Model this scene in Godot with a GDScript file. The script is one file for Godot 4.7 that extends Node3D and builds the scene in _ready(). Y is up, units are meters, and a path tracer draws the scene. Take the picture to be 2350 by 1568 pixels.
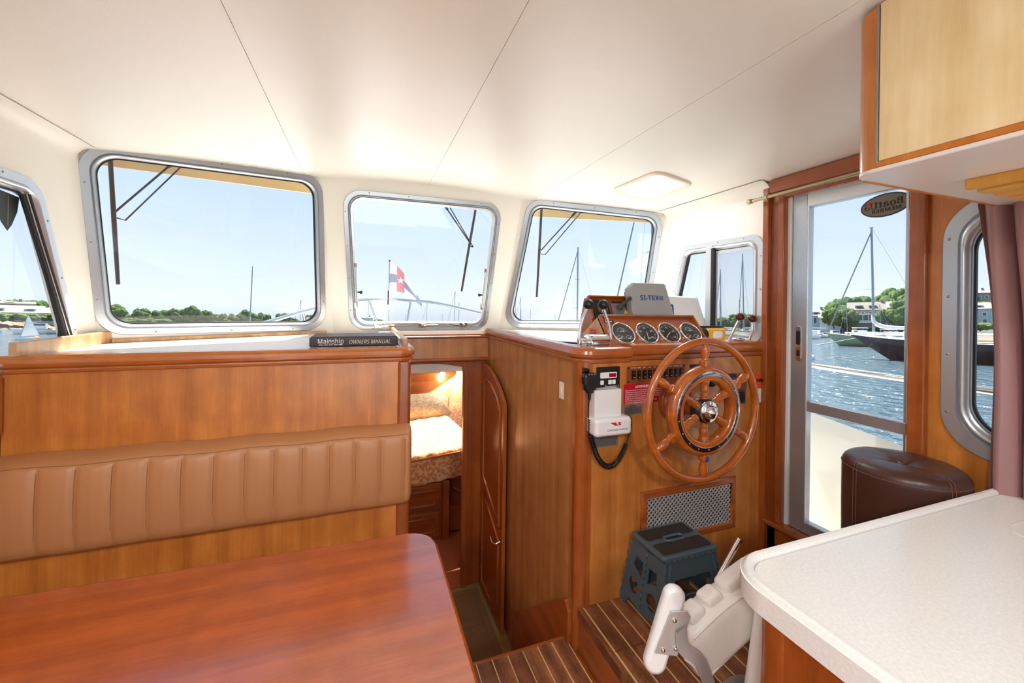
extends Node3D
# A trawler's pilothouse, looking forward and to starboard from the saloon: settee and table to port, helm to starboard, harbour outside.
# Boat axes: x to starboard, y up, z aft; metres; y = 0 is the saloon sole. Outdoors the water lies tilted a little, as the boat trims bow-up.

func _ready() -> void:
	var cam := Camera3D.new()
	cam.name = "camera"
	add_child(cam)
	cam.position = Vector3(0, 1.62, 0)
	cam.basis = Basis(Vector3.UP, deg_to_rad(-19.973)) * Basis(Vector3.BACK, 0.0147)
	cam.near = 0.05
	cam.far = 6000.0
	cam.projection = Camera3D.PROJECTION_FRUSTUM
	cam.size = cam.near * 1568.0 / 930.0
	cam.frustum_offset = Vector2(0, -86.0 / 930.0 * cam.near)
	cam.current = true
	var sky_m := ProceduralSkyMaterial.new()
	sky_m.sky_top_color = Color(0.63, 0.75, 0.885)
	sky_m.sky_horizon_color = Color(0.85, 0.895, 0.935)
	sky_m.sky_curve = 0.16
	sky_m.sky_energy_multiplier = 1.0
	sky_m.ground_horizon_color = Color(0.85, 0.895, 0.935)
	sky_m.ground_bottom_color = Color(0.40, 0.48, 0.54)
	sky_m.ground_curve = 0.08
	var sky := Sky.new()
	sky.sky_material = sky_m
	var env := Environment.new()
	env.background_mode = Environment.BG_SKY
	env.sky = sky
	env.tonemap_mode = Environment.TONE_MAPPER_LINEAR
	env.tonemap_exposure = 1.42
	env.sdfgi_enabled = true
	env.ssao_enabled = true
	env.ssil_enabled = true
	var we := WorldEnvironment.new()
	we.name = "world_environment"
	we.environment = env
	add_child(we)
	var sun := DirectionalLight3D.new()
	sun.name = "sun"
	sun.light_color = Color(1.0, 0.98, 0.95)
	sun.light_energy = 3.9
	sun.light_angular_distance = 0.6
	sun.shadow_enabled = true
	sun.sky_mode = DirectionalLight3D.SKY_MODE_LIGHT_ONLY
	add_child(sun)
	# high, a little to starboard of the bow
	sun.look_at_from_position(Vector3(0.27, 1.70, -1.0) * 50.0, Vector3.ZERO)

	make_materials()
	build_shell()
	build_windows()
	build_door()
	build_cabin()
	build_settee()
	build_console()
	build_helm()
	build_console_face()
	build_stool_and_chair()
	build_galley()
	build_own_boat()
	build_harbour()

# ---------------------------------------------------------------- mesh builder
class MB:
	var v := PackedVector3Array()
	var n := PackedVector3Array()
	var t := PackedVector2Array()
	var i := PackedInt32Array()
	func tri(a: Vector3, b: Vector3, c: Vector3) -> void:
		var m := (c - a).cross(b - a).normalized()
		var k := v.size()
		for p: Vector3 in [a, b, c]:
			v.append(p); n.append(m); t.append(Vector2(p.x, p.z) if absf(m.y) > 0.7 else Vector2(p.x + p.z, p.y))
		i.append_array(PackedInt32Array([k, k + 1, k + 2]))
	func quad(a: Vector3, b: Vector3, c: Vector3, d: Vector3) -> void:
		tri(a, b, c); tri(a, c, d)
	# a surface through rows of points; smooth normals; rows and columns may close on themselves
	func grid(rows: Array, cu := false, cv := false, flip := false) -> void:
		var h := rows.size()
		var w: int = rows[0].size()
		var k := v.size()
		for r in h:
			var row: PackedVector3Array = rows[r]
			var up: PackedVector3Array = rows[(r + h - 1) % h if cv else maxi(r - 1, 0)]
			var dn: PackedVector3Array = rows[(r + 1) % h if cv else mini(r + 1, h - 1)]
			for c in w:
				var l := row[(c + w - 1) % w if cu else maxi(c - 1, 0)]
				var g := row[(c + 1) % w if cu else mini(c + 1, w - 1)]
				var du := g - l
				var dv := dn[c] - up[c]
				if du.length_squared() < 1e-14:
					var alt: PackedVector3Array = dn if r == 0 else up
					du = alt[(c + 1) % w if cu else mini(c + 1, w - 1)] - alt[(c + w - 1) % w if cu else maxi(c - 1, 0)]
				var m := du.cross(dv).normalized()
				v.append(row[c]); n.append(-m if flip else m)
				t.append(Vector2(float(c) / maxi(w - 1, 1), float(r) / maxi(h - 1, 1)))
		for r in (h if cv else h - 1):
			for c in (w if cu else w - 1):
				var a := k + r * w + c
				var b := k + r * w + (c + 1) % w
				var e := k + ((r + 1) % h) * w + c
				var f := k + ((r + 1) % h) * w + (c + 1) % w
				if flip:
					i.append_array(PackedInt32Array([a, b, f, a, f, e]))
				else:
					i.append_array(PackedInt32Array([a, f, b, a, e, f]))
	# a box with rounded edges, exact normals
	func rbox(xf: Transform3D, size: Vector3, r := 0.004, seg := 1) -> void:
		r = minf(r, 0.499 * minf(size.x, minf(size.y, size.z)))
		var hs := size / 2.0 - Vector3(r, r, r)
		var k := v.size()
		var w := 4 * (seg + 1)
		var h := 2 * (seg + 1)
		for b in h:
			var q := b / (seg + 1)
			var ph := -PI / 2 + (PI / 2) * q + (PI / 2) * float(b % (seg + 1)) / seg
			for a in w:
				var o := a / (seg + 1)
				var th := (PI / 2) * o + (PI / 2) * float(a % (seg + 1)) / seg
				var d := Vector3(cos(ph) * cos(th), sin(ph), cos(ph) * sin(th))
				var s := Vector3(1 if o == 0 or o == 3 else -1, 1 if q == 1 else -1, 1 if o < 2 else -1)
				var p := s * hs + d * r
				v.append(xf * p)
				var m := (xf.basis.orthonormalized() * d).normalized()
				n.append(m)
				t.append(Vector2(p.x, p.z) if absf(d.y) > 0.7 else (Vector2(p.z, p.y) if absf(d.x) > 0.7 else Vector2(p.x, p.y)))
		for b in h - 1:
			for a in w:
				var p := k + b * w + a
				var q := k + b * w + (a + 1) % w
				i.append_array(PackedInt32Array([p, q, q + w, p, q + w, p + w]))
		for e: Array in [[k, 1.0], [k + (h - 1) * w, -1.0]]:
			var o: int = e[0]
			var cnr := [o, o + seg + 1, o + 2 * (seg + 1), o + 3 * (seg + 1)]
			if e[1] > 0:
				i.append_array(PackedInt32Array([cnr[0], cnr[2], cnr[1], cnr[0], cnr[3], cnr[2]]))
			else:
				i.append_array(PackedInt32Array([cnr[0], cnr[1], cnr[2], cnr[0], cnr[2], cnr[3]]))
	func box(c: Vector3, s: Vector3, r := 0.004) -> void:
		rbox(Transform3D(Basis(), c), s, r)
	func bb(a: Vector3, b: Vector3, r := 0.004) -> void:
		rbox(Transform3D(Basis(), (a + b) / 2.0), (b - a).abs(), r)
	func lathe(prof: Array, xf: Transform3D, seg := 24) -> void:
		var rows := []
		for p: Vector2 in prof:
			var row := PackedVector3Array()
			for a in seg:
				var th := TAU * a / seg
				row.append(xf * Vector3(cos(th) * p.x, p.y, sin(th) * p.x))
			rows.append(row)
		grid(rows, true, false)
	func frames(pts: PackedVector3Array, closed := false) -> Array:
		var out := []
		var up := Vector3.UP
		var m := pts.size()
		for k in m:
			var d: Vector3
			if closed:
				d = pts[(k + 1) % m] - pts[(k + m - 1) % m]
			else:
				d = pts[mini(k + 1, m - 1)] - pts[maxi(k - 1, 0)]
			d = d.normalized()
			if k == 0:
				if absf(d.y) > 0.95:
					up = Vector3.RIGHT
			var x := d.cross(up).normalized()
			up = x.cross(d).normalized()
			out.append(Basis(x, up, d))
		return out
	func tube(pts: PackedVector3Array, r, sides := 10, closed := false, caps := true) -> void:
		var fr := frames(pts, closed)
		var rows := []
		for k in pts.size():
			var rr: float = r if (r is float or r is int) else r[k]
			var row := PackedVector3Array()
			for a in sides:
				var th := TAU * a / sides
				row.append(pts[k] + (fr[k] as Basis).x * cos(th) * rr + (fr[k] as Basis).y * sin(th) * rr)
			rows.append(row)
		grid(rows, true, closed, true)
		if caps and not closed:
			var m := pts.size() - 1
			for a in sides:
				var b := (a + 1) % sides
				tri(pts[0], rows[0][b], rows[0][a])
				tri(pts[m], rows[m][a], rows[m][b])
	# profile (x across, y up) swept along a path with a fixed up
	func sweep(pts: PackedVector3Array, prof: PackedVector2Array, up: Vector3, closed := false, caps := true) -> void:
		var m := pts.size()
		var rows := []
		for k in m:
			var a := (pts[k] - pts[(k + m - 1) % m]).normalized() if (k > 0 or closed) else (pts[1] - pts[0]).normalized()
			var b := (pts[(k + 1) % m] - pts[k]).normalized() if (k < m - 1 or closed) else a
			var d := (a + b).normalized()
			var x := d.cross(up).normalized()
			var stretch := 1.0 / maxf(0.3, x.dot(a.cross(up).normalized()))
			var row := PackedVector3Array()
			for q in prof:
				row.append(pts[k] + x * q.x * stretch + up * q.y)
			rows.append(row)
		# flat strips so that profile edges stay crisp
		var w := prof.size()
		for c in w:
			var strip := []
			for k in m:
				strip.append(PackedVector3Array([rows[k][c], rows[k][(c + 1) % w]]))
			grid(strip, false, closed)
		if caps and not closed:
			var ti := Geometry2D.triangulate_polygon(prof)
			for e: Array in [[0, false], [m - 1, true]]:
				for q in range(0, ti.size(), 3):
					var row: PackedVector3Array = rows[e[0]]
					if e[1]:
						tri(row[ti[q]], row[ti[q + 2]], row[ti[q + 1]])
					else:
						tri(row[ti[q]], row[ti[q + 1]], row[ti[q + 2]])
	# polygon in xf's xy plane pushed along its z from 0 to h, edges rounded by r
	func prism(poly: PackedVector2Array, h: float, xf: Transform3D, r := 0.0, smooth := false) -> void:
		if Geometry2D.is_polygon_clockwise(poly):
			poly = poly.duplicate(); poly.reverse()
		var m := poly.size()
		var nr := PackedVector2Array()
		for k in m:
			var a := (poly[k] - poly[(k + m - 1) % m]).normalized()
			var b := (poly[(k + 1) % m] - poly[k]).normalized()
			var q := Vector2(a.y + b.y, -a.x - b.x).normalized()
			nr.append(q / maxf(0.35, q.dot(Vector2(a.y, -a.x))))
		var rings := []
		var st := []
		if r > 0.0:
			st = [[r, 0.0], [r * 0.293, r * 0.293], [0.0, r], [0.0, h - r], [r * 0.293, h - r * 0.293], [r, h]]
		else:
			st = [[0.0, 0.0], [0.0, h]]
		for s: Array in st:
			var row := PackedVector3Array()
			for k in m:
				var q: Vector2 = poly[k] - nr[k] * s[0]
				row.append(xf * Vector3(q.x, q.y, s[1]))
			rings.append(row)
		if smooth:
			grid(rings, true, false, true)
		else:
			for k in m:
				var strip := []
				for row: PackedVector3Array in rings:
					strip.append(PackedVector3Array([row[k], row[(k + 1) % m]]))
				grid(strip, false, false, true)
		var ti := Geometry2D.triangulate_polygon(poly)
		var lo: PackedVector3Array = rings[0]
		var hi: PackedVector3Array = rings[rings.size() - 1]
		for q in range(0, ti.size(), 3):
			var f := (poly[ti[q + 1]] - poly[ti[q]]).cross(poly[ti[q + 2]] - poly[ti[q]]) > 0
			var b1 := ti[q + 1] if f else ti[q + 2]
			var b2 := ti[q + 2] if f else ti[q + 1]
			tri(lo[ti[q]], lo[b1], lo[b2])
			tri(hi[ti[q]], hi[b2], hi[b1])
	func loft(loops: Array, flip := false) -> void:
		for k in loops.size() - 1:
			grid([loops[k], loops[k + 1]], true, false, flip)
	func loft_smooth(loops: Array, flip := false) -> void:
		grid(loops, true, false, flip)
	func sphere(c: Vector3, r: Vector3, seg := 16) -> void:
		var rows := []
		for b in seg / 2 + 1:
			var ph := -PI / 2 + PI * b / (seg / 2)
			var row := PackedVector3Array()
			for a in seg:
				var th := TAU * a / seg
				row.append(c + Vector3(cos(ph) * cos(th) * r.x, sin(ph) * r.y, cos(ph) * sin(th) * r.z))
			rows.append(row)
		grid(rows, true, false)
	func done() -> ArrayMesh:
		var a := []
		a.resize(Mesh.ARRAY_MAX)
		a[Mesh.ARRAY_VERTEX] = v
		a[Mesh.ARRAY_NORMAL] = n
		a[Mesh.ARRAY_TEX_UV] = t
		a[Mesh.ARRAY_INDEX] = i
		var m := ArrayMesh.new()
		m.add_surface_from_arrays(Mesh.PRIMITIVE_TRIANGLES, a)
		return m


var M := {}
var taken := {}

func numbered(called: String) -> String:
	if not taken.has(called):
		taken[called] = 0
		return called
	taken[called] += 1
	return "%s_%03d" % [called, taken[called]]

func thing(called: String, label: String, category: String, at := Vector3.ZERO, group := "") -> Node3D:
	var o := Node3D.new()
	o.name = numbered(called)
	add_child(o, true)
	o.position = at
	o.set_meta("label", label)
	o.set_meta("category", category)
	if group:
		o.set_meta("group", group)
	return o

func structure(called: String, label := "") -> Node3D:
	var o := Node3D.new()
	o.name = numbered(called)
	add_child(o, true)
	o.set_meta("kind", "structure")
	if label:
		o.set_meta("label", label)
	return o

func put(mb: MB, called: String, m: Material, parent: Node3D, label := "") -> MeshInstance3D:
	var o := MeshInstance3D.new()
	o.name = called
	o.mesh = mb.done()
	o.mesh.surface_set_material(0, m)
	o.cast_shadow = GeometryInstance3D.SHADOW_CASTING_SETTING_ON
	parent.add_child(o, true)
	if label:
		o.set_meta("label", label)
	return o

func shared(mesh: Mesh, called: String, m: Material, parent: Node3D, xf: Transform3D) -> MeshInstance3D:
	var o := MeshInstance3D.new()
	o.name = called
	o.mesh = mesh
	o.material_override = m
	parent.add_child(o, true)
	o.transform = xf
	return o

func solo(mb: MB, called: String, m: Material, label: String, category: String, group := "") -> MeshInstance3D:
	var o := put(mb, numbered(called), m, self)
	o.set_meta("label", label)
	o.set_meta("category", category)
	if group:
		o.set_meta("group", group)
	return o

func ptag(o: Node, kind: String) -> void:
	o.set_meta("kind", kind)

func xf(at: Vector3, rx := 0.0, ry := 0.0, rz := 0.0) -> Transform3D:
	return Transform3D(Basis.from_euler(Vector3(deg_to_rad(rx), deg_to_rad(ry), deg_to_rad(rz))), at)

# y axis along the given direction
func aim(at: Vector3, dir: Vector3) -> Transform3D:
	var y := dir.normalized()
	var x := y.cross(Vector3.FORWARD if absf(y.z) < 0.9 else Vector3.RIGHT).normalized()
	return Transform3D(Basis(x, y, x.cross(y)), at)

# x right, y up, z towards the viewer of a face
func face(at: Vector3, normal: Vector3, up := Vector3.UP) -> Transform3D:
	var z := normal.normalized()
	if absf(z.dot(up)) > 0.98:
		up = Vector3.FORWARD
	var x := up.cross(z).normalized()
	return Transform3D(Basis(x, z.cross(x), z), at)

func rrect(w: float, h: float, r: float, seg := 5, c := Vector2.ZERO) -> PackedVector2Array:
	var out := PackedVector2Array()
	for k in 4:
		var s: Vector2 = [Vector2(1, 1), Vector2(-1, 1), Vector2(-1, -1), Vector2(1, -1)][k]
		for a in seg + 1:
			var th := PI / 2 * k + PI / 2 * a / seg
			out.append(c + s * (Vector2(w, h) / 2 - Vector2(r, r)) + Vector2(cos(th), sin(th)) * r)
	return out

func disc(r: float, seg := 24, c := Vector2.ZERO) -> PackedVector2Array:
	var out := PackedVector2Array()
	for a in seg:
		out.append(c + Vector2(cos(TAU * a / seg), sin(TAU * a / seg)) * r)
	return out

# a closed loop round four (or more) corners, each corner rounded
func rloop(c: Array, r: float, seg := 8, push := Vector3.ZERO) -> PackedVector3Array:
	var out := PackedVector3Array()
	var m := c.size()
	for k in m:
		var p: Vector3 = c[k]
		var a: Vector3 = (c[(k + m - 1) % m] - p).normalized()
		var b: Vector3 = (c[(k + 1) % m] - p).normalized()
		var half := acos(clampf(a.dot(b), -1, 1)) / 2
		var len := r / tan(half)
		var mid := p + (a + b).normalized() * (r / sin(half))
		var s := p + a * len - mid
		var e := p + b * len - mid
		for q in seg + 1:
			out.append(mid + s.slerp(e, float(q) / seg) + push)
	return out

func inset(c: Array, d: float) -> Array:
	var out := []
	var m := c.size()
	for k in m:
		var p: Vector3 = c[k]
		var a: Vector3 = (c[(k + m - 1) % m] - p).normalized()
		var b: Vector3 = (c[(k + 1) % m] - p).normalized()
		out.append(p + (a + b).normalized() * d / sin(acos(clampf(a.dot(b), -1, 1)) / 2))
	return out

# a flat sheet between an outer polygon and a loop inside it
func ringfill(mb: MB, outer: Array, hole: PackedVector3Array, normal: Vector3) -> void:
	var cen := Vector3.ZERO
	for p in hole:
		cen += p
	cen /= hole.size()
	var f := face(cen, normal)
	var inv := f.affine_inverse()
	var o2 := PackedVector2Array()
	var h2 := PackedVector2Array()
	for p: Vector3 in outer:
		var q := inv * p
		o2.append(Vector2(q.x, q.y))
	for p in hole:
		var q := inv * p
		h2.append(Vector2(q.x, q.y))
	var ang := []
	for q in o2:
		ang.append(fposmod(q.angle(), TAU))
	for q in h2:
		ang.append(fposmod(q.angle(), TAU))
	ang.sort()
	var a_rows := PackedVector2Array()
	var b_rows := PackedVector2Array()
	for th: float in ang:
		a_rows.append(cast(o2, th)); b_rows.append(cast(h2, th))
	var m := ang.size()
	for k in m:
		var e := (k + 1) % m
		if (a_rows[k] - a_rows[e]).length() < 1e-5 and (b_rows[k] - b_rows[e]).length() < 1e-5:
			continue
		var w := func(q: Vector2) -> Vector3: return f * Vector3(q.x, q.y, 0)
		mb.quad(w.call(b_rows[k]), w.call(b_rows[e]), w.call(a_rows[e]), w.call(a_rows[k]))

func cast(poly: PackedVector2Array, th: float) -> Vector2:
	var d := Vector2(cos(th), sin(th))
	var best := 0.0
	for k in poly.size():
		var a := poly[k]
		var b := poly[(k + 1) % poly.size()]
		var e := b - a
		var den := d.cross(e)
		if absf(den) < 1e-12:
			continue
		var s := a.cross(e) / den
		var u := a.cross(d) / den
		if s > 0 and u >= -1e-5 and u <= 1 + 1e-5:
			best = maxf(best, s)
	return d * best

func fan(mb: MB, loop: PackedVector3Array, flip := false) -> void:
	var c := Vector3.ZERO
	for p in loop:
		c += p
	c /= loop.size()
	for k in loop.size():
		var a := loop[k]
		var b := loop[(k + 1) % loop.size()]
		if flip:
			mb.tri(c, a, b)
		else:
			mb.tri(c, b, a)

func words(text: String, size: float, at: Transform3D, m: Material, parent: Node3D, serif := false, depth := 0.0006, called := "lettering", stretch := 1.0, bold := false) -> MeshInstance3D:
	var tm := TextMesh.new()
	var fo := SystemFont.new()
	fo.font_names = PackedStringArray(["Droid Serif" if serif else "Droid Sans"])
	if bold:
		fo.font_weight = 700
	tm.font = fo
	tm.text = text
	tm.font_size = 64
	tm.pixel_size = size / 46.0
	tm.depth = depth
	tm.curve_step = 4.0
	tm.material = m
	var o := MeshInstance3D.new()
	o.name = called
	o.mesh = tm
	parent.add_child(o, true)
	o.transform = at * Transform3D(Basis.from_scale(Vector3(stretch, 1, 1)), Vector3.ZERO)
	return o

# squeezes lettering sideways so that it is w wide
func fit(o: MeshInstance3D, w: float) -> void:
	var have := o.mesh.get_aabb().size.x
	if have > 0.0:
		o.transform.basis = Basis(o.transform.basis.x.normalized() * (w / have), o.transform.basis.y, o.transform.basis.z)

func arc(pts: Array, per := 6) -> PackedVector3Array:
	# smooth curve through points
	var out := PackedVector3Array()
	var m := pts.size()
	for k in m - 1:
		var p0: Vector3 = pts[maxi(k - 1, 0)]
		var p1: Vector3 = pts[k]
		var p2: Vector3 = pts[k + 1]
		var p3: Vector3 = pts[mini(k + 2, m - 1)]
		for s in per:
			out.append(p1.cubic_interpolate(p2, p0, p3, float(s) / per))
	out.append(pts[m - 1])
	return out

# ---------------------------------------------------------------- materials
func noise_img(w: int, h: int, freq: float, seed_: int, oct := 4, sx := 1.0) -> Image:
	var f := FastNoiseLite.new()
	f.seed = seed_
	f.noise_type = FastNoiseLite.TYPE_SIMPLEX_SMOOTH
	f.frequency = freq
	f.fractal_octaves = oct
	var im := f.get_seamless_image(w, h)
	im.convert(Image.FORMAT_L8)
	return im

func grain_image(size: int, seed_: int, lo: Color, hi: Color, pores: float, figure: float) -> Image:
	# grain runs up the picture
	var a := noise_img(size, size / 32, 0.012, seed_, 3)
	a.resize(size, size, Image.INTERPOLATE_CUBIC)
	var b := noise_img(size, size / 16, 0.09, seed_ + 1, 3)
	b.resize(size, size, Image.INTERPOLATE_CUBIC)
	var c := noise_img(size, size / 8, 0.35, seed_ + 2, 2)
	c.resize(size, size, Image.INTERPOLATE_CUBIC)
	var d := noise_img(size, size, 0.006, seed_ + 3, 4)
	var da := a.get_data(); var db := b.get_data(); var dc := c.get_data(); var dd := d.get_data()
	var out := PackedByteArray()
	out.resize(size * size * 3)
	for k in size * size:
		var x := 0.5 + figure * (da[k] / 255.0 - 0.5) + 0.35 * (db[k] / 255.0 - 0.5) + pores * (dc[k] / 255.0 - 0.5) + 0.45 * (dd[k] / 255.0 - 0.5)
		x = clampf(x, 0.0, 1.0)
		out[k * 3] = int(255 * lerpf(lo.r, hi.r, x))
		out[k * 3 + 1] = int(255 * lerpf(lo.g, hi.g, x))
		out[k * 3 + 2] = int(255 * lerpf(lo.b, hi.b, x))
	return Image.create_from_data(size, size, false, Image.FORMAT_RGB8, out)

func speckle_image(size: int, seed_: int, lo: Color, hi: Color, freq: float, oct := 4, contrast := 1.0) -> Image:
	var a := noise_img(size, size, freq, seed_, oct)
	var da := a.get_data()
	var out := PackedByteArray()
	out.resize(size * size * 3)
	for k in size * size:
		var x := clampf(0.5 + contrast * (da[k] / 255.0 - 0.5), 0.0, 1.0)
		out[k * 3] = int(255 * lerpf(lo.r, hi.r, x))
		out[k * 3 + 1] = int(255 * lerpf(lo.g, hi.g, x))
		out[k * 3 + 2] = int(255 * lerpf(lo.b, hi.b, x))
	return Image.create_from_data(size, size, false, Image.FORMAT_RGB8, out)

func leaf_image(size: int, ground: Color, leaf: Color, count: int, scale: float, seed_: int) -> Image:
	# a woven leaf print: pairs of pointed leaves along curved stems
	var im := Image.create(size, size, false, Image.FORMAT_RGB8)
	im.fill(ground)
	var rng := RandomNumberGenerator.new()
	rng.seed = seed_
	for k in count:
		var p := Vector2(rng.randf(), rng.randf()) * size
		var th := rng.randf() * TAU
		var ln := scale * rng.randf_range(0.7, 1.2)
		var wd := ln * rng.randf_range(0.26, 0.36)
		var u := Vector2(cos(th), sin(th))
		var w := Vector2(-u.y, u.x)
		var steps := int(ln * 1.6)
		for s in steps + 1:
			var f := float(s) / steps
			var half := wd * sin(PI * pow(f, 0.8))
			var mid := p + u * ln * f + w * sin(f * 2.2) * ln * 0.12
			var across := int(half * 1.6) + 1
			for q in range(-across, across + 1):
				if absi(q) <= 0 and half > 2.0:
					continue
				var g := mid + w * (half * q / across)
				im.set_pixel(posmod(int(g.x), size), posmod(int(g.y), size), leaf)
	return im

func tex(im: Image) -> ImageTexture:
	im.generate_mipmaps()
	return ImageTexture.create_from_image(im)

func mat(called: String, c: Color, rough := 0.5, metal := 0.0, spec := 0.5) -> StandardMaterial3D:
	var m := StandardMaterial3D.new()
	m.resource_name = called
	m.albedo_color = c
	m.roughness = rough
	m.metallic = metal
	m.metallic_specular = spec
	m.cull_mode = BaseMaterial3D.CULL_DISABLED
	M[called] = m
	return m

func tri_tex(m: StandardMaterial3D, t: Texture2D, scale: float, world := true) -> void:
	m.albedo_texture = t
	m.uv1_triplanar = true
	m.uv1_world_triplanar = world
	m.uv1_scale = Vector3(scale, scale, scale)
	m.uv1_triplanar_sharpness = 8.0

func rgb(r: int, g: int, b: int) -> Color:
	return Color(r / 255.0, g / 255.0, b / 255.0)

func glass(called: String, alpha: float, c := Color(0.6, 0.65, 0.68)) -> StandardMaterial3D:
	var m := mat(called, Color(c.r, c.g, c.b, alpha), 0.0)
	m.transparency = BaseMaterial3D.TRANSPARENCY_ALPHA
	return m

func make_materials() -> void:
	var g1 := grain_image(768, 11, Color(0.80, 0.74, 0.66), Color(1, 1, 1), 0.24, 0.8)
	var gv := tex(g1)
	var g2: Image = g1.duplicate()
	g2.clear_mipmaps()
	g2.rotate_90(CLOCKWISE)
	var gh := tex(g2)
	var b1 := grain_image(512, 31, Color(0.90, 0.86, 0.79), Color(1, 1, 1), 0.14, 0.8)
	var bv := tex(b1)
	var t1 := grain_image(512, 51, Color(0.52, 0.47, 0.43), Color(1, 1, 1), 0.7, 0.6)
	var tv := tex(t1)
	var fine := tex(noise_img(512, 512, 0.06, 71, 4))
	var big := tex(noise_img(256, 256, 0.012, 72, 3))
	for e: Array in [
			["cherry_v", rgb(216, 138, 62), 0.30, 1, false], ["cherry_h", rgb(202, 116, 46), 0.24, 1, true], ["cherry_side", rgb(198, 138, 82), 0.34, 1, false],
			["cherry_console", rgb(212, 138, 68), 0.30, 1, false], ["cherry_dark_v", rgb(172, 92, 40), 0.30, 1, false], ["cherry_dark_h", rgb(176, 94, 42), 0.28, 1, true], ["cherry_red_v", rgb(176, 94, 40), 0.24, 1, false],
			["cherry_red_h", rgb(180, 98, 44), 0.22, 1, true], ["table_wood", rgb(190, 90, 34), 0.26, 1, true], ["cherry_pale", rgb(222, 178, 132), 0.35, 1, false], ["wheel_wood", rgb(200, 108, 38), 0.20, 1, true]]:
		var m := mat(e[0], e[1], e[2])
		tri_tex(m, gh if e[4] else gv, 1.3)
		m.clearcoat_enabled = true
		m.clearcoat = 0.35
		m.clearcoat_roughness = 0.16
	M.table_wood.clearcoat = 1.0
	M.table_wood.clearcoat_roughness = 0.13
	M.table_wood.metallic_specular = 0.95
	M.wheel_wood.clearcoat = 0.8
	M.wheel_wood.clearcoat_roughness = 0.1
	var m := mat("birch", rgb(255, 236, 190), 0.35)
	tri_tex(m, bv, 1.1)
	m = mat("orange_edge", rgb(222, 138, 44), 0.28)
	tri_tex(m, gv, 1.3)
	m.clearcoat_enabled = true
	m.clearcoat = 0.4
	m.clearcoat_roughness = 0.15
	m = mat("pine_rack", rgb(248, 192, 92), 0.4)
	tri_tex(m, bv, 2.0)
	for e: Array in [["teak_a", rgb(176, 112, 74)], ["teak_b", rgb(158, 98, 64)], ["teak_c", rgb(188, 122, 80)]]:
		m = mat(e[0], e[1], 0.42)
		tri_tex(m, tv, 2.2)
	mat("holly", rgb(222, 186, 128), 0.42)
	# moulded liner and headliner
	m = mat("liner", rgb(245, 243, 232), 0.42)
	m = mat("headliner", rgb(245, 244, 235), 0.34, 0.0, 0.7)
	m.heightmap_enabled = true
	m.heightmap_texture = fine
	m.heightmap_scale = 0.02
	m.uv1_triplanar = true
	m.uv1_world_triplanar = true
	m.uv1_scale = Vector3(6, 6, 6)
	mat("seam", rgb(232, 226, 214), 0.4)
	mat("laminate_white", rgb(240, 232, 224), 0.3)
	mat("gelcoat", rgb(244, 242, 236), 0.22)
	mat("gelcoat_cream", rgb(228, 206, 160), 0.3)
	mat("deck_nonskid", rgb(206, 198, 178), 0.6)
	mat("alu", rgb(184, 191, 198), 0.30, 0.7)
	mat("alu_bright", rgb(222, 226, 230), 0.26, 0.5)
	mat("chrome", rgb(228, 228, 228), 0.06, 1.0)
	mat("steel", rgb(206, 204, 200), 0.16, 1.0)
	mat("brushed", rgb(206, 204, 200), 0.34, 0.55)
	mat("screw", rgb(150, 150, 150), 0.3, 1.0)
	mat("brass", rgb(176, 164, 130), 0.4, 1.0)
	mat("rubber", rgb(26, 26, 27), 0.5)
	mat("black", rgb(20, 20, 21), 0.38)
	mat("black_gloss", rgb(14, 14, 15), 0.12)
	mat("dial", rgb(20, 19, 17), 0.4)
	mat("white_plastic", rgb(236, 236, 234), 0.3)
	mat("cream_plastic", rgb(238, 230, 212), 0.35)
	mat("grey_plastic", rgb(160, 162, 160), 0.38)
	mat("dark_grey", rgb(66, 68, 70), 0.5)
	mat("mid_grey", rgb(112, 114, 116), 0.45)
	mat("ink_white", rgb(238, 238, 236), 0.5)
	mat("ink_cream", rgb(226, 216, 178), 0.5)
	mat("ink_blue", rgb(22, 70, 142), 0.5)
	mat("ink_black", rgb(24, 24, 26), 0.5)
	mat("ink_red", rgb(206, 34, 34), 0.5)
	mat("danger_red", rgb(196, 16, 44), 0.35)
	mat("display_red", rgb(150, 10, 24), 0.2)
	mat("orange_plate", rgb(232, 82, 34), 0.4)
	mat("orange_sticker", rgb(234, 106, 76), 0.5)
	mat("metal_label", rgb(158, 156, 152), 0.35, 0.6)
	mat("brown_plate", rgb(136, 70, 34), 0.4)
	mat("burgundy", rgb(94, 26, 22), 0.12)
	mat("yellow_plastic", rgb(246, 170, 22), 0.3)
	mat("yellow", rgb(240, 180, 30), 0.4)
	mat("stool_plastic", rgb(74, 92, 102), 0.42)
	mat("stool_edge", rgb(78, 96, 106), 0.4)
	m = mat("stool_tread", rgb(52, 40, 32), 0.85)
	m.heightmap_enabled = true
	m.heightmap_texture = fine
	m.heightmap_scale = 0.12
	m.uv1_triplanar = true
	m.uv1_world_triplanar = true
	m.uv1_scale = Vector3(8, 8, 8)
	for e: Array in [["vinyl_tan", rgb(186, 130, 84), 0.42], ["leather_brown", rgb(70, 42, 34), 0.34], ["vinyl_white", rgb(246, 242, 236), 0.42]]:
		m = mat(e[0], e[1], e[2])
		m.heightmap_enabled = true
		m.heightmap_texture = fine
		m.heightmap_scale = 0.035
		m.uv1_triplanar = true
		m.uv1_world_triplanar = true
		m.uv1_scale = Vector3(7, 7, 7)
	mat("stitch", rgb(150, 104, 70), 0.7)
	mat("stitch_brown", rgb(128, 84, 66), 0.7)
	m = mat("counter", rgb(240, 240, 238), 0.24)
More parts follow.
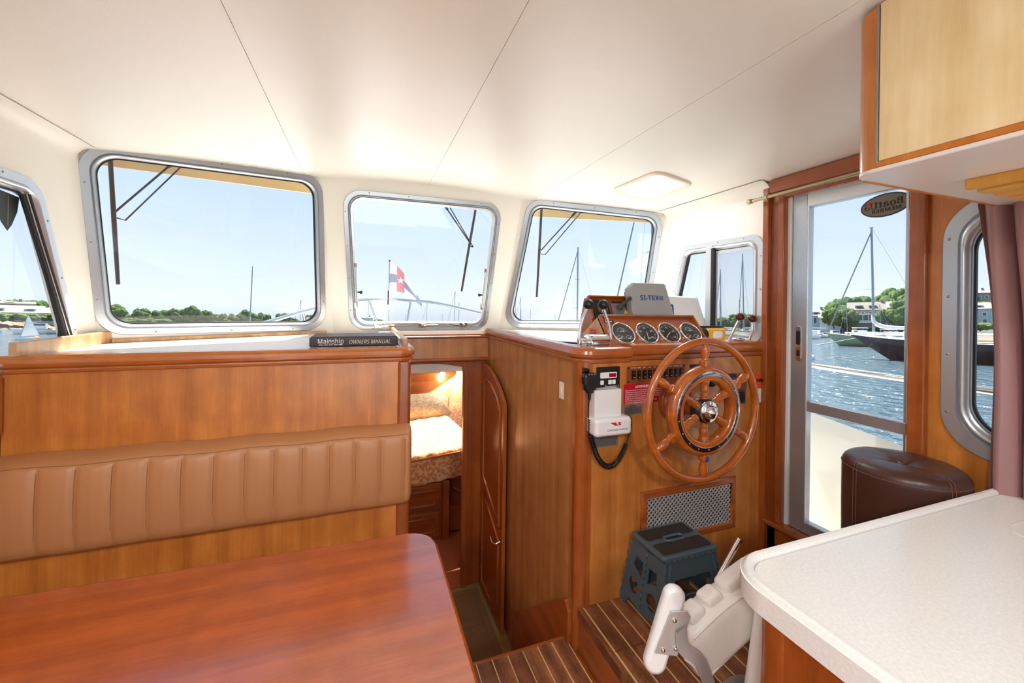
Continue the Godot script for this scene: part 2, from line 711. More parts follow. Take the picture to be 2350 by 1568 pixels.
	tri_tex(m, tex(speckle_image(512, 91, Color(0.955, 0.945, 0.925), Color(1, 1, 1), 0.10, 3, 1.2)), 2.0)
	m = mat("curtain", rgb(160, 118, 116), 0.5)
	m.rim_enabled = true
	m.rim = 0.6
	m.rim_tint = 0.4
	m.backlight_enabled = true
	m.backlight = Color(0.20, 0.14, 0.14)
	m.heightmap_enabled = true
	m.heightmap_texture = fine
	m.heightmap_scale = 0.03
	m.uv1_triplanar = true
	m.uv1_scale = Vector3(12, 3, 12)
	m = mat("quilt", Color.WHITE, 0.75)
	tri_tex(m, tex(leaf_image(512, rgb(252, 206, 154), rgb(228, 150, 92), 330, 36.0, 5)), 2.2)
	m = mat("pillow_print", Color.WHITE, 0.75)
	tri_tex(m, tex(leaf_image(512, rgb(252, 232, 196), rgb(236, 200, 146), 330, 34.0, 7)), 2.2)
	mat("cord_trim", rgb(178, 108, 66), 0.7)
	m = mat("carpet_red", rgb(188, 112, 72), 0.95)
	tri_tex(m, tex(speckle_image(256, 93, Color(0.7, 0.66, 0.6), Color(1, 1, 1), 0.3, 3, 2.0)), 3.0)
	m = mat("carpet_gold", rgb(176, 144, 92), 0.95)
	tri_tex(m, M.carpet_red.albedo_texture, 4.0)
	m = mat("runner", rgb(150, 118, 80), 0.95)
	tri_tex(m, M.carpet_red.albedo_texture, 5.0)
	mat("runner_line", rgb(112, 90, 62), 0.95)
	mat("manual_cover", rgb(56, 44, 52), 0.4)
	mat("shade", rgb(60, 66, 66), 0.5)
	glass("pane", 0.05)
	glass("gauge_glass", 0.04)
	glass("pane_side", 0.08)
	m = mat("screen_mesh", Color(0.42, 0.43, 0.46, 0.22), 0.9)
	m.transparency = BaseMaterial3D.TRANSPARENCY_ALPHA
	m = mat("sticker_dark", Color(0.2, 0.23, 0.22), 0.5)
	mat("sticker_face", rgb(126, 118, 100), 0.5)
	m = mat("lamp_lens", rgb(252, 250, 244), 0.4)
	m.emission_enabled = true
	m.emission = rgb(255, 248, 232)
	m.emission_energy_multiplier = 1.1
	# outdoors
	m = mat("sea", rgb(74, 96, 108), 0.10, 0.0, 0.5)
	m.heightmap_enabled = true
	m.heightmap_texture = tex(noise_img(1024, 1024, 0.012, 121, 5))
	m.heightmap_scale = 34.0
	m.uv1_triplanar = true
	m.uv1_world_triplanar = true
	m.uv1_scale = Vector3(0.07, 0.07, 0.07)
	var leafy := tex(speckle_image(256, 131, Color(0.42, 0.5, 0.36), Color(1, 1, 0.9), 0.08, 5, 2.2))
	for e: Array in [["leaf_near", rgb(104, 128, 74)], ["leaf_mid", rgb(96, 122, 74)], ["leaf_far", rgb(96, 122, 74)], ["shrub", rgb(120, 140, 76)]]:
		m = mat(e[0], e[1], 0.9, 0.0, 0.2)
		tri_tex(m, leafy, 0.16)
	m = mat("rock", rgb(196, 162, 132), 0.9)
	tri_tex(m, tex(speckle_image(256, 141, Color(0.5, 0.42, 0.36), Color(1, 1, 1), 0.03, 5, 2.0)), 0.12)
	mat("land", rgb(104, 116, 78), 0.95)
	mat("land_dark", rgb(84, 92, 74), 0.95)
	mat("bark", rgb(82, 70, 60), 0.9)
	mat("shingle", rgb(124, 116, 110), 0.8)
	mat("roof_grey", rgb(148, 140, 130), 0.8)
	mat("house_white", rgb(226, 226, 222), 0.7)
	mat("house_blue", rgb(164, 176, 186), 0.7)
	mat("window_dark", rgb(50, 60, 70), 0.2)
	mat("hull_black", rgb(30, 33, 38), 0.16)
	mat("hull_white", rgb(240, 240, 238), 0.25)
	mat("hull_green", rgb(136, 158, 124), 0.3)
	mat("hull_blue", rgb(60, 84, 112), 0.25)
	mat("boot_red", rgb(104, 40, 36), 0.4)
	mat("boat_deck", rgb(232, 218, 200), 0.5)
	mat("mast_grey", rgb(132, 146, 158), 0.4, 0.3)
	mat("wire", rgb(120, 128, 134), 0.4, 0.5)
	mat("sailcloth", rgb(240, 238, 232), 0.8)
	mat("canvas_blue", rgb(52, 76, 130), 0.8)
	mat("flag_white", rgb(240, 238, 240), 0.8)
	mat("flag_red", rgb(190, 34, 60), 0.8)
	mat("flag_blue", rgb(56, 84, 124), 0.8)
	for e: String in ["flag_white", "flag_red", "flag_blue", "sailcloth"]:
		M[e].backlight_enabled = true
		M[e].backlight = Color(0.5, 0.5, 0.5)
	mat("buoy", rgb(226, 230, 236), 0.4)
	mat("orange_vest", rgb(214, 110, 60), 0.7)
	mat("cushion_grey", rgb(70, 72, 78), 0.6)

# ---------------------------------------------------------------- shell
const XC := 0.43
const N_R := Vector3(-0.4774, -0.1610, 0.8638)
const N_L := Vector3(0.4774, -0.1610, 0.8638)
const N_M := Vector3(0.0, -0.2334, 0.9724)

func ceil_y(x: float) -> float:
	return 2.49 - 0.055 * (x - XC) * (x - XC)

func facet(side: int, x: float, y: float) -> Vector3:
	# a point of the raked windscreen wall: 0 middle, 1 starboard, -1 port
	if side == 0:
		return Vector3(x, y, -3.30 + 0.24 * (y - 1.35))
	var ax := x if side == 1 else 0.86 - x
	return Vector3(x, y, -3.03 + (0.4774 * (ax - 1.18) + 0.161 * (y - 2.47)) / 0.8638)

func slab(mb: MB, poly: Array, normal: Vector3, thick: float, hole := PackedVector3Array()) -> void:
	# a wall sheet: poly is its inner face, normal points indoors
	var back := -normal.normalized() * thick
	var p2 := []
	for p: Vector3 in poly:
		p2.append(p + back)
	if hole.size():
		var h2 := PackedVector3Array()
		for p in hole:
			h2.append(p + back)
		ringfill(mb, poly, hole, normal)
		ringfill(mb, p2, h2, normal)
		mb.loft([hole, h2])
	else:
		for s: Array in [poly, p2]:
			for k in range(1, s.size() - 1):
				mb.tri(s[0], s[k + 1], s[k])
	for k in poly.size():
		var e := (k + 1) % poly.size()
		mb.quad(poly[k], poly[e], p2[e], p2[k])

const WIN := {
	"M": [Vector3(-0.159, 2.406, -3.047), Vector3(1.014, 2.412, -3.045), Vector3(0.971, 1.400, -3.288), Vector3(-0.102, 1.408, -3.286)],
	"R": [Vector3(1.218, 2.466, -3.010), Vector3(2.148, 2.332, -2.521), Vector3(2.132, 1.436, -2.697), Vector3(1.104, 1.419, -3.268)],
	"L": [Vector3(-1.298, 2.364, -2.509), Vector3(-0.283, 2.476, -3.047), Vector3(-0.265, 1.411, -3.258), Vector3(-1.293, 1.427, -2.687)],
	"SR": [Vector3(2.15, 2.057, -2.332), Vector3(2.15, 2.051, -1.690), Vector3(2.15, 1.405, -1.690), Vector3(2.15, 1.410, -2.510)],
	"SL": [Vector3(-1.29, 2.095, -1.30), Vector3(-1.29, 2.105, -2.265), Vector3(-1.29, 1.31, -2.572), Vector3(-1.29, 1.31, -1.30)],
	"S2": [Vector3(2.15, 2.052, -0.925), Vector3(2.15, 2.052, 0.42), Vector3(2.15, 1.072, 0.42), Vector3(2.15, 1.072, -0.925)],
	"S3": [Vector3(2.15, 2.052, 0.75), Vector3(2.15, 2.052, 2.25), Vector3(2.15, 1.072, 2.25), Vector3(2.15, 1.072, 0.75)],
	"P2": [Vector3(-1.29, 2.052, 0.40), Vector3(-1.29, 2.052, -0.85), Vector3(-1.29, 1.272, -0.85), Vector3(-1.29, 1.272, 0.40)],
	"P3": [Vector3(-1.29, 2.052, 2.25), Vector3(-1.29, 2.052, 0.80), Vector3(-1.29, 1.272, 0.80), Vector3(-1.29, 1.272, 2.25)],
}

func opening(key: String, d := 0.03, r := 0.10) -> PackedVector3Array:
	return rloop(inset(WIN[key], d), r, 8)

func build_shell() -> void:
	# windscreen wall: three raked facets
	var w := structure("wall_front", "moulded white windscreen wall")
	var seam_r := func(y: float) -> float: return 1.069 + 0.0973 * (y - 1.35)
	var lo := 1.22
	var hi := 2.58
	var mb := MB.new()
	slab(mb, [facet(0, 0.86 - seam_r.call(hi), hi), facet(0, seam_r.call(hi), hi), facet(0, seam_r.call(lo), lo), facet(0, 0.86 - seam_r.call(lo), lo)], N_M, 0.05, opening("M"))
	put(mb, "middle_panel", M.liner, w)
	mb = MB.new()
	slab(mb, [facet(1, seam_r.call(hi), hi), facet(1, 2.17, hi), facet(1, 2.17, lo), facet(1, seam_r.call(lo), lo)], N_R, 0.05, opening("R"))
	put(mb, "starboard_panel", M.liner, w)
	mb = MB.new()
	slab(mb, [facet(-1, -1.31, hi), facet(-1, 0.86 - seam_r.call(hi), hi), facet(-1, 0.86 - seam_r.call(lo), lo), facet(-1, -1.31, lo)], N_L, 0.05, opening("L"))
	put(mb, "port_panel", M.liner, w)
	# starboard side
	w = structure("wall_starboard", "starboard cabin side")
	mb = MB.new()
	slab(mb, [facet(1, 2.15, 2.45), Vector3(2.15, 2.45, -1.66), Vector3(2.15, 1.22, -1.66), facet(1, 2.15, 1.22)], Vector3.LEFT, 0.05, opening("SR", 0.03, 0.06))
	put(mb, "liner_panel", M.liner, w)
	mb = MB.new()
	slab(mb, [Vector3(2.15, 2.45, -1.028), Vector3(2.15, 2.45, 0.58), Vector3(2.15, 0, 0.58), Vector3(2.15, 0, -1.028)], Vector3.LEFT, 0.05, opening("S2", 0.03, 0.12))
	put(mb, "veneer_panel", M.cherry_v, w)
	mb = MB.new()
	slab(mb, [Vector3(2.15, 2.45, 0.58), Vector3(2.15, 2.45, 2.65), Vector3(2.15, 0, 2.65), Vector3(2.15, 0, 0.58)], Vector3.LEFT, 0.05, opening("S3", 0.03, 0.12))
	put(mb, "veneer_panel", M.cherry_v, w)
	mb = MB.new()
	mb.bb(Vector3(2.15, -0.7, -1.67), Vector3(2.20, 0.43, -1.02))
	mb.bb(Vector3(2.15, 2.285, -1.67), Vector3(2.20, 2.45, -1.02))
	mb.bb(Vector3(2.15, -0.7, -3.2), Vector3(2.20, 1.25, -1.67))
	put(mb, "frame_panel", M.cherry_red_v, w)
	mb = MB.new()
	var skin := func(key: String) -> PackedVector3Array:
		var h := PackedVector3Array()
		for q in opening(key, 0.03, 0.12):
			h.append(q + Vector3(0.052, 0, 0))
		return h
	slab(mb, [Vector3(2.202, 2.4, -1.0), Vector3(2.202, 2.4, 0.58), Vector3(2.202, -0.1, 0.58), Vector3(2.202, -0.1, -1.0)], Vector3.LEFT, 0.02, skin.call("S2"))
	slab(mb, [Vector3(2.202, 2.4, 0.58), Vector3(2.202, 2.4, 2.65), Vector3(2.202, -0.1, 2.65), Vector3(2.202, -0.1, 0.58)], Vector3.LEFT, 0.02, skin.call("S3"))
	mb.bb(Vector3(2.202, -0.7, -1.67), Vector3(2.222, 0.44, -1.0))
	mb.bb(Vector3(2.202, -0.7, -3.2), Vector3(2.222, 1.3, -1.56))
	mb.bb(Vector3(2.202, 2.27, -1.67), Vector3(2.222, 2.45, -1.0))
	put(mb, "outer_skin", M.gelcoat, w)
	# port side
	w = structure("wall_port", "port cabin side")
	mb = MB.new()
	slab(mb, [Vector3(-1.29, 2.45, -1.08), facet(-1, -1.29, 2.45), facet(-1, -1.29, 1.22), Vector3(-1.29, 1.22, -1.08)], Vector3.RIGHT, 0.05, opening("SL", 0.03, 0.08))
	put(mb, "liner_panel", M.liner, w)
	mb = MB.new()
	slab(mb, [Vector3(-1.29, 2.45, 0.60), Vector3(-1.29, 2.45, -1.08), Vector3(-1.29, 1.22, -1.08), Vector3(-1.29, 1.22, 0.60)], Vector3.RIGHT, 0.05, opening("P2", 0.03, 0.12))
	slab(mb, [Vector3(-1.29, 2.45, 2.65), Vector3(-1.29, 2.45, 0.60), Vector3(-1.29, 1.22, 0.60), Vector3(-1.29, 1.22, 2.65)], Vector3.RIGHT, 0.05, opening("P3", 0.03, 0.12))
	put(mb, "aft_panel", M.liner, w)
	mb = MB.new()
	mb.bb(Vector3(-1.34, -0.7, -3.2), Vector3(-1.29, 1.22, 2.65))
	mb.bb(Vector3(-1.30, 1.1, -2.09), Vector3(-1.276, 1.335, -1.2))
	put(mb, "lower_panel", M.cherry_v, w)
	# after bulkhead with its wide open doorway to the cockpit
	w = structure("wall_aft", "after bulkhead with open doorway")
	mb = MB.new()
	mb.bb(Vector3(-1.34, -0.05, 2.60), Vector3(-1.14, 2.45, 2.65))
	mb.bb(Vector3(2.00, -0.05, 2.60), Vector3(2.20, 2.45, 2.65))
	mb.bb(Vector3(-1.14, 2.20, 2.60), Vector3(2.00, 2.45, 2.65))
	put(mb, "bulkhead_panel", M.liner, w)
	# headliner: long panels with narrow joints
	w = structure("ceiling", "white headliner in long panels")
	var edges := [-1.36, -0.388, 0.43, 1.248, 2.22]
	for k in 4:
		var x0: float = edges[k]
		var x1: float = edges[k + 1]
		var gap := 0.0012
		if k > 0:
			x0 += gap
		if k < 3:
			x1 -= gap
		var under := []
		var top := []
		for s in 13:
			var x := lerpf(x0, x1, s / 12.0)
			var zf: float = front_z(x)
			var ra := PackedVector3Array()
			var rb := PackedVector3Array()
			for q in 9:
				var z := lerpf(zf, 2.66, q / 8.0)
				ra.append(Vector3(x, ceil_y(x), z))
				rb.append(Vector3(x, ceil_y(x) + 0.02, z))
			under.append(ra)
			top.append(rb)
		mb = MB.new()
		mb.grid(under)
		mb.grid(top, false, false, true)
		for s in [0, 12]:
			mb.grid([under[s], top[s]])
		put(mb, "panel", M.headliner, w)
	mb = MB.new()
	for x: float in [-0.388, 0.43, 1.248]:
		mb.bb(Vector3(x - 0.006, ceil_y(x) + 0.004, front_z(x)), Vector3(x + 0.006, ceil_y(x) + 0.03, 2.64), 0.001)
	put(mb, "joint_strip", M.seam, w)
	# coving between headliner and cabin sides
	for s: Array in [[2.15, -1, -2.5, -1.66, "trim_1"], [-1.29, 1, -2.5, 2.6, "trim_2"]]:
		var t := structure(s[4], "white coving under the headliner")
		var rows := []
		for q in 7:
			var th := PI / 2 * q / 6
			var row := PackedVector3Array()
			for z: float in [s[2], s[3]]:
				var x: float = s[0] + s[1] * 0.07 * (1 - cos(th))
				row.append(Vector3(x, ceil_y(s[0]) - 0.062 + 0.07 * sin(th), z))
			rows.append(row)
		mb = MB.new()
		mb.grid(rows)
		put(mb, "cove", M.liner, t)
	# saloon sole
	w = structure("floor", "teak and holly saloon sole")
	mb = MB.new()
	mb.bb(Vector3(-1.30, -0.10, -1.76), Vector3(2.15, -0.012, 2.65))
	put(mb, "base", M.cherry_dark_h, w)
	var plank := MB.new()
	plank.bb(Vector3(-0.034, -0.014, 0), Vector3(0.034, 0, 1), 0.001)
	var plank_mesh := plank.done()
	var strip := MB.new()
	strip.bb(Vector3(-0.0028, -0.014, 0), Vector3(0.0028, 0, 1), 0.0005)
	var strip_mesh := strip.done()
	var teak := [M.teak_a, M.teak_b, M.teak_c, M.teak_a, M.teak_c, M.teak_b]
	for k in 12:
		var x := 0.157 + 0.0745 * k
		if x < 0.93:
			shared(plank_mesh, "plank", teak[k % 6], w, Transform3D(Basis.from_scale(Vector3(1, 1, 1.35)), Vector3(x, 0, -1.755)))
			shared(strip_mesh, "strip", M.holly, w, Transform3D(Basis.from_scale(Vector3(1, 1, 1.35)), Vector3(x + 0.03725, 0, -1.755)))
	mb = MB.new()
	mb.bb(Vector3(-1.30, -0.014, -0.40), Vector3(2.15, 0, 2.64), 0.001)
	put(mb, "after_sole", M.teak_a, w)
	mb = MB.new()
	mb.bb(Vector3(0.2, -0.045, -1.775), Vector3(0.96, 0.001, -1.752), 0.006)
	put(mb, "nosing", M.cherry_dark_h, w)
	mb = MB.new()
	mb.bb(Vector3(0.2, -0.36, -1.79), Vector3(0.955, -0.02, -1.76))
	mb.bb(Vector3(0.2, -0.36, -2.06), Vector3(0.955, -0.33, -1.79))
	mb.bb(Vector3(0.2, -0.67, -2.06), Vector3(0.955, -0.36, -2.03))
	put(mb, "companion_steps", M.cherry_dark_h, w)
	# raised platform at the helm
	var p := thing("helm_platform", "raised teak and holly helm platform with cherry riser", "platform", Vector3(0.96, 0, -1.67))
	mb = MB.new()
	mb.bb(Vector3(0.0, 0.0, 0.0), Vector3(1.185, 0.186, 1.30), 0.006)
	put(mb, "riser_box", M.cherry_red_h, p)
	for k in 15:
		var x := 0.062 + 0.0755 * k
		for h: Array in [[0.001, 0.258], [0.261, 1.30]]:
			var lng: float = h[1] - h[0]
			shared(plank_mesh, "plank", teak[(k * 5 + int(h[0] * 9)) % 6], p, Transform3D(Basis.from_scale(Vector3(1.015, 1, lng)), Vector3(x, 0.2, h[0])))
			if k < 14:
				shared(strip_mesh, "strip", M.holly, p, Transform3D(Basis.from_scale(Vector3(1.1, 1, lng)), Vector3(x + 0.03775, 0.2, h[0])))
	for h: Array in [[0.001, 0.258], [0.261, 1.30]]:
		shared(strip_mesh, "strip", M.holly, p, Transform3D(Basis.from_scale(Vector3(1.1, 1, h[1] - h[0])), Vector3(0.0245, 0.2, h[0])))
	mb = MB.new()
	mb.bb(Vector3(-0.004, 0.15, 0.0), Vector3(0.0205, 0.2005, 1.30), 0.005)
	put(mb, "edge_trim", M.teak_b, p)
	# roof over it all, wide enough to shade the side decks
	var rf := structure("trim_3", "cream cabin roof with overhanging brow")
	var under := []
	var top := []
	for s in 25:
		var x := lerpf(-2.09, 2.95, s / 24.0)
		var z0 := front_z(clampf(x, -1.29, 2.15)) - 0.28
		var y := ceil_y(clampf(x, -1.29, 2.15)) + (0.03 if absf(x - XC) > 1.74 else 0.075)
		under.append(PackedVector3Array([Vector3(x, y, z0), Vector3(x, y, 2.75)]))
		top.append(PackedVector3Array([Vector3(x, y + 0.07, z0), Vector3(x, y + 0.07, 2.75)]))
	mb = MB.new()
	mb.grid(under)
	mb.grid(top, false, false, true)
	var f0 := []
	for s in 25:
		f0.append(PackedVector3Array([under[s][0], top[s][0]]))
	mb.grid(f0)
	for s in [0, 24]:
		mb.grid([under[s], top[s]])
	put(mb, "roof_slab", M.gelcoat_cream, rf)
	# brow lip ahead of the windscreen and over the side decks
	var path := [Vector3(2.93, 2.325, 2.7), Vector3(2.93, 2.325, -2.1), Vector3(2.50, 2.285, -2.60), Vector3(1.349, 2.368, -3.20), Vector3(1.10, 2.42, -3.34), Vector3(-0.24, 2.42, -3.34), Vector3(-0.387, 2.395, -3.25), Vector3(-1.45, 2.305, -2.67), Vector3(-2.07, 2.325, -2.1), Vector3(-2.07, 2.325, 2.7)]
	mb = MB.new()
	var rows := []
	for q: Vector3 in path:
		var away := Vector3(q.x - XC, 0, minf(q.z + 1.0, 0.0)).normalized() * 0.03
		rows.append(PackedVector3Array([q - away * 0.3 + Vector3(0, 0.30, 0) * 0.9, q - away, q, q + away * 0.6 + Vector3(0, 0.03, 0), q + away * 0.6 + Vector3(0, 0.34, 0)]))
	mb.grid(rows)
	put(mb, "brow_lip", M.gelcoat_cream, rf)
	build_ceiling_lamps()

func front_z(x: float) -> float:
	# where the headliner meets the windscreen wall
	var y := ceil_y(x)
	var z := facet(0, x, y).z
	if x > XC:
		z = maxf(z, facet(1, x, y).z)
	else:
		z = maxf(z, facet(-1, x, y).z)
	return z - 0.02

func build_ceiling_lamps() -> void:
	var spots := [Vector3(1.735, 0, -2.17), Vector3(1.735, 0, 0.9), Vector3(-0.875, 0, 0.9), Vector3(0.43, 0, 1.4)]
	var power := [0.4, 3.6, 3.6, 3.4]
	var labels := ["white rectangular dome lamp with rounded bezel on the ceiling", "white dome lamp on the ceiling over the galley", "white dome lamp on the ceiling over the dinette", "white dome lamp on the ceiling by the after door"]
	for k in 4:
		var c: Vector3 = spots[k]
		var x := c.x
		var slope := rad_to_deg(atan(-0.11 * (x - XC)))
		var t := thing("ceiling_lamp", labels[k], "lamp", Vector3(x, ceil_y(x), c.z), "dome lamps on the headliner")
		t.rotation_degrees = Vector3(0, 2, slope)
		var down := Transform3D(Basis(Vector3.RIGHT, PI / 2), Vector3.ZERO)
		var loops := []
		for e: Array in [[0.31, 0.46, 0.0, 0.07], [0.31, 0.46, 0.006, 0.07], [0.295, 0.445, 0.015, 0.065], [0.265, 0.415, 0.016, 0.055], [0.235, 0.375, 0.008, 0.02]]:
			var l := PackedVector3Array()
			for q in rrect(e[0], e[1], e[3], 6):
				l.append(down * Vector3(q.x, q.y, e[2]))
			loops.append(l)
		var mb := MB.new()
		mb.loft_smooth(loops, true)
		put(mb, "bezel", M.cream_plastic, t)
		mb = MB.new()
		mb.prism(rrect(0.235, 0.375, 0.02, 3), 0.012, down, 0.004)
		put(mb, "lens", M.lamp_lens, t)
		var li := AreaLight3D.new()
		li.name = "lamp_light"
		li.area_size = Vector2(0.22, 0.36)
		li.light_color = Color(1.0, 1.0, 1.0)
		li.light_energy = power[k]
		li.shadow_enabled = true
		li.area_range = 12.0
		t.add_child(li)
		li.position = Vector3(0, -0.02, 0)
		li.rotation_degrees = Vector3(-90, 0, 0)

# ---------------------------------------------------------------- windows
func window_unit(called: String, label: String, key: String, normal: Vector3, flange: float, r: float, pane: String, frame_mat := "alu", screws := 4, bead := 0.03) -> Node3D:
	var w := structure(called, label)
	var c: Array = WIN[key]
	var n := normal.normalized()
	var mid := inset(c, flange)
	var inn := inset(c, flange + bead)
	var mb := MB.new()
	var o0 := rloop(c, r, 10)
	var o1 := rloop(c, r, 10, n * 0.008)
	var o2 := rloop(inset(c, 0.003), r - 0.002, 10, n * 0.011)
	var m1 := rloop(mid, r - flange * 0.7, 10, n * 0.011)
	mb.loft([o0, o1, o2, m1, rloop(inset(c, flange + 0.003), r - flange * 0.7, 10, n * 0.004)], true)
	put(mb, "flange", M[frame_mat], w)
	mb = MB.new()
	var rb := maxf(r - flange * 0.7, 0.03)
	var loops := []
	for s in 7:
		var f := s / 6.0
		loops.append(rloop(inset(c, flange + 0.003 + (bead - 0.003) * f), rb - 0.01 * f, 10, n * (0.006 + 0.016 * sin(PI * minf(f * 1.25, 1.0)))))
	loops.append(rloop(inn, rb - 0.01, 10, n * -0.018))
	mb.loft_smooth(loops, true)
	put(mb, "bead", M[frame_mat], w)
	mb = MB.new()
	mb.loft([rloop(inset(inn, -0.002), rb - 0.01, 10, n * -0.004), rloop(inset(inn, 0.006), rb - 0.012, 10, n * -0.004), rloop(inset(inn, 0.006), rb - 0.012, 10, n * -0.016)], true)
	put(mb, "gasket", M.rubber, w)
	mb = MB.new()
	fan(mb, rloop(inset(inn, 0.001), rb - 0.01, 10, n * -0.014))
	put(mb, "pane", M[pane], w)
	# screws round the flange
	var sm := MB.new()
	sm.lathe([Vector2(0.0001, 0.0032), Vector2(0.0035, 0.0026), Vector2(0.0055, 0.0)], Transform3D(), 10)
	var sm_mesh := sm.done()
	var hl := inset(c, flange * 0.45)
	for k in c.size():
		var a: Vector3 = hl[k]
		var b: Vector3 = hl[(k + 1) % c.size()]
		for s in screws:
			var p := a.lerp(b, (s + 0.6) / (screws + 0.2))
			shared(sm_mesh, "screw", M.screw, w, aim(p + n * 0.0105, n))
	return w

func build_windows() -> void:
	window_unit("window_1", "wide port windscreen in a grey metal frame", "L", N_L, 0.036, 0.13, "pane", "alu", 3, 0.022)
	var w := window_unit("window_2", "opening middle windscreen with latches", "M", N_M, 0.030, 0.12, "pane", "alu", 4, 0.022)
	window_unit("window_3", "starboard windscreen in a grey metal frame", "R", N_R, 0.036, 0.12, "pane", "alu", 3, 0.022)
	var sl := window_unit("window_4", "port side window in a bright metal frame", "SL", Vector3.RIGHT, 0.036, 0.12, "pane_side", "alu_bright", 3)
	var sr := window_unit("window_5", "sliding starboard side window beside the helm", "SR", Vector3.LEFT, 0.034, 0.08, "pane_side", "alu_bright", 3)
	window_unit("window_6", "tall rounded starboard saloon window", "S2", Vector3.LEFT, 0.045, 0.16, "pane_side", "alu", 4, 0.04)
	window_unit("window_7", "after starboard saloon window", "S3", Vector3.LEFT, 0.045, 0.16, "pane_side", "alu", 4, 0.04)
	window_unit("window_8", "port saloon window", "P2", Vector3.RIGHT, 0.045, 0.16, "pane_side", "alu", 4, 0.04)
	window_unit("window_9", "after port saloon window", "P3", Vector3.RIGHT, 0.045, 0.16, "pane_side", "alu", 4, 0.04)
	# middle window: inner opening sash, three latches along the sill, a stay at each side
	var n := N_M
	var mb := MB.new()
	var c := inset(WIN.M, 0.048)
	mb.loft([rloop(c, 0.09, 10, n * 0.004), rloop(c, 0.09, 10, n * 0.02), rloop(inset(c, 0.015), 0.075, 10, n * 0.02), rloop(inset(c, 0.018), 0.07, 10, n * -0.01)], true)
	put(mb, "sash", M.alu_bright, w)
	for e: Array in [[0.10, -1.0, 4.0], [0.43, -1.0, 2.0], [0.76, 1.0, -10.0]]:
		var p := facet(0, e[0], 1.455) + n * 0.02
		var f := face(p, n)
		var la := MB.new()
		la.rbox(f * xf(Vector3(0, 0, 0.006)), Vector3(0.06, 0.026, 0.012), 0.003)
		la.rbox(f * xf(Vector3(0, -0.02, 0.004)), Vector3(0.055, 0.014, 0.012), 0.003)
		la.lathe([Vector2(0.012, 0), Vector2(0.012, 0.016), Vector2(0.008, 0.022), Vector2(0.0001, 0.023)], f * Transform3D(Basis(Vector3.RIGHT, PI / 2), Vector3(0, 0, 0.008)), 14)
		la.rbox(f * xf(Vector3(-0.06 * e[1], 0.0 - 0.004, 0.026), 0, 0, e[2]), Vector3(0.12, 0.011, 0.005), 0.002)
		put(la, "latch", M.steel, w)
	for e: Array in [[-0.055, 1.0], [0.90, -1.0]]:
		var st := MB.new()
		var x: float = e[0]
		st.tube(PackedVector3Array([facet(0, x - 0.012 * e[1], 1.88) + n * 0.03, facet(0, x, 1.60) + n * 0.05]), 0.006, 8)
		st.rbox(face(facet(0, x - 0.012 * e[1], 1.89) + n * 0.022, n), Vector3(0.02, 0.04, 0.02), 0.004)
		st.rbox(face(facet(0, x - 0.006 * e[1], 1.60) + n * 0.022, n), Vector3(0.024, 0.05, 0.025), 0.004)
		var so := put(st, "stay", M.steel, w)
		var kb := MB.new()
		kb.lathe([Vector2(0.0001, 0), Vector2(0.006, 0.0), Vector2(0.007, 0.014), Vector2(0.012, 0.018), Vector2(0.014, 0.032), Vector2(0.0001, 0.035)], aim(facet(0, x + 0.004 * e[1], 1.70) + n * 0.042, Vector3(e[1], 0, 0)), 14)
		put(kb, "knob", M.black, so)
	# port side window: black sliding tracks at its forward end, shield sticker
	mb = MB.new()
	for o: float in [0.065, 0.095]:
		var a := Vector3(-1.278, 2.045 - o * 0.2, -2.265 + o * 1.05)
		var b := Vector3(-1.278, 1.44, -2.54 + o * 1.05 + 0.012)
		mb.tube(PackedVector3Array([a, b]), 0.010, 6)
	put(mb, "track", M.rubber, sl)
	mb = MB.new()
	mb.tube(PackedVector3Array([Vector3(-1.272, 2.03, -2.177), Vector3(-1.272, 1.44, -2.444)]), 0.004, 6)
	put(mb, "track_edge", M.steel, sl)
	var sh := PackedVector2Array([Vector2(-0.055, 0.07), Vector2(0.055, 0.06), Vector2(0.045, 0.0), Vector2(0.02, -0.055), Vector2(0.0, -0.08), Vector2(-0.03, -0.05), Vector2(-0.05, 0.0)])
	var s := thing("window_sticker", "dark shield shaped sticker on the port side window glass", "sticker")
	mb = MB.new()
	mb.prism(sh, 0.0015, face(Vector3(-1.300, 1.955, -2.135), Vector3.RIGHT))
	put(mb, "decal", M.sticker_dark, s)
	mb = MB.new()
	mb.prism(PackedVector2Array([Vector2(-0.002, 0.06), Vector2(0.002, 0.06), Vector2(0.002, -0.06), Vector2(-0.002, -0.06)]), 0.0006, face(Vector3(-1.2984, 1.95, -2.135), Vector3.RIGHT))
	put(mb, "print_line", M.sticker_face, s)
	# starboard side window: fixed forward glass, mullion and screened slider
	mb = MB.new()
	mb.rbox(xf(Vector3(2.142, 1.72, -2.075), 0, 0, 0), Vector3(0.03, 0.60, 0.045), 0.004)
	put(mb, "mullion", M.alu_bright, sr)
	mb = MB.new()
	mb.rbox(xf(Vector3(2.136, 1.72, -2.035)), Vector3(0.024, 0.57, 0.02), 0.003)
	mb.rbox(xf(Vector3(2.136, 1.735, -2.315), 15.5, 0, 0), Vector3(0.02, 0.50, 0.012), 0.003)
	put(mb, "track", M.rubber, sr)
	mb = MB.new()
	mb.quad(Vector3(2.160, 1.98, -2.02), Vector3(2.160, 1.98, -1.74), Vector3(2.160, 1.46, -1.74), Vector3(2.160, 1.46, -2.02))
	put(mb, "insect_screen", M.screen_mesh, sr)
	mb = MB.new()
	mb.loft([rloop([Vector3(2.145, 1.985, -2.03), Vector3(2.145, 1.985, -1.735), Vector3(2.145, 1.455, -1.735), Vector3(2.145, 1.455, -2.03)], 0.03, 6), rloop([Vector3(2.145, 1.965, -2.01), Vector3(2.145, 1.965, -1.755), Vector3(2.145, 1.475, -1.755), Vector3(2.145, 1.475, -2.01)], 0.02, 6)])
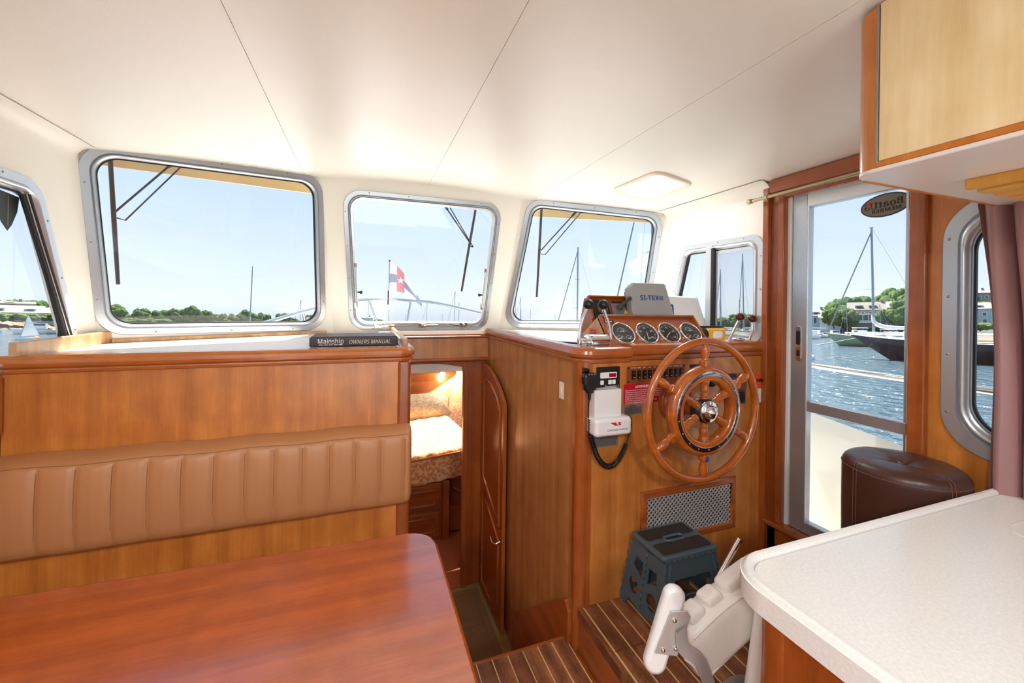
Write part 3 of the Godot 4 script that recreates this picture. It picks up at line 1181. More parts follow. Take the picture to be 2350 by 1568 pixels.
	put(mb, "slider_frame", M.alu_bright, sr)

# ---------------------------------------------------------------- side door and its surround
func build_door() -> void:
	var t := structure("trim_4", "varnished cherry door post and header")
	var mb := MB.new()
	mb.bb(Vector3(2.105, 0.20, -1.672), Vector3(2.20, 2.29, -1.635), 0.006)
	put(mb, "post_outer", M.cherry_red_v, t)
	mb = MB.new()
	mb.bb(Vector3(2.130, 0.20, -1.636), Vector3(2.20, 2.26, -1.588), 0.003)
	put(mb, "post_recess", M.cherry_dark_v, t)
	mb = MB.new()
	mb.bb(Vector3(2.112, 0.45, -1.590), Vector3(2.20, 2.255, -1.550), 0.008)
	put(mb, "post_inner", M.cherry_red_v, t)
	mb = MB.new()
	mb.bb(Vector3(2.11, 2.255, -1.64), Vector3(2.20, 2.33, 0.5), 0.006)
	put(mb, "header", M.cherry_dark_h, t)
	mb = MB.new()
	mb.bb(Vector3(2.118, 2.215, -1.60), Vector3(2.17, 2.25, -0.95), 0.006)
	put(mb, "header_lip", M.cherry_red_h, t)
	mb = MB.new()
	mb.bb(Vector3(2.125, 0.2, -1.03), Vector3(2.20, 2.26, -0.965), 0.012)
	put(mb, "after_post", M.cherry_red_v, t)
	mb = MB.new()
	mb.bb(Vector3(2.09, 0.425, -1.65), Vector3(2.19, 0.455, -0.96), 0.010)
	put(mb, "sill", M.cherry_red_h, t)
	mb = MB.new()
	mb.bb(Vector3(2.13, 0.20, -1.65), Vector3(2.16, 0.43, -0.96), 0.004)
	put(mb, "apron", M.cherry_dark_v, t)
	var d := structure("door_1", "sliding side door with metal frame and tall glass")
	mb = MB.new()
	mb.bb(Vector3(2.142, 0.455, -1.552), Vector3(2.20, 2.26, -1.532), 0.003)
	put(mb, "jamb", M.white_plastic, d)
	mb = MB.new()
	mb.bb(Vector3(2.150, 0.455, -1.530), Vector3(2.195, 2.22, -1.448), 0.005)
	mb.bb(Vector3(2.155, 0.455, -1.05), Vector3(2.195, 2.22, -1.01), 0.005)
	put(mb, "stile", M.alu, d)
	mb = MB.new()
	mb.bb(Vector3(2.150, 2.145, -1.46), Vector3(2.195, 2.235, -1.01), 0.005)
	put(mb, "top_rail", M.alu_bright, d)
	mb = MB.new()
	mb.bb(Vector3(2.150, 0.456, -1.46), Vector3(2.195, 0.515, -1.01), 0.005)
	put(mb, "bottom_rail", M.alu, d)
	mb = MB.new()
	mb.bb(Vector3(2.152, 1.088, -1.45), Vector3(2.192, 1.142, -1.03), 0.004)
	put(mb, "middle_rail", M.alu, d)
	mb = MB.new()
	for s: Array in [[0.512, 1.09], [1.14, 2.148]]:
		mb.quad(Vector3(2.172, s[0], -1.452), Vector3(2.172, s[1], -1.452), Vector3(2.172, s[1], -1.03), Vector3(2.172, s[0], -1.03))
	put(mb, "pane", M.pane_side, d)
	mb = MB.new()
	mb.tube(PackedVector3Array([Vector3(2.150, 0.512, -1.447), Vector3(2.150, 2.146, -1.447)]), 0.004, 6)
	put(mb, "glazing_bead", M.alu_bright, d)
	mb = MB.new()
	mb.prism(rrect(0.03, 0.185, 0.014, 5), 0.006, face(Vector3(2.150, 1.435, -1.487), Vector3.LEFT), 0.002)
	var la := put(mb, "latch_plate", M.steel, d)
	mb = MB.new()
	mb.prism(rrect(0.02, 0.075, 0.01, 5), 0.004, face(Vector3(2.1445, 1.465, -1.487), Vector3.LEFT), 0.001)
	mb.prism(rrect(0.014, 0.032, 0.006, 5), 0.004, face(Vector3(2.1445, 1.385, -1.487), Vector3.LEFT), 0.001)
	put(mb, "latch_recess", M.black, la)
	# oval membership sticker on the door glass, read from outside
	var s := thing("oval_sticker", "oval member sticker reading in reverse on the side door glass", "sticker")
	var ov := PackedVector2Array()
	var ov2 := PackedVector2Array()
	for a in 40:
		var th := TAU * a / 40
		ov.append(Vector2(cos(th) * 0.095, sin(th) * 0.052))
		ov2.append(Vector2(cos(th) * 0.088, sin(th) * 0.045))
	var f := face(Vector3(2.168, 2.085, -1.128), Vector3.LEFT)
	f = f * xf(Vector3.ZERO, 0, 0, 3)
	mb = MB.new()
	mb.prism(ov, 0.001, f)
	put(mb, "border", M.shade, s)
	mb = MB.new()
	mb.prism(ov2, 0.001, f * xf(Vector3(0, 0, 0.0011)))
	put(mb, "field", M.sticker_face, s)
	var flipx := Transform3D(Basis.from_scale(Vector3(-1, 1, 1)), Vector3.ZERO)
	words("BoatUS", 0.030, f * xf(Vector3(-0.006, 0.006, 0.0026)) * flipx, M.ink_black, s, true, 0.0004, "lettering", 1.0, true)
	words("MEMBER", 0.016, f * xf(Vector3(0.004, -0.022, 0.0026)) * flipx, M.ink_black, s, false, 0.0004, "lettering", 1.2, true)
	mb = MB.new()
	mb.prism(PackedVector2Array([Vector2(-0.070, 0.004), Vector2(-0.050, 0.004), Vector2(-0.060, 0.036)]), 0.0006, f * xf(Vector3(0, 0, 0.0023)))
	put(mb, "emblem", M.ink_red, s)
	# curtain and rod
	var rod := thing("curtain_rod", "thin metal curtain rod with end knob above the side door", "rod")
	mb = MB.new()
	mb.tube(PackedVector3Array([Vector3(2.055, 2.223, -1.70), Vector3(2.055, 2.232, 0.40)]), 0.010, 12)
	put(mb, "tube", M.brass, rod)
	mb = MB.new()
	mb.lathe([Vector2(0.0001, 0.034), Vector2(0.010, 0.032), Vector2(0.016, 0.02), Vector2(0.012, 0.006), Vector2(0.013, 0.0), Vector2(0.0001, -0.001)], aim(Vector3(2.055, 2.223, -1.695), Vector3(0, 0, -1)), 16)
	put(mb, "end_knob", M.brass, rod)
	mb = MB.new()
	mb.tube(PackedVector3Array([Vector3(2.055, 2.223, -1.615), Vector3(2.055, 2.223, -1.60)]), 0.014, 12)
	mb.tube(PackedVector3Array([Vector3(2.055, 2.223, -1.61), Vector3(2.11, 2.25, -1.61)]), 0.005, 8)
	put(mb, "bracket", M.brass, rod)
	var cu := thing("curtain", "mauve satin curtain hanging beside the tall side window", "curtain")
	for layer in 1:
		var rows := []
		for r in 40:
			var fy := r / 39.0
			var y := lerpf(2.01, 0.93, fy)
			var row := PackedVector3Array()
			for q in 90:
				var fx := q / 89.0
				var z0 := -0.815 + 0.055 * smoothstep(0.1, 0.9, fy) + (0.02 * sin(fy * 5.0))
				var z := lerpf(z0, -0.10, fx)
				var amp := 0.022 * (0.7 + 0.5 * sin(fx * 9.0 + 1.0)) * (1.0 + 0.25 * sin(fy * 3.0 + fx * 8.0))
				var ph := fx * 62.0 + 0.9 * sin(fy * 2.4 + fx * 5.0)
				var x := 2.085 + amp * sin(ph) + 0.006 * sin(ph * 2.3 + fy * 2.0) + layer * 0.002
				row.append(Vector3(x, y + 0.004 * sin(ph), z + 0.008 * cos(ph)))
			rows.append(row)
		mb = MB.new()
		mb.grid(rows, false, false, layer == 0)
		put(mb, "cloth" if layer == 0 else "lining", M.curtain, cu)

# ---------------------------------------------------------------- companionway and fore cabin
func build_cabin() -> void:
	# bulkhead with an arched opening
	var w := structure("wall_forward", "cherry bulkhead with arched companionway")
	var pts := PackedVector2Array()
	pts.append_array(PackedVector2Array([Vector2(-1.3, -0.7), Vector2(0.10, -0.7), Vector2(0.10, 1.05)]))
	for k in 13:
		var f := k / 12.0
		pts.append(Vector2(lerpf(0.12, 0.752, f), 1.105 + 0.055 * sin(PI * lerpf(0.12, 0.86, f)) - 0.02 * f))
	pts.append_array(PackedVector2Array([Vector2(0.757, 1.05), Vector2(0.757, -0.7), Vector2(1.0, -0.7), Vector2(1.0, 1.37), Vector2(-1.3, 1.37)]))
	var mb := MB.new()
	mb.prism(pts, 0.03, xf(Vector3(0, 0, -3.235)), 0.0)
	put(mb, "bulkhead_panel", M.cherry_dark_v, w)
	# flat moulding that follows the opening
	mb = MB.new()
	var path := PackedVector3Array([Vector3(0.778, -0.67, -3.205), Vector3(0.778, 1.045, -3.205)])
	for k in 10:
		var f := k / 9.0
		path.append(Vector3(lerpf(0.765, 0.12, f), 1.125 + 0.055 * sin(PI * lerpf(0.86, 0.12, f)) - 0.02 * (1 - f), -3.205))
	mb.sweep(path, PackedVector2Array([Vector2(-0.02, 0), Vector2(-0.02, 0.012), Vector2(-0.016, 0.016), Vector2(0.016, 0.016), Vector2(0.02, 0.012), Vector2(0.02, 0)]), Vector3.BACK)
	put(mb, "opening_moulding", M.cherry_dark_v, w)
	mb = MB.new()
	mb.bb(Vector3(0.10, 1.165, -3.21), Vector3(0.955, 1.345, -3.17), 0.003)
	put(mb, "header_panel", M.cherry_side, w)
	mb = MB.new()
	mb.tube(PackedVector3Array([Vector3(0.10, 1.172, -3.172), Vector3(0.955, 1.172, -3.172)]), 0.017, 12)
	mb.bb(Vector3(0.10, 1.345, -3.22), Vector3(0.955, 1.362, -3.155), 0.006)
	put(mb, "header_trim", M.cherry_dark_h, w)
	mb = MB.new()
	mb.bb(Vector3(0.10, 1.36, -3.34), Vector3(0.955, 1.40, -3.22))
	put(mb, "liner_ledge", M.liner, w)
	# companionway flat: carpet and a patterned runner
	var f := structure("floor_companionway", "carpeted companionway flat")
	mb = MB.new()
	mb.bb(Vector3(0.18, -0.72, -3.22), Vector3(0.96, -0.67, -1.77))
	put(mb, "carpet", M.carpet_gold, f)
	mb = MB.new()
	mb.bb(Vector3(0.14, -0.72, -3.26), Vector3(0.80, -0.655, -3.20), 0.006)
	put(mb, "threshold", M.cherry_dark_h, f)
	var ru := thing("runner_mat", "brown patterned runner mat in the companionway", "mat", Vector3(0.56, -0.668, -2.6))
	mb = MB.new()
	mb.bb(Vector3(-0.32, 0, -0.55), Vector3(0.32, 0.008, 0.55), 0.003)
	put(mb, "weave", M.runner, ru)
	mb = MB.new()
	for e: Array in [[-0.27, 0.004, 1.0], [0.27, 0.004, 1.0]]:
		mb.bb(Vector3(e[0] - 0.004, 0.006, -0.50), Vector3(e[0] + 0.004, 0.0092, 0.50), 0.001)
	for z: float in [-0.50, -0.17, 0.17, 0.50]:
		mb.bb(Vector3(-0.27, 0.006, z - 0.004), Vector3(0.27, 0.0092, z + 0.004), 0.001)
	for z: float in [-0.335, 0.0, 0.335]:
		mb.rbox(xf(Vector3(0, 0.0078, z), 0, 32, 0), Vector3(0.46, 0.0028, 0.006), 0.001)
		mb.rbox(xf(Vector3(0, 0.0078, z), 0, -32, 0), Vector3(0.46, 0.0028, 0.006), 0.001)
	put(mb, "pattern", M.runner_line, ru)
	# open door folded back against the console side
	var d := structure("door_2", "open panelled cabin door folded back")
	var dx := 0.908
	var leaf := PackedVector2Array([Vector2(0, -0.66), Vector2(0.545, -0.66), Vector2(0.545, 0.925)])
	for k in 8:
		var th := k / 7.0
		leaf.append(Vector2(lerpf(0.545, 0.0, th), 0.925 + 0.215 * sin(PI / 2 * th) ** 0.8))
	var lf := Transform3D(Basis(Vector3(0, 0, 1), Vector3(0, 1, 0), Vector3(-1, 0, 0)), Vector3(dx + 0.028, 0, -3.185))
	mb = MB.new()
	mb.prism(leaf, 0.026, lf, 0.003)
	put(mb, "leaf", M.cherry_dark_v, d)
	mb = MB.new()
	var mould := PackedVector2Array([Vector2(-0.009, 0), Vector2(-0.006, 0.009), Vector2(0.003, 0.011), Vector2(0.009, 0)])
	var up_loop := PackedVector3Array()
	for q: Vector2 in [Vector2(0.07, 0.25), Vector2(0.30, 0.14), Vector2(0.475, 0.06), Vector2(0.475, 0.86), Vector2(0.40, 0.94), Vector2(0.25, 1.01), Vector2(0.07, 1.04)]:
		up_loop.append(lf * Vector3(q.x, q.y, 0.026))
	mb.sweep(up_loop, mould, Vector3.LEFT, true)
	var lo_loop := PackedVector3Array()
	for q: Vector2 in [Vector2(0.07, -0.59), Vector2(0.475, -0.59), Vector2(0.475, -0.05), Vector2(0.30, 0.03), Vector2(0.07, 0.13)]:
		lo_loop.append(lf * Vector3(q.x, q.y, 0.026))
	mb.sweep(lo_loop, mould, Vector3.LEFT, true)
	put(mb, "panel_moulding", M.cherry_red_v, d)
	mb = MB.new()
	mb.rbox(lf * xf(Vector3(0.515, -0.02, 0.028)), Vector3(0.02, 0.12, 0.005), 0.002)
	mb.tube(arc([lf * Vector3(0.515, -0.035, 0.03), lf * Vector3(0.515, -0.045, 0.06), lf * Vector3(0.49, -0.048, 0.075), lf * Vector3(0.43, -0.042, 0.07)], 6), 0.007, 8)
	put(mb, "lever_handle", M.chrome, d)
	mb = MB.new()
	for y: float in [0.93, 0.25, -0.45]:
		mb.rbox(lf * xf(Vector3(0.004, y, 0.024)), Vector3(0.03, 0.085, 0.008), 0.002)
	put(mb, "hinge", M.screw, d)
	# fore cabin shell
	w = structure("wall_cabin", "fore cabin lining")
	mb = MB.new()
	mb.quad(Vector3(-0.7, -0.67, -3.235), Vector3(1.55, -0.67, -3.235), Vector3(1.0, -0.67, -6.6), Vector3(-0.1, -0.67, -6.6))
	put(mb, "cabin_sole", M.carpet_red, w)
	mb = MB.new()
	for s: Array in [[1.62, 1.0], [-0.76, -1.0]]:
		var rows := []
		for k in 9:
			var y := lerpf(-0.67, 1.12, k / 8.0)
			var flare := 0.22 * (k / 8.0) ** 1.5
			rows.append(PackedVector3Array([Vector3(s[0] + s[1] * (flare - 0.1), y, -3.235), Vector3(s[0] + s[1] * (flare - 0.25), y, -4.6), Vector3(XC + s[1] * (0.10 + 0.75 + flare - 0.2), y, -5.6), Vector3(XC + s[1] * (0.10 + flare), y, -6.6)]))
		mb.grid(rows)
	put(mb, "hull_lining", M.gelcoat_cream, w)
	mb = MB.new()
	mb.bb(Vector3(-0.35, -0.1, -5.66), Vector3(1.25, 1.1, -5.64), 0.002)
	put(mb, "head_lining", M.gelcoat_cream, w)
	# deckhead over the berth with an open hatch that lets the sky in
	mb = MB.new()
	slab(mb, [Vector3(-1.0, 1.07, -3.235), Vector3(1.9, 1.07, -3.235), Vector3(1.2, 1.07, -6.6), Vector3(-0.4, 1.07, -6.6)], Vector3.DOWN, 0.06, rloop([Vector3(0.45, 1.07, -5.45), Vector3(1.10, 1.07, -5.45), Vector3(1.25, 1.07, -4.45), Vector3(0.45, 1.07, -4.45)], 0.06, 4))
	put(mb, "deckhead", M.gelcoat, w)
	# curved cherry panel at the head of the berth
	var hp := thing("berth_head_panel", "curved cherry panel at the head of the berth", "panel")
	mb = MB.new()
	var pp := PackedVector2Array([Vector2(-0.2, 0.66), Vector2(-0.2, 0.36)])
	for k in 9:
		var q := k / 8.0
		pp.append(Vector2(lerpf(0.70, 1.27, q), 0.36 + 0.30 * (1.0 - cos(q * PI / 2)) ** 0.8))
	mb.prism(pp, 0.018, xf(Vector3(0, 0, -5.62)), 0.003)
	put(mb, "panel", M.cherry_red_h, hp)
	mb = MB.new()
	mb.lathe([Vector2(0.035, 0), Vector2(0.04, -0.015), Vector2(0.034, -0.04), Vector2(0.0001, -0.05)], xf(Vector3(1.02, 0.665, -5.56)), 16)
	var rl := thing("reading_lamp", "small round white reading lamp over the berth", "lamp")
	put(mb, "lens", M.lamp_lens, rl)
	var ol := OmniLight3D.new()
	ol.name = "lamp_light"
	ol.light_energy = 0.10
	ol.light_size = 0.05
	ol.omni_range = 8.0
	ol.shadow_enabled = true
	rl.add_child(ol)
	ol.position = Vector3(1.02, 0.57, -5.50)
	# berth: drawer base, quilted spread, pillow
	var b := thing("berth", "berth with leaf patterned quilt and drawer base", "bed", Vector3(XC, -0.67, -3.95))
	mb = MB.new()
	mb.bb(Vector3(-0.55, 0.0, -1.6), Vector3(0.36, 0.55, 0.03), 0.006)
	put(mb, "base", M.cherry_dark_v, b)
	for y: float in [0.04, 0.30]:
		mb = MB.new()
		mb.bb(Vector3(-0.16, y, 0.028), Vector3(0.28, y + 0.235, 0.045), 0.005)
		var dr := put(mb, "drawer_front", M.cherry_dark_h, b)
		mb = MB.new()
		var loop := PackedVector3Array()
		for q: Vector2 in [Vector2(-0.11, y + 0.05), Vector2(0.23, y + 0.05), Vector2(0.23, y + 0.185), Vector2(-0.11, y + 0.185)]:
			loop.append(Vector3(q.x, q.y, 0.045))
		mb.sweep(loop, PackedVector2Array([Vector2(-0.008, 0), Vector2(0, 0.009), Vector2(0.008, 0)]), Vector3.BACK, true)
		put(mb, "drawer_moulding", M.cherry_dark_h, dr)
	mb = MB.new()
	mb.bb(Vector3(0.30, 0.0, 0.02), Vector3(0.37, 0.56, 0.06), 0.006)
	put(mb, "corner_post", M.cherry_dark_v, b)
	var rows := []
	var drops := [Vector2(0.035, 0.545), Vector2(0.05, 0.56), Vector2(0.052, 0.60), Vector2(0.052, 0.70), Vector2(0.05, 0.79), Vector2(0.03, 0.83), Vector2(-0.02, 0.845), Vector2(-0.30, 0.87), Vector2(-0.8, 0.885), Vector2(-1.6, 0.89)]
	for e: Vector2 in drops:
		var row := PackedVector3Array()
		for k in 60:
			var x := lerpf(-0.95, 0.80, k / 59.0)
			var bow := -0.10 * (x / 0.8) ** 2
			var pf := 0.006 * sin(x * 55.0 + e.y * 20.0) * (1.0 if e.y < 0.8 else 0.3)
			row.append(Vector3(x, e.y + 0.06 * x + 0.004 * sin(x * 40.0), e.x + bow + pf))
		rows.append(row)
	mb = MB.new()
	mb.grid(rows)
	var qu := put(mb, "quilt", M.quilt, b)
	mb = MB.new()
	var cp := PackedVector3Array()
	for k in 40:
		var x := lerpf(-0.95, 0.80, k / 39.0)
		cp.append(Vector3(x, 0.795 + 0.06 * x, 0.058 - 0.10 * (x / 0.8) ** 2))
	mb.tube(cp, 0.009, 8)
	put(mb, "piping", M.cord_trim, qu)
	var pl := thing("pillow", "leaf patterned pillow with corded edge on the berth", "pillow", Vector3(0.60, 0.245, -5.22))
	rows = []
	for r in 17:
		var fv := r / 16.0 * 2 - 1
		var row := PackedVector3Array()
		for k in 25:
			var fu := k / 24.0 * 2 - 1
			var sx := 1.0 - 0.08 * (1 - absf(fv)) * fu * fu
			row.append(Vector3(fu * 0.50 * (1.0 - 0.05 * (1 - fv * fv)) * sx, 0.0 + 0.17 * (maxf(0.0, (1 - fu ** 4)) * maxf(0.0, (1 - fv ** 4))) ** 0.6, fv * 0.30 * (1.0 - 0.06 * (1 - fu * fu))))
		rows.append(row)
	mb = MB.new()
	mb.grid(rows, false, false, true)
	put(mb, "case", M.pillow_print, pl)
	mb = MB.new()
	var edge := PackedVector3Array()
	for e: Array in [[0, 0, 1, 25], [1, 24, 1, 17], [0, 16, -1, 25], [1, 0, -1, 17]]:
		for k in e[3]:
			var q: int = k if e[2] > 0 else e[3] - 1 - k
			edge.append(rows[e[1]][q] if e[0] == 0 else rows[q][e[1]])
	var clean := PackedVector3Array()
	for q in edge:
		if clean.is_empty() or clean[clean.size() - 1].distance_to(q) > 0.004:
			clean.append(q)
	clean.remove_at(clean.size() - 1)
	mb.tube(clean, 0.008, 7, true)
	put(mb, "piping", M.cord_trim, pl)
	pl.rotation_degrees = Vector3(14, 0, 0)
	# carpeted step against the hull beside the berth
	var cs := thing("cabin_step", "carpet covered step beside the berth base", "step", Vector3(0.81, -0.67, -4.05))
	mb = MB.new()
	mb.bb(Vector3(0, 0, -0.9), Vector3(0.7, 0.26, 0.06), 0.03)
	mb.bb(Vector3(0.03, 0.2, -0.9), Vector3(0.7, 0.56, 0.0), 0.03)
	put(mb, "carpet", M.carpet_red, cs)
	mb = MB.new()
	mb.tube(arc([Vector3(0.05, 0.44, 0.03), Vector3(0.10, 0.41, 0.05), Vector3(0.20, 0.36, 0.05)], 4), 0.013, 8)
	put(mb, "grab_handle", M.cherry_dark_h, cs)

# ---------------------------------------------------------------- port side: settee, table
func build_settee() -> void:
	var t := thing("settee_partition", "cherry seat back partition with moulded cap rail and white shelf top", "partition", Vector3(-0.53, 0, -2.1))
	var mb := MB.new()
	mb.bb(Vector3(-0.759, 0.0, -0.03), Vector3(0.70, 1.33, 0.0), 0.002)
	put(mb, "face_panel", M.cherry_v, t)
	mb = MB.new()
	mb.rbox(xf(Vector3(0.722, 0.655, -0.02)), Vector3(0.066, 1.35, 0.06), 0.018, 3)
	put(mb, "corner_post", M.cherry_dark_v, t)
	mb = MB.new()
	mb.bb(Vector3(0.72, -0.67, -1.10), Vector3(0.75, 1.335, -0.03), 0.002)
	put(mb, "end_panel", M.cherry_dark_v, t)
	# cap rail round the corner: bullnose over a fillet
	var corner := PackedVector3Array([Vector3(-0.76, 1.325, 0.0)])
	for k in 9:
		var th := PI / 2 * (1 - k / 8.0)
		corner.append(Vector3(0.70 + 0.055 * cos(th), 1.325, -0.055 + 0.055 * sin(th)))
	corner.append(Vector3(0.755, 1.325, -1.08))
	var prof := PackedVector2Array([Vector2(-0.05, 0.0), Vector2(0.006, 0.0), Vector2(0.011, 0.003), Vector2(0.012, 0.012), Vector2(0.011, 0.018), Vector2(0.008, 0.021), Vector2(0.014, 0.022), Vector2(0.020, 0.028), Vector2(0.023, 0.040), Vector2(0.021, 0.054), Vector2(0.014, 0.065), Vector2(0.004, 0.070), Vector2(-0.05, 0.070)])
	mb = MB.new()
	mb.sweep(corner, prof, Vector3.UP)
	put(mb, "cap_rail", M.cherry_h, t)
	mb = MB.new()
	mb.prism(PackedVector2Array([Vector2(-0.76, 0.03), Vector2(0.715, 0.03), Vector2(0.715, 1.14), Vector2(0.32, 1.17), Vector2(0.25, 1.165), Vector2(-0.76, 0.62)]), 0.02, Transform3D(Basis(Vector3.RIGHT, Vector3(0, 0, -1), Vector3.UP), Vector3(0, 1.366, 0)), 0.0)
	put(mb, "shelf_top", M.laminate_white, t)
	mb = MB.new()
	mb.rbox(xf(Vector3(0.735, 1.405, -0.62)), Vector3(0.026, 0.05, 1.06), 0.008, 2)
	put(mb, "end_fiddle", M.cherry_pale, t)
	mb = MB.new()
	mb.rbox(xf(Vector3(-0.725, 1.415, -0.33)), Vector3(0.024, 0.065, 0.68), 0.006, 2)
	mb.rbox(xf(Vector3(-0.69, 1.43, -0.665), 0, 0, 0), Vector3(0.07, 0.045, 0.02), 0.008, 2)
	put(mb, "side_fiddle", M.cherry_pale, t)
	mb = MB.new()
	mb.rbox(Transform3D(Basis(Vector3.UP, atan2(0.54, 1.0)), Vector3(-0.22, 1.396, -0.87)), Vector3(1.12, 0.022, 0.018), 0.005, 2)
	put(mb, "front_fiddle", M.cherry_pale, t)
	# upholstered bolster with stitched flutes
	var b := thing("seat_bolster", "tan vinyl settee bolster with vertical stitched flutes", "cushion", Vector3(-0.53, 0.636, -2.1))
	var x0 := -0.755
	var x1 := 0.757
	var seams := PackedFloat32Array()
	for k in 15:
		seams.append(0.722 - 0.1105 * k)
	var rows := []
	var prof2 := [Vector2(0.002, 0.0), Vector2(0.03, 0.0), Vector2(0.07, 0.006), Vector2(0.098, 0.03), Vector2(0.108, 0.07), Vector2(0.110, 0.12), Vector2(0.109, 0.18), Vector2(0.107, 0.25), Vector2(0.103, 0.30), Vector2(0.097, 0.332), Vector2(0.088, 0.348), Vector2(0.07, 0.362), Vector2(0.03, 0.376), Vector2(0.002, 0.380)]
	for e: Vector2 in prof2:
		var row := PackedVector3Array()
		for k in 240:
			var x := lerpf(x0, x1, k / 239.0)
			var near := 9.0
			for s in seams:
				near = minf(near, absf(x - s))
			var on := clampf((e.x - 0.086) / 0.012, 0.0, 1.0)
			var dip := 0.007 * exp(-near * near / 0.00012) * on - 0.004 * on * clampf(near / 0.055, 0, 1)
			var ends := 1.0
			var m := minf(x1 - x, x - x0 + 0.2)
			if m < 0.03:
				ends = sqrt(maxf(0.0, 1.0 - pow(1.0 - m / 0.03, 2.0)))
			var sq := 1.0 - 0.10 * (1.0 - ends)
			row.append(Vector3(x, 0.19 + (e.y - 0.19) * sq + 0.003 * sin(x * 17.0) * (1.0 if e.y > 0.3 else 0.4), maxf(0.002, (e.x - dip) * lerpf(0.55, 1.0, ends))))
		rows.append(row)
	mb = MB.new()
	mb.grid(rows)
	# close the free end
	var last := PackedVector3Array()
	for row: PackedVector3Array in rows:
		last.append(row[239])
	last.append(Vector3(x1, 0.19, 0.0))
	fan(mb, last, true)
	put(mb, "vinyl_cover", M.vinyl_tan, b)
	mb = MB.new()
	for s in seams:
		if s > -0.75:
			mb.tube(PackedVector3Array([Vector3(s, 0.05, 0.0955), Vector3(s, 0.09, 0.1025), Vector3(s, 0.2, 0.1035), Vector3(s, 0.30, 0.0975), Vector3(s, 0.33, 0.092)]), 0.0011, 4)
	var hem := PackedVector3Array()
	for k in 60:
		var x := lerpf(x0, 0.735, k / 59.0)
		hem.append(Vector3(x, 0.3495 + 0.003 * sin(x * 17.0), 0.0885))
	mb.tube(hem, 0.0012, 4)
	put(mb, "stitching", M.stitch, b)
	# table with a rounded forward corner
	var ta := thing("dining_table", "glossy red brown dining table with rounded corner", "table", Vector3(-0.50, 0, -1.15))
	var poly := PackedVector2Array()
	var f := Transform3D(Basis(Vector3.RIGHT, Vector3(0, 0, -1), Vector3.UP), Vector3(0, 0.684, 0))
	var ri := 0.77
	var fw := 0.478
	for k in 9:
		var th := PI / 2 * k / 8.0
		poly.append(Vector2(ri - 0.115 + 0.115 * cos(th), fw - 0.115 + 0.115 * sin(th)))
	poly.append(Vector2(-0.74, fw + 0.04))
	poly.append(Vector2(-0.74, -0.50))
	for k in 9:
		var th := -PI / 2 + PI / 2 * k / 8.0
		poly.append(Vector2(ri - 0.10 + 0.10 * cos(th), -0.40 + 0.10 * sin(th)))
	mb = MB.new()
	mb.prism(poly, 0.036, f, 0.011, true)
	put(mb, "table_top", M.table_wood, ta)
	mb = MB.new()
	mb.lathe([Vector2(0.05, 0.684), Vector2(0.05, 0.05), Vector2(0.16, 0.02), Vector2(0.18, 0.0)], xf(Vector3(0, 0, 0)), 20)
	put(mb, "pedestal", M.alu, ta)
	# settee seat under the table
	var se := thing("settee_seat", "tan settee seat under the table", "seat", Vector3(-0.53, 0, -2.1))
	mb = MB.new()
	mb.bb(Vector3(-0.75, 0.0, 0.002), Vector3(0.66, 0.30, 0.42), 0.006)
	put(mb, "seat_box", M.cherry_v, se)
	mb = MB.new()
	mb.rbox(xf(Vector3(-0.04, 0.36, 0.22)), Vector3(1.40, 0.11, 0.43), 0.03, 3)
	put(mb, "seat_cushion", M.vinyl_tan, se)
	# binder on the shelf
	var bk := thing("owners_manual", "dark binder with white lettering lying on the shelf", "book", Vector3(-0.045, 1.387, -2.26))
	mb = MB.new()
	mb.bb(Vector3(-0.215, 0.0, -0.26), Vector3(0.215, 0.052, 0.0), 0.007)
	put(mb, "cover", M.manual_cover, bk)
	fit(words("Mainship", 0.024, xf(Vector3(-0.115, 0.029, 0.0006)), M.ink_white, bk), 0.12)
	mb = MB.new()
	for k in 5:
		mb.bb(Vector3(-0.17 + 0.023 * k, 0.009, 0), Vector3(-0.152 + 0.023 * k, 0.0125, 0.001), 0.0003)
	put(mb, "underline", M.ink_white, bk)
	var om := words("OWNERS MANUAL", 0.020, xf(Vector3(0.075, 0.024, 0.0006)), M.ink_cream, bk)
	fit(om, 0.205)
	om.transform = om.transform * Transform3D(Basis(Vector3(1, 0, 0), Vector3(0.2, 1, 0), Vector3(0, 0, 1)), Vector3.ZERO)

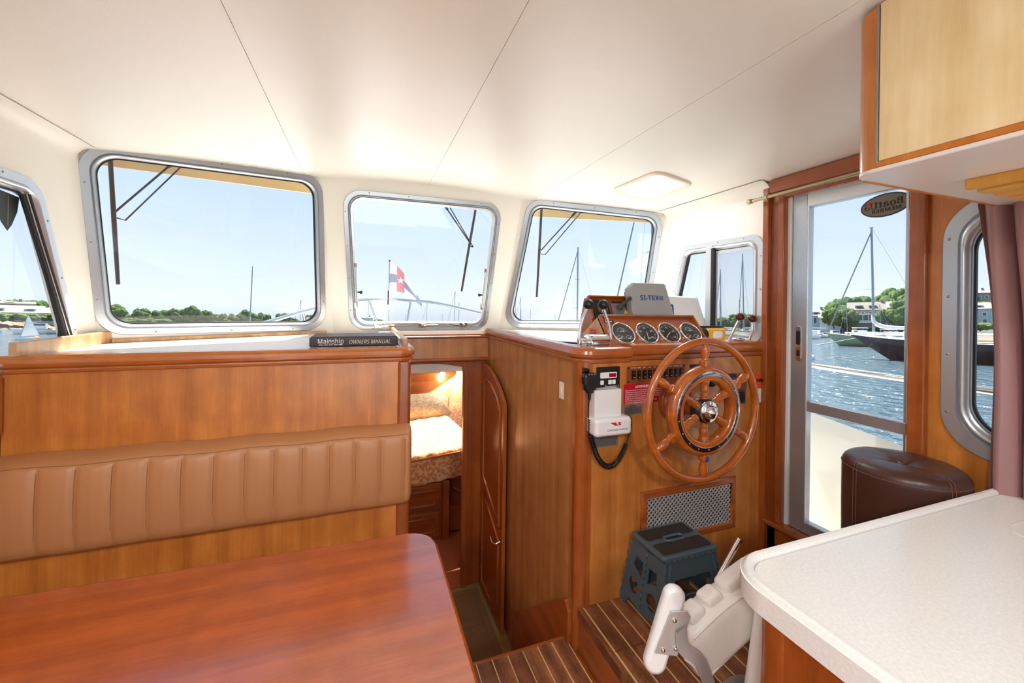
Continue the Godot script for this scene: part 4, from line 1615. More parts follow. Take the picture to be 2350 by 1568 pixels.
# ---------------------------------------------------------------- helm console
func build_console() -> void:
	var t := thing("helm_console", "cherry helm console with moulded cap rail", "console", Vector3(0.955, 0, -1.67))
	var mb := MB.new()
	mb.bb(Vector3(0.03, 0.1, -0.03), Vector3(1.193, 1.35, 0.0), 0.002)
	put(mb, "front_panel", M.cherry_console, t)
	mb = MB.new()
	mb.bb(Vector3(0.0, -0.67, -1.535), Vector3(0.03, 1.35, -0.02), 0.002)
	put(mb, "side_panel", M.cherry_side, t)
	mb = MB.new()
	var ppl := PackedVector2Array([Vector2(0.05, -0.06), Vector2(-0.004, -0.06)])
	for k in 10:
		var th := PI + PI / 2 * k / 9.0
		ppl.append(Vector2(0.036 + 0.042 * cos(th), -0.036 - 0.042 * sin(th)))
	ppl.append(Vector2(0.06, 0.006))
	ppl.append(Vector2(0.06, -0.02))
	mb.prism(ppl, 1.35, Transform3D(Basis(Vector3.RIGHT, Vector3(0, 0, 1), Vector3(0, -1, 0)), Vector3(0, 1.35, 0)), 0.0, false)
	put(mb, "corner_post", M.cherry_red_v, t)
	# cap rail: from the bulkhead aft along the side, round the corner and athwartships
	var path := PackedVector3Array([Vector3(-0.002, 1.345, -1.53)])
	for k in 10:
		var th := PI + PI / 2 * k / 9.0
		path.append(Vector3(0.075 + 0.077 * cos(th), 1.345, -0.073 - 0.077 * sin(th)))
	path.append(Vector3(0.268, 1.345, 0.004))
	var prof := PackedVector2Array([Vector2(0.05, 0.0), Vector2(-0.006, 0.0), Vector2(-0.011, 0.003), Vector2(-0.012, 0.012), Vector2(-0.011, 0.019), Vector2(-0.008, 0.022), Vector2(-0.014, 0.023), Vector2(-0.021, 0.030), Vector2(-0.024, 0.043), Vector2(-0.021, 0.058), Vector2(-0.014, 0.069), Vector2(-0.004, 0.074), Vector2(0.05, 0.074)])
	for k in prof.size():
		prof[k].x = -prof[k].x
	mb = MB.new()
	var rev := path.duplicate()
	mb.sweep(rev, prof, Vector3.UP)
	put(mb, "cap_rail", M.cherry_red_h, t)
	mb = MB.new()
	var p2 := PackedVector2Array()
	for q in prof:
		p2.append(Vector2(q.x + 0.002, q.y * 1.06))
	mb.sweep(PackedVector3Array([Vector3(0.272, 1.352, -0.006), Vector3(1.19, 1.352, -0.006)]), p2, Vector3.UP)
	put(mb, "front_cap_rail", M.cherry_red_h, t)
	mb = MB.new()
	mb.prism(PackedVector2Array([Vector2(0.03, 0.03), Vector2(1.19, 0.03), Vector2(1.19, 1.0), Vector2(0.16, 1.56), Vector2(0.03, 1.56)]), 0.02, Transform3D(Basis(Vector3.RIGHT, Vector3(0, 0, -1), Vector3.UP), Vector3(0, 1.385, 0)))
	put(mb, "dash_top", M.gelcoat, t)
	# little stringer beside the companion steps
	mb = MB.new()
	mb.prism(PackedVector2Array([Vector2(0.04, -0.3), Vector2(0.04, 0.15), Vector2(0.0, 0.185), Vector2(-0.07, 0.14), Vector2(-0.72, -0.40), Vector2(-0.72, -0.66), Vector2(-0.4, -0.66)]), 0.022, Transform3D(Basis(Vector3(0, 0, 1), Vector3(0, 1, 0), Vector3(-1, 0, 0)), Vector3(0.0, 0.0, -0.09)), 0.003)
	put(mb, "stair_stringer", M.cherry_dark_h, t)

# ---------------------------------------------------------------- wheel, instrument pods, levers
func build_helm() -> void:
	var w := thing("steering_wheel", "varnished wooden ship's wheel with six turned spokes and chrome hub", "steering wheel", Vector3(1.497, 1.137, -1.47))
	var toward := Transform3D(Basis(Vector3.RIGHT, PI / 2), Vector3.ZERO)   # y of a lathe towards the helmsman
	var mb := MB.new()
	var ring := PackedVector3Array()
	for k in 72:
		ring.append(Vector3(cos(TAU * k / 72), sin(TAU * k / 72), 0) * 0.322)
	mb.tube(ring, 0.0175, 14, true)
	put(mb, "rim", M.wheel_wood, w)
	mb = MB.new()
	var pr := [Vector2(0.146, -0.022), Vector2(0.140, -0.010), Vector2(0.140, 0.018), Vector2(0.146, 0.026), Vector2(0.152, 0.028), Vector2(0.190, 0.028), Vector2(0.200, 0.024), Vector2(0.209, 0.016), Vector2(0.211, 0.0), Vector2(0.208, -0.016), Vector2(0.198, -0.022), Vector2(0.146, -0.022)]
	mb.lathe(pr, toward, 64)
	var fel := put(mb, "felloe_ring", M.wheel_wood, w)
	mb = MB.new()
	mb.lathe([Vector2(0.165, 0.027), Vector2(0.165, 0.0305), Vector2(0.167, 0.0315), Vector2(0.184, 0.0315), Vector2(0.186, 0.0305), Vector2(0.186, 0.027)], toward, 64)
	var band := put(mb, "metal_band", M.chrome, w)
	var scm := MB.new()
	scm.lathe([Vector2(0.0001, 0.0022), Vector2(0.0032, 0.0016), Vector2(0.0045, 0.0)], Transform3D(), 10)
	var scr := scm.done()
	for k in 18:
		var th := TAU * (k + 0.5) / 18
		shared(scr, "screw", M.screw, band, Transform3D(Basis(Vector3.RIGHT, PI / 2), Vector3(cos(th) * 0.1755, sin(th) * 0.1755, 0.0313)))
	for k in 6:
		var th := PI / 2 + TAU * k / 6
		var d := Vector3(cos(th), sin(th), 0)
		mb = MB.new()
		var a := aim(Vector3.ZERO, d)
		mb.lathe([Vector2(0.015, 0.04), Vector2(0.016, 0.052), Vector2(0.020, 0.058), Vector2(0.014, 0.064), Vector2(0.021, 0.070), Vector2(0.015, 0.076), Vector2(0.0185, 0.09), Vector2(0.021, 0.103), Vector2(0.0165, 0.117), Vector2(0.022, 0.124), Vector2(0.020, 0.130), Vector2(0.024, 0.136), Vector2(0.022, 0.142)], a, 16)
		mb.lathe([Vector2(0.021, 0.206), Vector2(0.023, 0.222), Vector2(0.020, 0.232), Vector2(0.014, 0.236), Vector2(0.0145, 0.246), Vector2(0.019, 0.262), Vector2(0.021, 0.278), Vector2(0.0195, 0.292), Vector2(0.014, 0.306), Vector2(0.012, 0.312)], a, 16)
		mb.rbox(Transform3D(a.basis, d * 0.218 + Vector3(0, 0, 0.0)), Vector3(0.036, 0.036, 0.044), 0.008, 2)
		mb.rbox(Transform3D(a.basis, d * 0.148 + Vector3(0, 0, 0.0)), Vector3(0.034, 0.030, 0.044), 0.008, 2)
		put(mb, "spoke", M.wheel_wood, w)
	mb = MB.new()
	mb.lathe([Vector2(0.0001, 0.004), Vector2(0.010, 0.003), Vector2(0.012, 0.0)], toward * Transform3D(Basis(), Vector3(0, 0.022, 0.222)), 16)
	put(mb, "king_spoke_badge", M.ink_blue, w)
	mb = MB.new()
	mb.lathe([Vector2(0.056, -0.03), Vector2(0.056, 0.02), Vector2(0.0001, 0.022)], toward, 32)
	put(mb, "hub_block", M.black, w)
	mb = MB.new()
	mb.lathe([Vector2(0.050, 0.018), Vector2(0.051, 0.030), Vector2(0.047, 0.035), Vector2(0.034, 0.036), Vector2(0.032, 0.040), Vector2(0.030, 0.048), Vector2(0.024, 0.058), Vector2(0.014, 0.064), Vector2(0.0001, 0.066)], toward, 32)
	put(mb, "hub_cap", M.chrome, w)
	mb = MB.new()
	mb.lathe([Vector2(0.10, -0.196), Vector2(0.10, -0.172), Vector2(0.094, -0.166), Vector2(0.045, -0.165), Vector2(0.04, -0.03)], toward, 40)
	put(mb, "mounting_boss", M.cherry_dark_v, w)

	# instrument pod with four round gauges
	var p := thing("gauge_pod", "cherry instrument pod with four round chrome rimmed gauges", "instrument panel", Vector3(1.166, 1.405, -1.735))
	var tilt := atan2(0.13, 0.157)    # face leans back
	var nrm := Vector3(0, sin(tilt), cos(tilt))
	var upv := Vector3(0, cos(tilt), -sin(tilt))
	var side := PackedVector2Array([Vector2(0.0, 0.0), Vector2(-0.13, 0.157), Vector2(-0.29, 0.055), Vector2(-0.29, 0.0)])
	var sf := Transform3D(Basis(Vector3(0, 0, 1), Vector3(0, 1, 0), Vector3(-1, 0, 0)), Vector3(0.012, 0, 0))
	mb = MB.new()
	mb.prism(side, 0.014, sf, 0.003)
	put(mb, "side_panel", M.cherry_pale, p)
	mb = MB.new()
	mb.prism(side, 0.014, Transform3D(sf.basis, Vector3(0.632, 0, 0)), 0.003)
	put(mb, "side_panel", M.cherry_red_v, p)
	mb = MB.new()
	var pf := Transform3D(Basis(Vector3.RIGHT, upv, nrm), Vector3(0.315, 0, 0) + upv * 0.101)
	mb.rbox(pf * xf(Vector3(0, 0, -0.012)), Vector3(0.61, 0.198, 0.014), 0.002)
	put(mb, "face_board", M.cherry_red_h, p)
	mb = MB.new()
	mb.rbox(pf * xf(Vector3(0, 0.099, 0.0)), Vector3(0.634, 0.012, 0.03), 0.004, 2)
	mb.rbox(pf * xf(Vector3(0.311, 0, 0.0)), Vector3(0.012, 0.20, 0.03), 0.004, 2)
	mb.rbox(pf * xf(Vector3(-0.311, 0, 0.0)), Vector3(0.012, 0.20, 0.03), 0.004, 2)
	mb.quad(Vector3(0.0, 0.157, -0.13), Vector3(0.63, 0.157, -0.13), Vector3(0.63, 0.055, -0.29), Vector3(0.0, 0.055, -0.29))
	put(mb, "surround", M.cherry_red_h, p)
	mb = MB.new()
	mb.rbox(pf * xf(Vector3(-0.265, 0.068, -0.003)), Vector3(0.062, 0.018, 0.003), 0.001)
	var np := put(mb, "name_strip", M.black, p)
	mb = MB.new()
	for k in 6:
		mb.rbox(pf * xf(Vector3(-0.2825 + 0.007 * k, 0.068, -0.0013)), Vector3(0.0048, 0.007, 0.0006), 0.0002)
	put(mb, "small_print", M.ink_white, np)
	for g in 4:
		var c: float = [0.105, 0.255, 0.403, 0.553][g] - 0.315
		var gf := pf * Transform3D(Basis(), Vector3(c, -0.012, -0.005))
		var gl := gf * Transform3D(Basis(Vector3.RIGHT, PI / 2), Vector3.ZERO)
		mb = MB.new()
		mb.lathe([Vector2(0.069, 0.0), Vector2(0.070, 0.006), Vector2(0.068, 0.013), Vector2(0.064, 0.015), Vector2(0.0605, 0.012), Vector2(0.060, 0.004)], gl, 40)
		var ga := put(mb, "gauge_bezel", M.chrome, p)
		mb = MB.new()
		mb.prism(disc(0.0605, 36), 0.004, gf)
		put(mb, "dial", M.dial, ga)
		mb = MB.new()
		var dz := 0.0046
		var nd := MB.new()
		if g == 1 or g == 2:
			for k in 41:
				var th := deg_to_rad(225 - 270.0 * k / 40)
				var r0 := 0.049 if k % 5 else 0.045
				var rr := (r0 + 0.054) / 2
				mb.rbox(gf * xf(Vector3(cos(th) * rr, sin(th) * rr, dz), 0, 0, rad_to_deg(th)), Vector3(0.054 - r0, 0.0012 if k % 5 else 0.002, 0.0006), 0.0002)
			var na: float = [0.0, 258.0, 218.0, 0.0][g]
			nd.rbox(gf * xf(Vector3(cos(deg_to_rad(na)) * 0.014, sin(deg_to_rad(na)) * 0.014 - 0.002, 0.008), 0, 0, na), Vector3(0.056, 0.0032, 0.0012), 0.0004)
			var nums: Array = [["0", 225], ["10", 157], ["20", 90], ["30", 22], ["40", -45]] if g == 1 else [["8", 225], ["10", 157], ["12", 90], ["14", 22], ["16", -45]]
			for e: Array in nums:
				var th := deg_to_rad(float(e[1]))
				words(e[0], 0.0105, gf * xf(Vector3(cos(th) * 0.036, sin(th) * 0.036, dz)), M.ink_white, ga)
			words("RPM" if g == 1 else "V", 0.008, gf * xf(Vector3(0.004, -0.030, dz)), M.ink_white, ga)
		else:
			for e: Array in [[0.0, 0.024, 0.026], [-0.028, -0.022, 0.022], [0.028, -0.022, 0.022]]:
				for k in 13:
					var th := deg_to_rad(170 - 160.0 * k / 12)
					mb.rbox(gf * xf(Vector3(e[0] + cos(th) * e[2], e[1] - 0.012 + sin(th) * e[2], dz), 0, 0, rad_to_deg(th)), Vector3(0.005 if k % 3 else 0.008, 0.0012, 0.0006), 0.0002)
				for k in 3:
					mb.rbox(gf * xf(Vector3(e[0] - 0.008 + 0.008 * k, e[1] - 0.008, dz), 0, 0, 0), Vector3(0.0055, 0.005, 0.0006), 0.0002)
				nd.rbox(gf * xf(Vector3(e[0] + 0.007, e[1] - 0.002, 0.008), 0, 0, 118 if e[1] > 0 else 35), Vector3(0.026, 0.002, 0.001), 0.0003)
		put(mb, "scale_marks", M.ink_white, ga)
		put(nd, "needle", M.ink_white, ga)
		mb = MB.new()
		fan(mb, ring3(gf, 0.0605, 0.0115))
		put(mb, "cover_glass", M.gauge_glass, ga)
	mb = MB.new()
	mb.rbox(xf(Vector3(1.1515 + 0.0135 - 0.0015, 1.478, -1.905)), Vector3(0.0015, 0.036, 0.10), 0.0005)
	var os := solo(mb, "orange_sticker", M.orange_sticker, "orange caution sticker on the pale side of the gauge pod", "sticker")
	var wf := face(Vector3(1.1622, 1.484, -1.905), Vector3.LEFT)
	words("DIESEL FUEL", 0.007, wf, M.ink_black, os)
	words("P100-1050", 0.010, wf * xf(Vector3(0, -0.013, 0)), M.ink_black, os)

	# upper pod: autopilot display and thruster stick
	var u := thing("nav_pod", "small cherry pod with dark display and thruster joystick behind the gauges", "instrument panel", Vector3(1.18, 1.405, -1.97))
	mb = MB.new()
	var s2 := PackedVector2Array([Vector2(0.02, 0.0), Vector2(0.02, 0.14), Vector2(-0.035, 0.255), Vector2(-0.075, 0.255), Vector2(-0.15, 0.0)])
	mb.prism(s2, 0.262, Transform3D(Basis(Vector3(0, 0, 1), Vector3(0, 1, 0), Vector3(-1, 0, 0)), Vector3(0.262, 0, 0)), 0.005)
	put(mb, "case", M.cherry_red_v, u)
	var nt := atan2(0.055, 0.115)
	var uf := Transform3D(Basis(Vector3.RIGHT, Vector3(0, cos(nt), -sin(nt)), Vector3(0, sin(nt), cos(nt))), Vector3(0.131, 0.1975, -0.0075))
	mb = MB.new()
	mb.rbox(uf * xf(Vector3(0, 0.066, 0.012)), Vector3(0.27, 0.012, 0.03), 0.004, 2)
	mb.rbox(uf * xf(Vector3(-0.129, 0, 0.008)), Vector3(0.012, 0.135, 0.024), 0.004, 2)
	mb.rbox(uf * xf(Vector3(0.129, 0, 0.008)), Vector3(0.012, 0.135, 0.024), 0.004, 2)
	put(mb, "fiddle_frame", M.cherry_dark_h, u)
	mb = MB.new()
	mb.rbox(uf * xf(Vector3(-0.062, -0.008, 0.005)), Vector3(0.108, 0.112, 0.014), 0.004, 2)
	var ds := put(mb, "display_unit", M.black, u)
	mb = MB.new()
	mb.lathe([Vector2(0.034, 0), Vector2(0.034, 0.005), Vector2(0.030, 0.006), Vector2(0.0001, 0.006)], uf * Transform3D(Basis(Vector3.RIGHT, PI / 2), Vector3(-0.058, -0.008, 0.012)), 24)
	put(mb, "dial_ring", M.dark_grey, ds)
	mb = MB.new()
	mb.rbox(uf * xf(Vector3(0.063, -0.012, 0.005)), Vector3(0.112, 0.108, 0.014), 0.004, 2)
	var th2 := put(mb, "thruster_panel", M.mid_grey, u)
	mb = MB.new()
	mb.rbox(uf * xf(Vector3(0.063, 0.034, 0.0125)), Vector3(0.104, 0.012, 0.001), 0.0003)
	put(mb, "panel_band", M.black, th2)
	mb = MB.new()
	mb.prism(PackedVector2Array([Vector2(0.076, -0.038), Vector2(0.110, -0.038), Vector2(0.093, -0.008)]), 0.001, uf * xf(Vector3(0, 0, 0.0122)))
	put(mb, "warning_mark", M.yellow, th2)
	mb = MB.new()
	for k in 3:
		mb.prism(disc(0.0085, 14, Vector2(0.028 + 0.032 * k, -0.052)), 0.002, uf * xf(Vector3(0, 0, 0.012)))
	put(mb, "push_buttons", M.ink_white, th2)
	mb = MB.new()
	mb.prism(disc(0.008, 14, Vector2(0.028, 0.008)), 0.002, uf * xf(Vector3(0, 0, 0.012)))
	put(mb, "stop_button", M.ink_red, th2)
	mb = MB.new()
	var jd := (uf.basis * Vector3(0.45, 0.35, 0.8)).normalized()
	var jp := []
	for k in 12:
		jp.append(Vector2((0.020 - 0.0009 * k) * (1.0 if k % 2 else 0.8), 0.004 * k))
	jp.append_array([Vector2(0.008, 0.05), Vector2(0.009, 0.075), Vector2(0.012, 0.082), Vector2(0.010, 0.094), Vector2(0.0001, 0.096)])
	mb.lathe(jp, aim(uf * Vector3(0.052, -0.002, 0.012), jd), 16)
	put(mb, "joystick", M.dark_grey, th2)

	# grey covered plotter on its bracket
	var d := thing("covered_plotter", "grey snap-on cover of a plotter standing on the gauge pod", "display", Vector3(1.535, 1.562, -1.885))
	var back := deg_to_rad(14.0)
	var df := Transform3D(Basis(Vector3.UP, deg_to_rad(-6)) * Basis(Vector3.RIGHT, -back), Vector3(0, 0.0, 0))
	mb = MB.new()
	var lo := PackedVector2Array([Vector2(-0.118, 0.0), Vector2(0.142, 0.0), Vector2(0.112, 0.19), Vector2(0.102, 0.198), Vector2(-0.098, 0.200), Vector2(-0.126, 0.172), Vector2(-0.128, 0.02)])
	var loops := []
	for e: Array in [[1.0, -0.055], [1.0, -0.012], [0.985, -0.002], [0.93, 0.004]]:
		var l := PackedVector3Array()
		for q in lo:
			var c2 := Vector2(0.0, 0.10)
			var qq: Vector2 = c2 + (q - c2) * e[0]
			l.append(df * Vector3(qq.x, qq.y, e[1]))
		loops.append(l)
	for k in 3:
		for q in lo.size():
			var e := (q + 1) % lo.size()
			mb.quad(loops[k][q], loops[k + 1][q], loops[k + 1][e], loops[k][e])
	fan(mb, loops[3])
	fan(mb, loops[0], true)
	put(mb, "cover", M.grey_plastic, d)
	mb = MB.new()
	mb.rbox(df * xf(Vector3(-0.118, 0.06, -0.07)), Vector3(0.04, 0.08, 0.04), 0.01, 2)
	mb.rbox(df * xf(Vector3(0.0, 0.09, -0.075)), Vector3(0.22, 0.16, 0.05), 0.01, 2)
	put(mb, "display_body", M.black, d)
	mb = MB.new()
	mb.rbox(xf(Vector3(-0.06, 0.02, -0.06)), Vector3(0.05, 0.10, 0.06), 0.004)
	put(mb, "bracket", M.black, d)
	words("SI-TEX", 0.028, df * xf(Vector3(-0.008, 0.107, 0.0046)), M.ink_blue, d, false, 0.001, "lettering", 1.05, true)
	mb = MB.new()
	for k in 4:
		mb.prism(PackedVector2Array([Vector2(0, -0.012), Vector2(0.003, -0.012), Vector2(-0.003, 0.0), Vector2(0.003, 0.012), Vector2(0, 0.012), Vector2(-0.006, 0.0)]), 0.001, df * xf(Vector3(0.060 + 0.006 * k, 0.107, 0.0042)))
	put(mb, "logo_stripes", M.ink_blue, d)

	# white covered unit behind
	var e2 := thing("white_covered_unit", "white plastic instrument cover with blue emblem by the side window", "display", Vector3(1.95, 1.405, -2.10))
	mb = MB.new()
	var wp := PackedVector2Array([Vector2(-0.20, 0.0), Vector2(0.18, 0.0), Vector2(0.175, 0.06), Vector2(0.115, 0.262), Vector2(0.105, 0.272), Vector2(-0.165, 0.280), Vector2(-0.18, 0.262), Vector2(-0.20, 0.05)])
	mb.prism(wp, 0.10, xf(Vector3(0, 0, -0.06), -6, 0, 0), 0.012)
	put(mb, "cover", M.white_plastic, e2)
	var ef := xf(Vector3(-0.135, 0.193, 0.0225), -6, 0, 0)
	mb = MB.new()
	mb.prism(rrect(0.075, 0.072, 0.012, 4), 0.001, ef)
	put(mb, "emblem", M.ink_blue, e2)
	mb = MB.new()
	for k in 3:
		mb.prism(disc(0.013, 14, Vector2(-0.012 + 0.012 * k, 0.012 - 0.012 * (k % 2) * 2)), 0.001, ef * xf(Vector3(0, 0, 0.001)))
	put(mb, "emblem_print", M.ink_white, e2)

	# throttle levers at the inboard end
	var tl := thing("throttle_control", "chrome twin lever throttle with black ball knobs", "throttle", Vector3(1.10, 1.405, -1.79))
	mb = MB.new()
	mb.lathe([Vector2(0.0001, 0.0), Vector2(0.045, 0.0), Vector2(0.048, 0.006), Vector2(0.048, 0.108), Vector2(0.044, 0.114), Vector2(0.0001, 0.115)], Transform3D(Basis(Vector3.BACK, -PI / 2), Vector3(-0.045, 0.022, 0)), 28)
	mb.bb(Vector3(-0.05, 0.0, -0.055), Vector3(0.085, 0.012, 0.055), 0.004)
	put(mb, "housing", M.chrome, tl)
	mb = MB.new()
	mb.lathe([Vector2(0.018, 0.0), Vector2(0.020, 0.03), Vector2(0.012, 0.034), Vector2(0.0001, 0.035)], Transform3D(Basis(Vector3.BACK, PI / 2), Vector3(-0.045, 0.028, 0.0)), 18)
	put(mb, "axle_cap", M.chrome, tl)
	for e: Array in [[[Vector3(-0.088, 0.012, 0.0), Vector3(-0.088, 0.05, 0.0), Vector3(-0.08, 0.11, -0.002), Vector3(-0.058, 0.17, -0.004), Vector3(-0.036, 0.205, -0.006)]], [[Vector3(0.082, 0.02, 0.02), Vector3(0.080, 0.06, 0.02), Vector3(0.070, 0.12, 0.016), Vector3(0.054, 0.17, 0.01), Vector3(0.042, 0.205, 0.006)]]]:
		mb = MB.new()
		var q := arc(e[0], 5)
		mb.tube(q, 0.0085, 10)
		var lv := put(mb, "lever", M.chrome, tl)
		mb = MB.new()
		mb.sphere(q[q.size() - 1] + Vector3(0.001, 0.014, 0), Vector3(0.0265, 0.0265, 0.0265), 22)
		put(mb, "ball_knob", M.black, lv)
	# gear levers outboard
	var gl2 := thing("gear_control", "chrome twin lever gear shift with dark red knobs", "gear lever", Vector3(1.99, 1.405, -1.74))
	mb = MB.new()
	mb.sphere(Vector3(0.02, 0.0, 0.0), Vector3(0.10, 0.048, 0.055), 22)
	put(mb, "housing", M.chrome, gl2)
	for e: Array in [[[Vector3(-0.075, 0.015, 0.02), Vector3(-0.05, 0.05, 0.018), Vector3(-0.01, 0.10, 0.01), Vector3(0.030, 0.15, 0.004)]], [[Vector3(0.07, 0.012, 0.01), Vector3(0.10, 0.03, 0.01), Vector3(0.122, 0.08, 0.008), Vector3(0.126, 0.14, 0.004)]]]:
		mb = MB.new()
		var q := arc(e[0], 5)
		mb.tube(q, 0.0075, 10)
		var lv := put(mb, "lever", M.chrome, gl2)
		mb = MB.new()
		mb.sphere(q[q.size() - 1] + Vector3(0.002, 0.010, 0), Vector3(0.028, 0.0225, 0.0225), 20)
		put(mb, "knob", M.burgundy, lv)
	# torch lying on the dash
	var to := thing("flashlight", "yellow and black hand torch lying on the dash", "torch", Vector3(1.985, 1.405, -1.92))
	mb = MB.new()
	mb.rbox(xf(Vector3(0.02, 0.045, 0)), Vector3(0.15, 0.082, 0.085), 0.016, 3)
	put(mb, "body", M.yellow_plastic, to)
	mb = MB.new()
	mb.lathe([Vector2(0.0001, 0.0), Vector2(0.044, 0.0), Vector2(0.046, 0.004), Vector2(0.046, 0.045), Vector2(0.042, 0.05), Vector2(0.0001, 0.05)], Transform3D(Basis(Vector3.BACK, PI / 2), Vector3(-0.045, 0.046, 0)), 24)
	put(mb, "bezel", M.black, to)
	mb = MB.new()
	mb.rbox(xf(Vector3(0.01, 0.094, 0)), Vector3(0.17, 0.012, 0.03), 0.005, 2)
	put(mb, "handle", M.black, to)
	mb = MB.new()
	mb.prism(rrect(0.075, 0.042, 0.015, 4), 0.001, xf(Vector3(0.025, 0.048, 0.0422)))
	put(mb, "label_patch", M.ink_white, to)
	# pencil and cap on the dash
	mb = MB.new()
	mb.tube(PackedVector3Array([Vector3(1.02, 1.411, -2.05), Vector3(1.10, 1.411, -1.93)]), 0.005, 8)
	solo(mb, "pen", M.black, "black pen lying on the dash by the throttle", "pen")

func ring3(f: Transform3D, r: float, z: float, seg := 32) -> PackedVector3Array:
	var out := PackedVector3Array()
	for k in seg:
		out.append(f * Vector3(cos(TAU * k / seg) * r, sin(TAU * k / seg) * r, z))
	return out

# ---------------------------------------------------------------- what is fixed to the face of the console
func build_console_face() -> void:
	var z := -1.67
	var mb: MB
	# air conditioning control
	var a := thing("climate_control", "black square climate control panel with red display", "control panel", Vector3(1.102, 1.274, z))
	mb = MB.new()
	mb.bb(Vector3(-0.065, -0.052, 0.0), Vector3(0.065, 0.052, 0.006), 0.002)
	put(mb, "plate", M.black, a)
	mb = MB.new()
	mb.prism(rrect(0.092, 0.028, 0.004, 3), 0.001, xf(Vector3(0.0, 0.012, 0.006)))
	put(mb, "key_strip", M.ink_white, a)
	mb = MB.new()
	mb.bb(Vector3(0.002, 0.003, 0.0062), Vector3(0.042, 0.021, 0.0082), 0.0008)
	put(mb, "display", M.display_red, a)
	mb = MB.new()
	for c: Vector2 in [Vector2(-0.036, -0.022), Vector2(0.008, -0.021), Vector2(0.030, -0.021)]:
		mb.prism(rrect(0.019, 0.021, 0.003, 3, c), 0.0015, xf(Vector3(0, 0, 0.006)))
	mb.prism(rrect(0.018, 0.019, 0.003, 3, Vector2(-0.033, 0.012)), 0.0012, xf(Vector3(0, 0, 0.0068)))
	put(mb, "push_buttons", M.white_plastic, a)
	var l := words("Passport I", 0.012, xf(Vector3(0.018, -0.043, 0.0065)), M.ink_white, a, true)
	l.transform = l.transform * Transform3D(Basis(Vector3(1, 0, 0), Vector3(0.25, 1, 0), Vector3(0, 0, 1)), Vector3.ZERO)
	# microphone on its hook with a coiled cord
	var m := thing("radio_microphone", "black handheld radio microphone with coiled cord on the console", "microphone", Vector3(0.985, 1.268, z + 0.01))
	mb = MB.new()
	mb.bb(Vector3(-0.022, 0.02, -0.016), Vector3(0.016, 0.058, -0.004), 0.004)
	put(mb, "hanger_clip", M.black_gloss, m)
	mb = MB.new()
	var mp := PackedVector2Array([Vector2(-0.036, 0.022), Vector2(-0.030, 0.036), Vector2(0.026, 0.038), Vector2(0.036, 0.024), Vector2(0.037, -0.012), Vector2(0.028, -0.040), Vector2(0.012, -0.056), Vector2(-0.012, -0.056), Vector2(-0.030, -0.036), Vector2(-0.037, -0.010)])
	mb.prism(mp, 0.036, xf(Vector3(0, 0, 0.0)), 0.010)
	var mi := put(mb, "body", M.black, m)
	mb = MB.new()
	for k in 6:
		mb.bb(Vector3(-0.010, -0.030 + 0.009 * k, 0.035), Vector3(0.024, -0.026 + 0.009 * k, 0.0375), 0.001)
	put(mb, "speaker_slots", M.rubber, mi)
	mb = MB.new()
	for k in 3:
		mb.prism(disc(0.0045, 10, Vector2(-0.012 + 0.014 * k, 0.0335)), 0.002, xf(Vector3(0, 0, 0.0345)))
	put(mb, "keys", M.mid_grey, mi)
	mb = MB.new()
	mb.lathe([Vector2(0.008, 0.0), Vector2(0.006, -0.03), Vector2(0.003, -0.034)], xf(Vector3(0.0, -0.055, 0.018)), 10)
	mb.tube(arc([Vector3(0.0, -0.085, 0.018), Vector3(-0.001, -0.12, 0.014), Vector3(0.0, -0.165, 0.012), Vector3(0.004, -0.172, 0.014)], 4), 0.003, 6)
	# the coil hangs in a loop
	var spine := arc([Vector3(0.004, -0.172, 0.022), Vector3(0.006, -0.24, 0.022), Vector3(0.022, -0.30, 0.022), Vector3(0.048, -0.36, 0.022), Vector3(0.082, -0.398, 0.022), Vector3(0.118, -0.408, 0.022), Vector3(0.152, -0.392, 0.022), Vector3(0.182, -0.355, 0.022), Vector3(0.204, -0.31, 0.024)], 40)
	var fr := mb.frames(spine)
	var coil := PackedVector3Array()
	var dist := 0.0
	for k in range(0, spine.size()):
		if k > 0:
			dist += spine[k].distance_to(spine[k - 1])
	var turns := dist / 0.0088
	var along := 0.0
	for k in spine.size() - 1:
		var seg := spine[k].distance_to(spine[k + 1])
		for s in 2:
			var ph := TAU * turns * (along + seg * s / 2.0) / dist
			var b: Basis = fr[k]
			coil.append(spine[k].lerp(spine[k + 1], s / 2.0) + b.x * cos(ph) * 0.0105 + b.y * sin(ph) * 0.0105)
		along += seg
	mb.tube(coil, 0.0028, 5)
	mb.tube(arc([Vector3(0.204, -0.31, 0.022), Vector3(0.222, -0.26, 0.02), Vector3(0.232, -0.23, 0.02), Vector3(0.230, -0.205, 0.018)], 5), 0.0035, 6)
	mb.lathe([Vector2(0.006, 0.0), Vector2(0.005, 0.022), Vector2(0.0001, 0.022)], xf(Vector3(0.230, -0.212, 0.018)), 8)
	put(mb, "coiled_cord", M.black, m)
	# white instrument box and radio cover
	var wb := thing("white_instrument_box", "plain white plastic instrument cover under the black control panel", "cover", Vector3(1.075, 1.163, z))
	mb = MB.new()
	mb.bb(Vector3(-0.078, -0.066, 0.0), Vector3(0.068, 0.066, 0.058), 0.005)
	put(mb, "shell", M.white_plastic, wb)
	var rc := thing("radio_cover", "white rounded radio cover with red chevron emblem", "cover", Vector3(1.082, 1.062, z))
	mb = MB.new()
	mb.rbox(xf(Vector3(0, 0, 0.045)), Vector3(0.198, 0.084, 0.09), 0.018, 4)
	put(mb, "shell", M.white_plastic, rc)
	mb = MB.new()
	mb.prism(PackedVector2Array([Vector2(-0.032, 0.018), Vector2(-0.004, 0.018), Vector2(0.010, 0.004), Vector2(-0.006, 0.003)]), 0.0008, xf(Vector3(0.01, 0.004, 0.0898)))
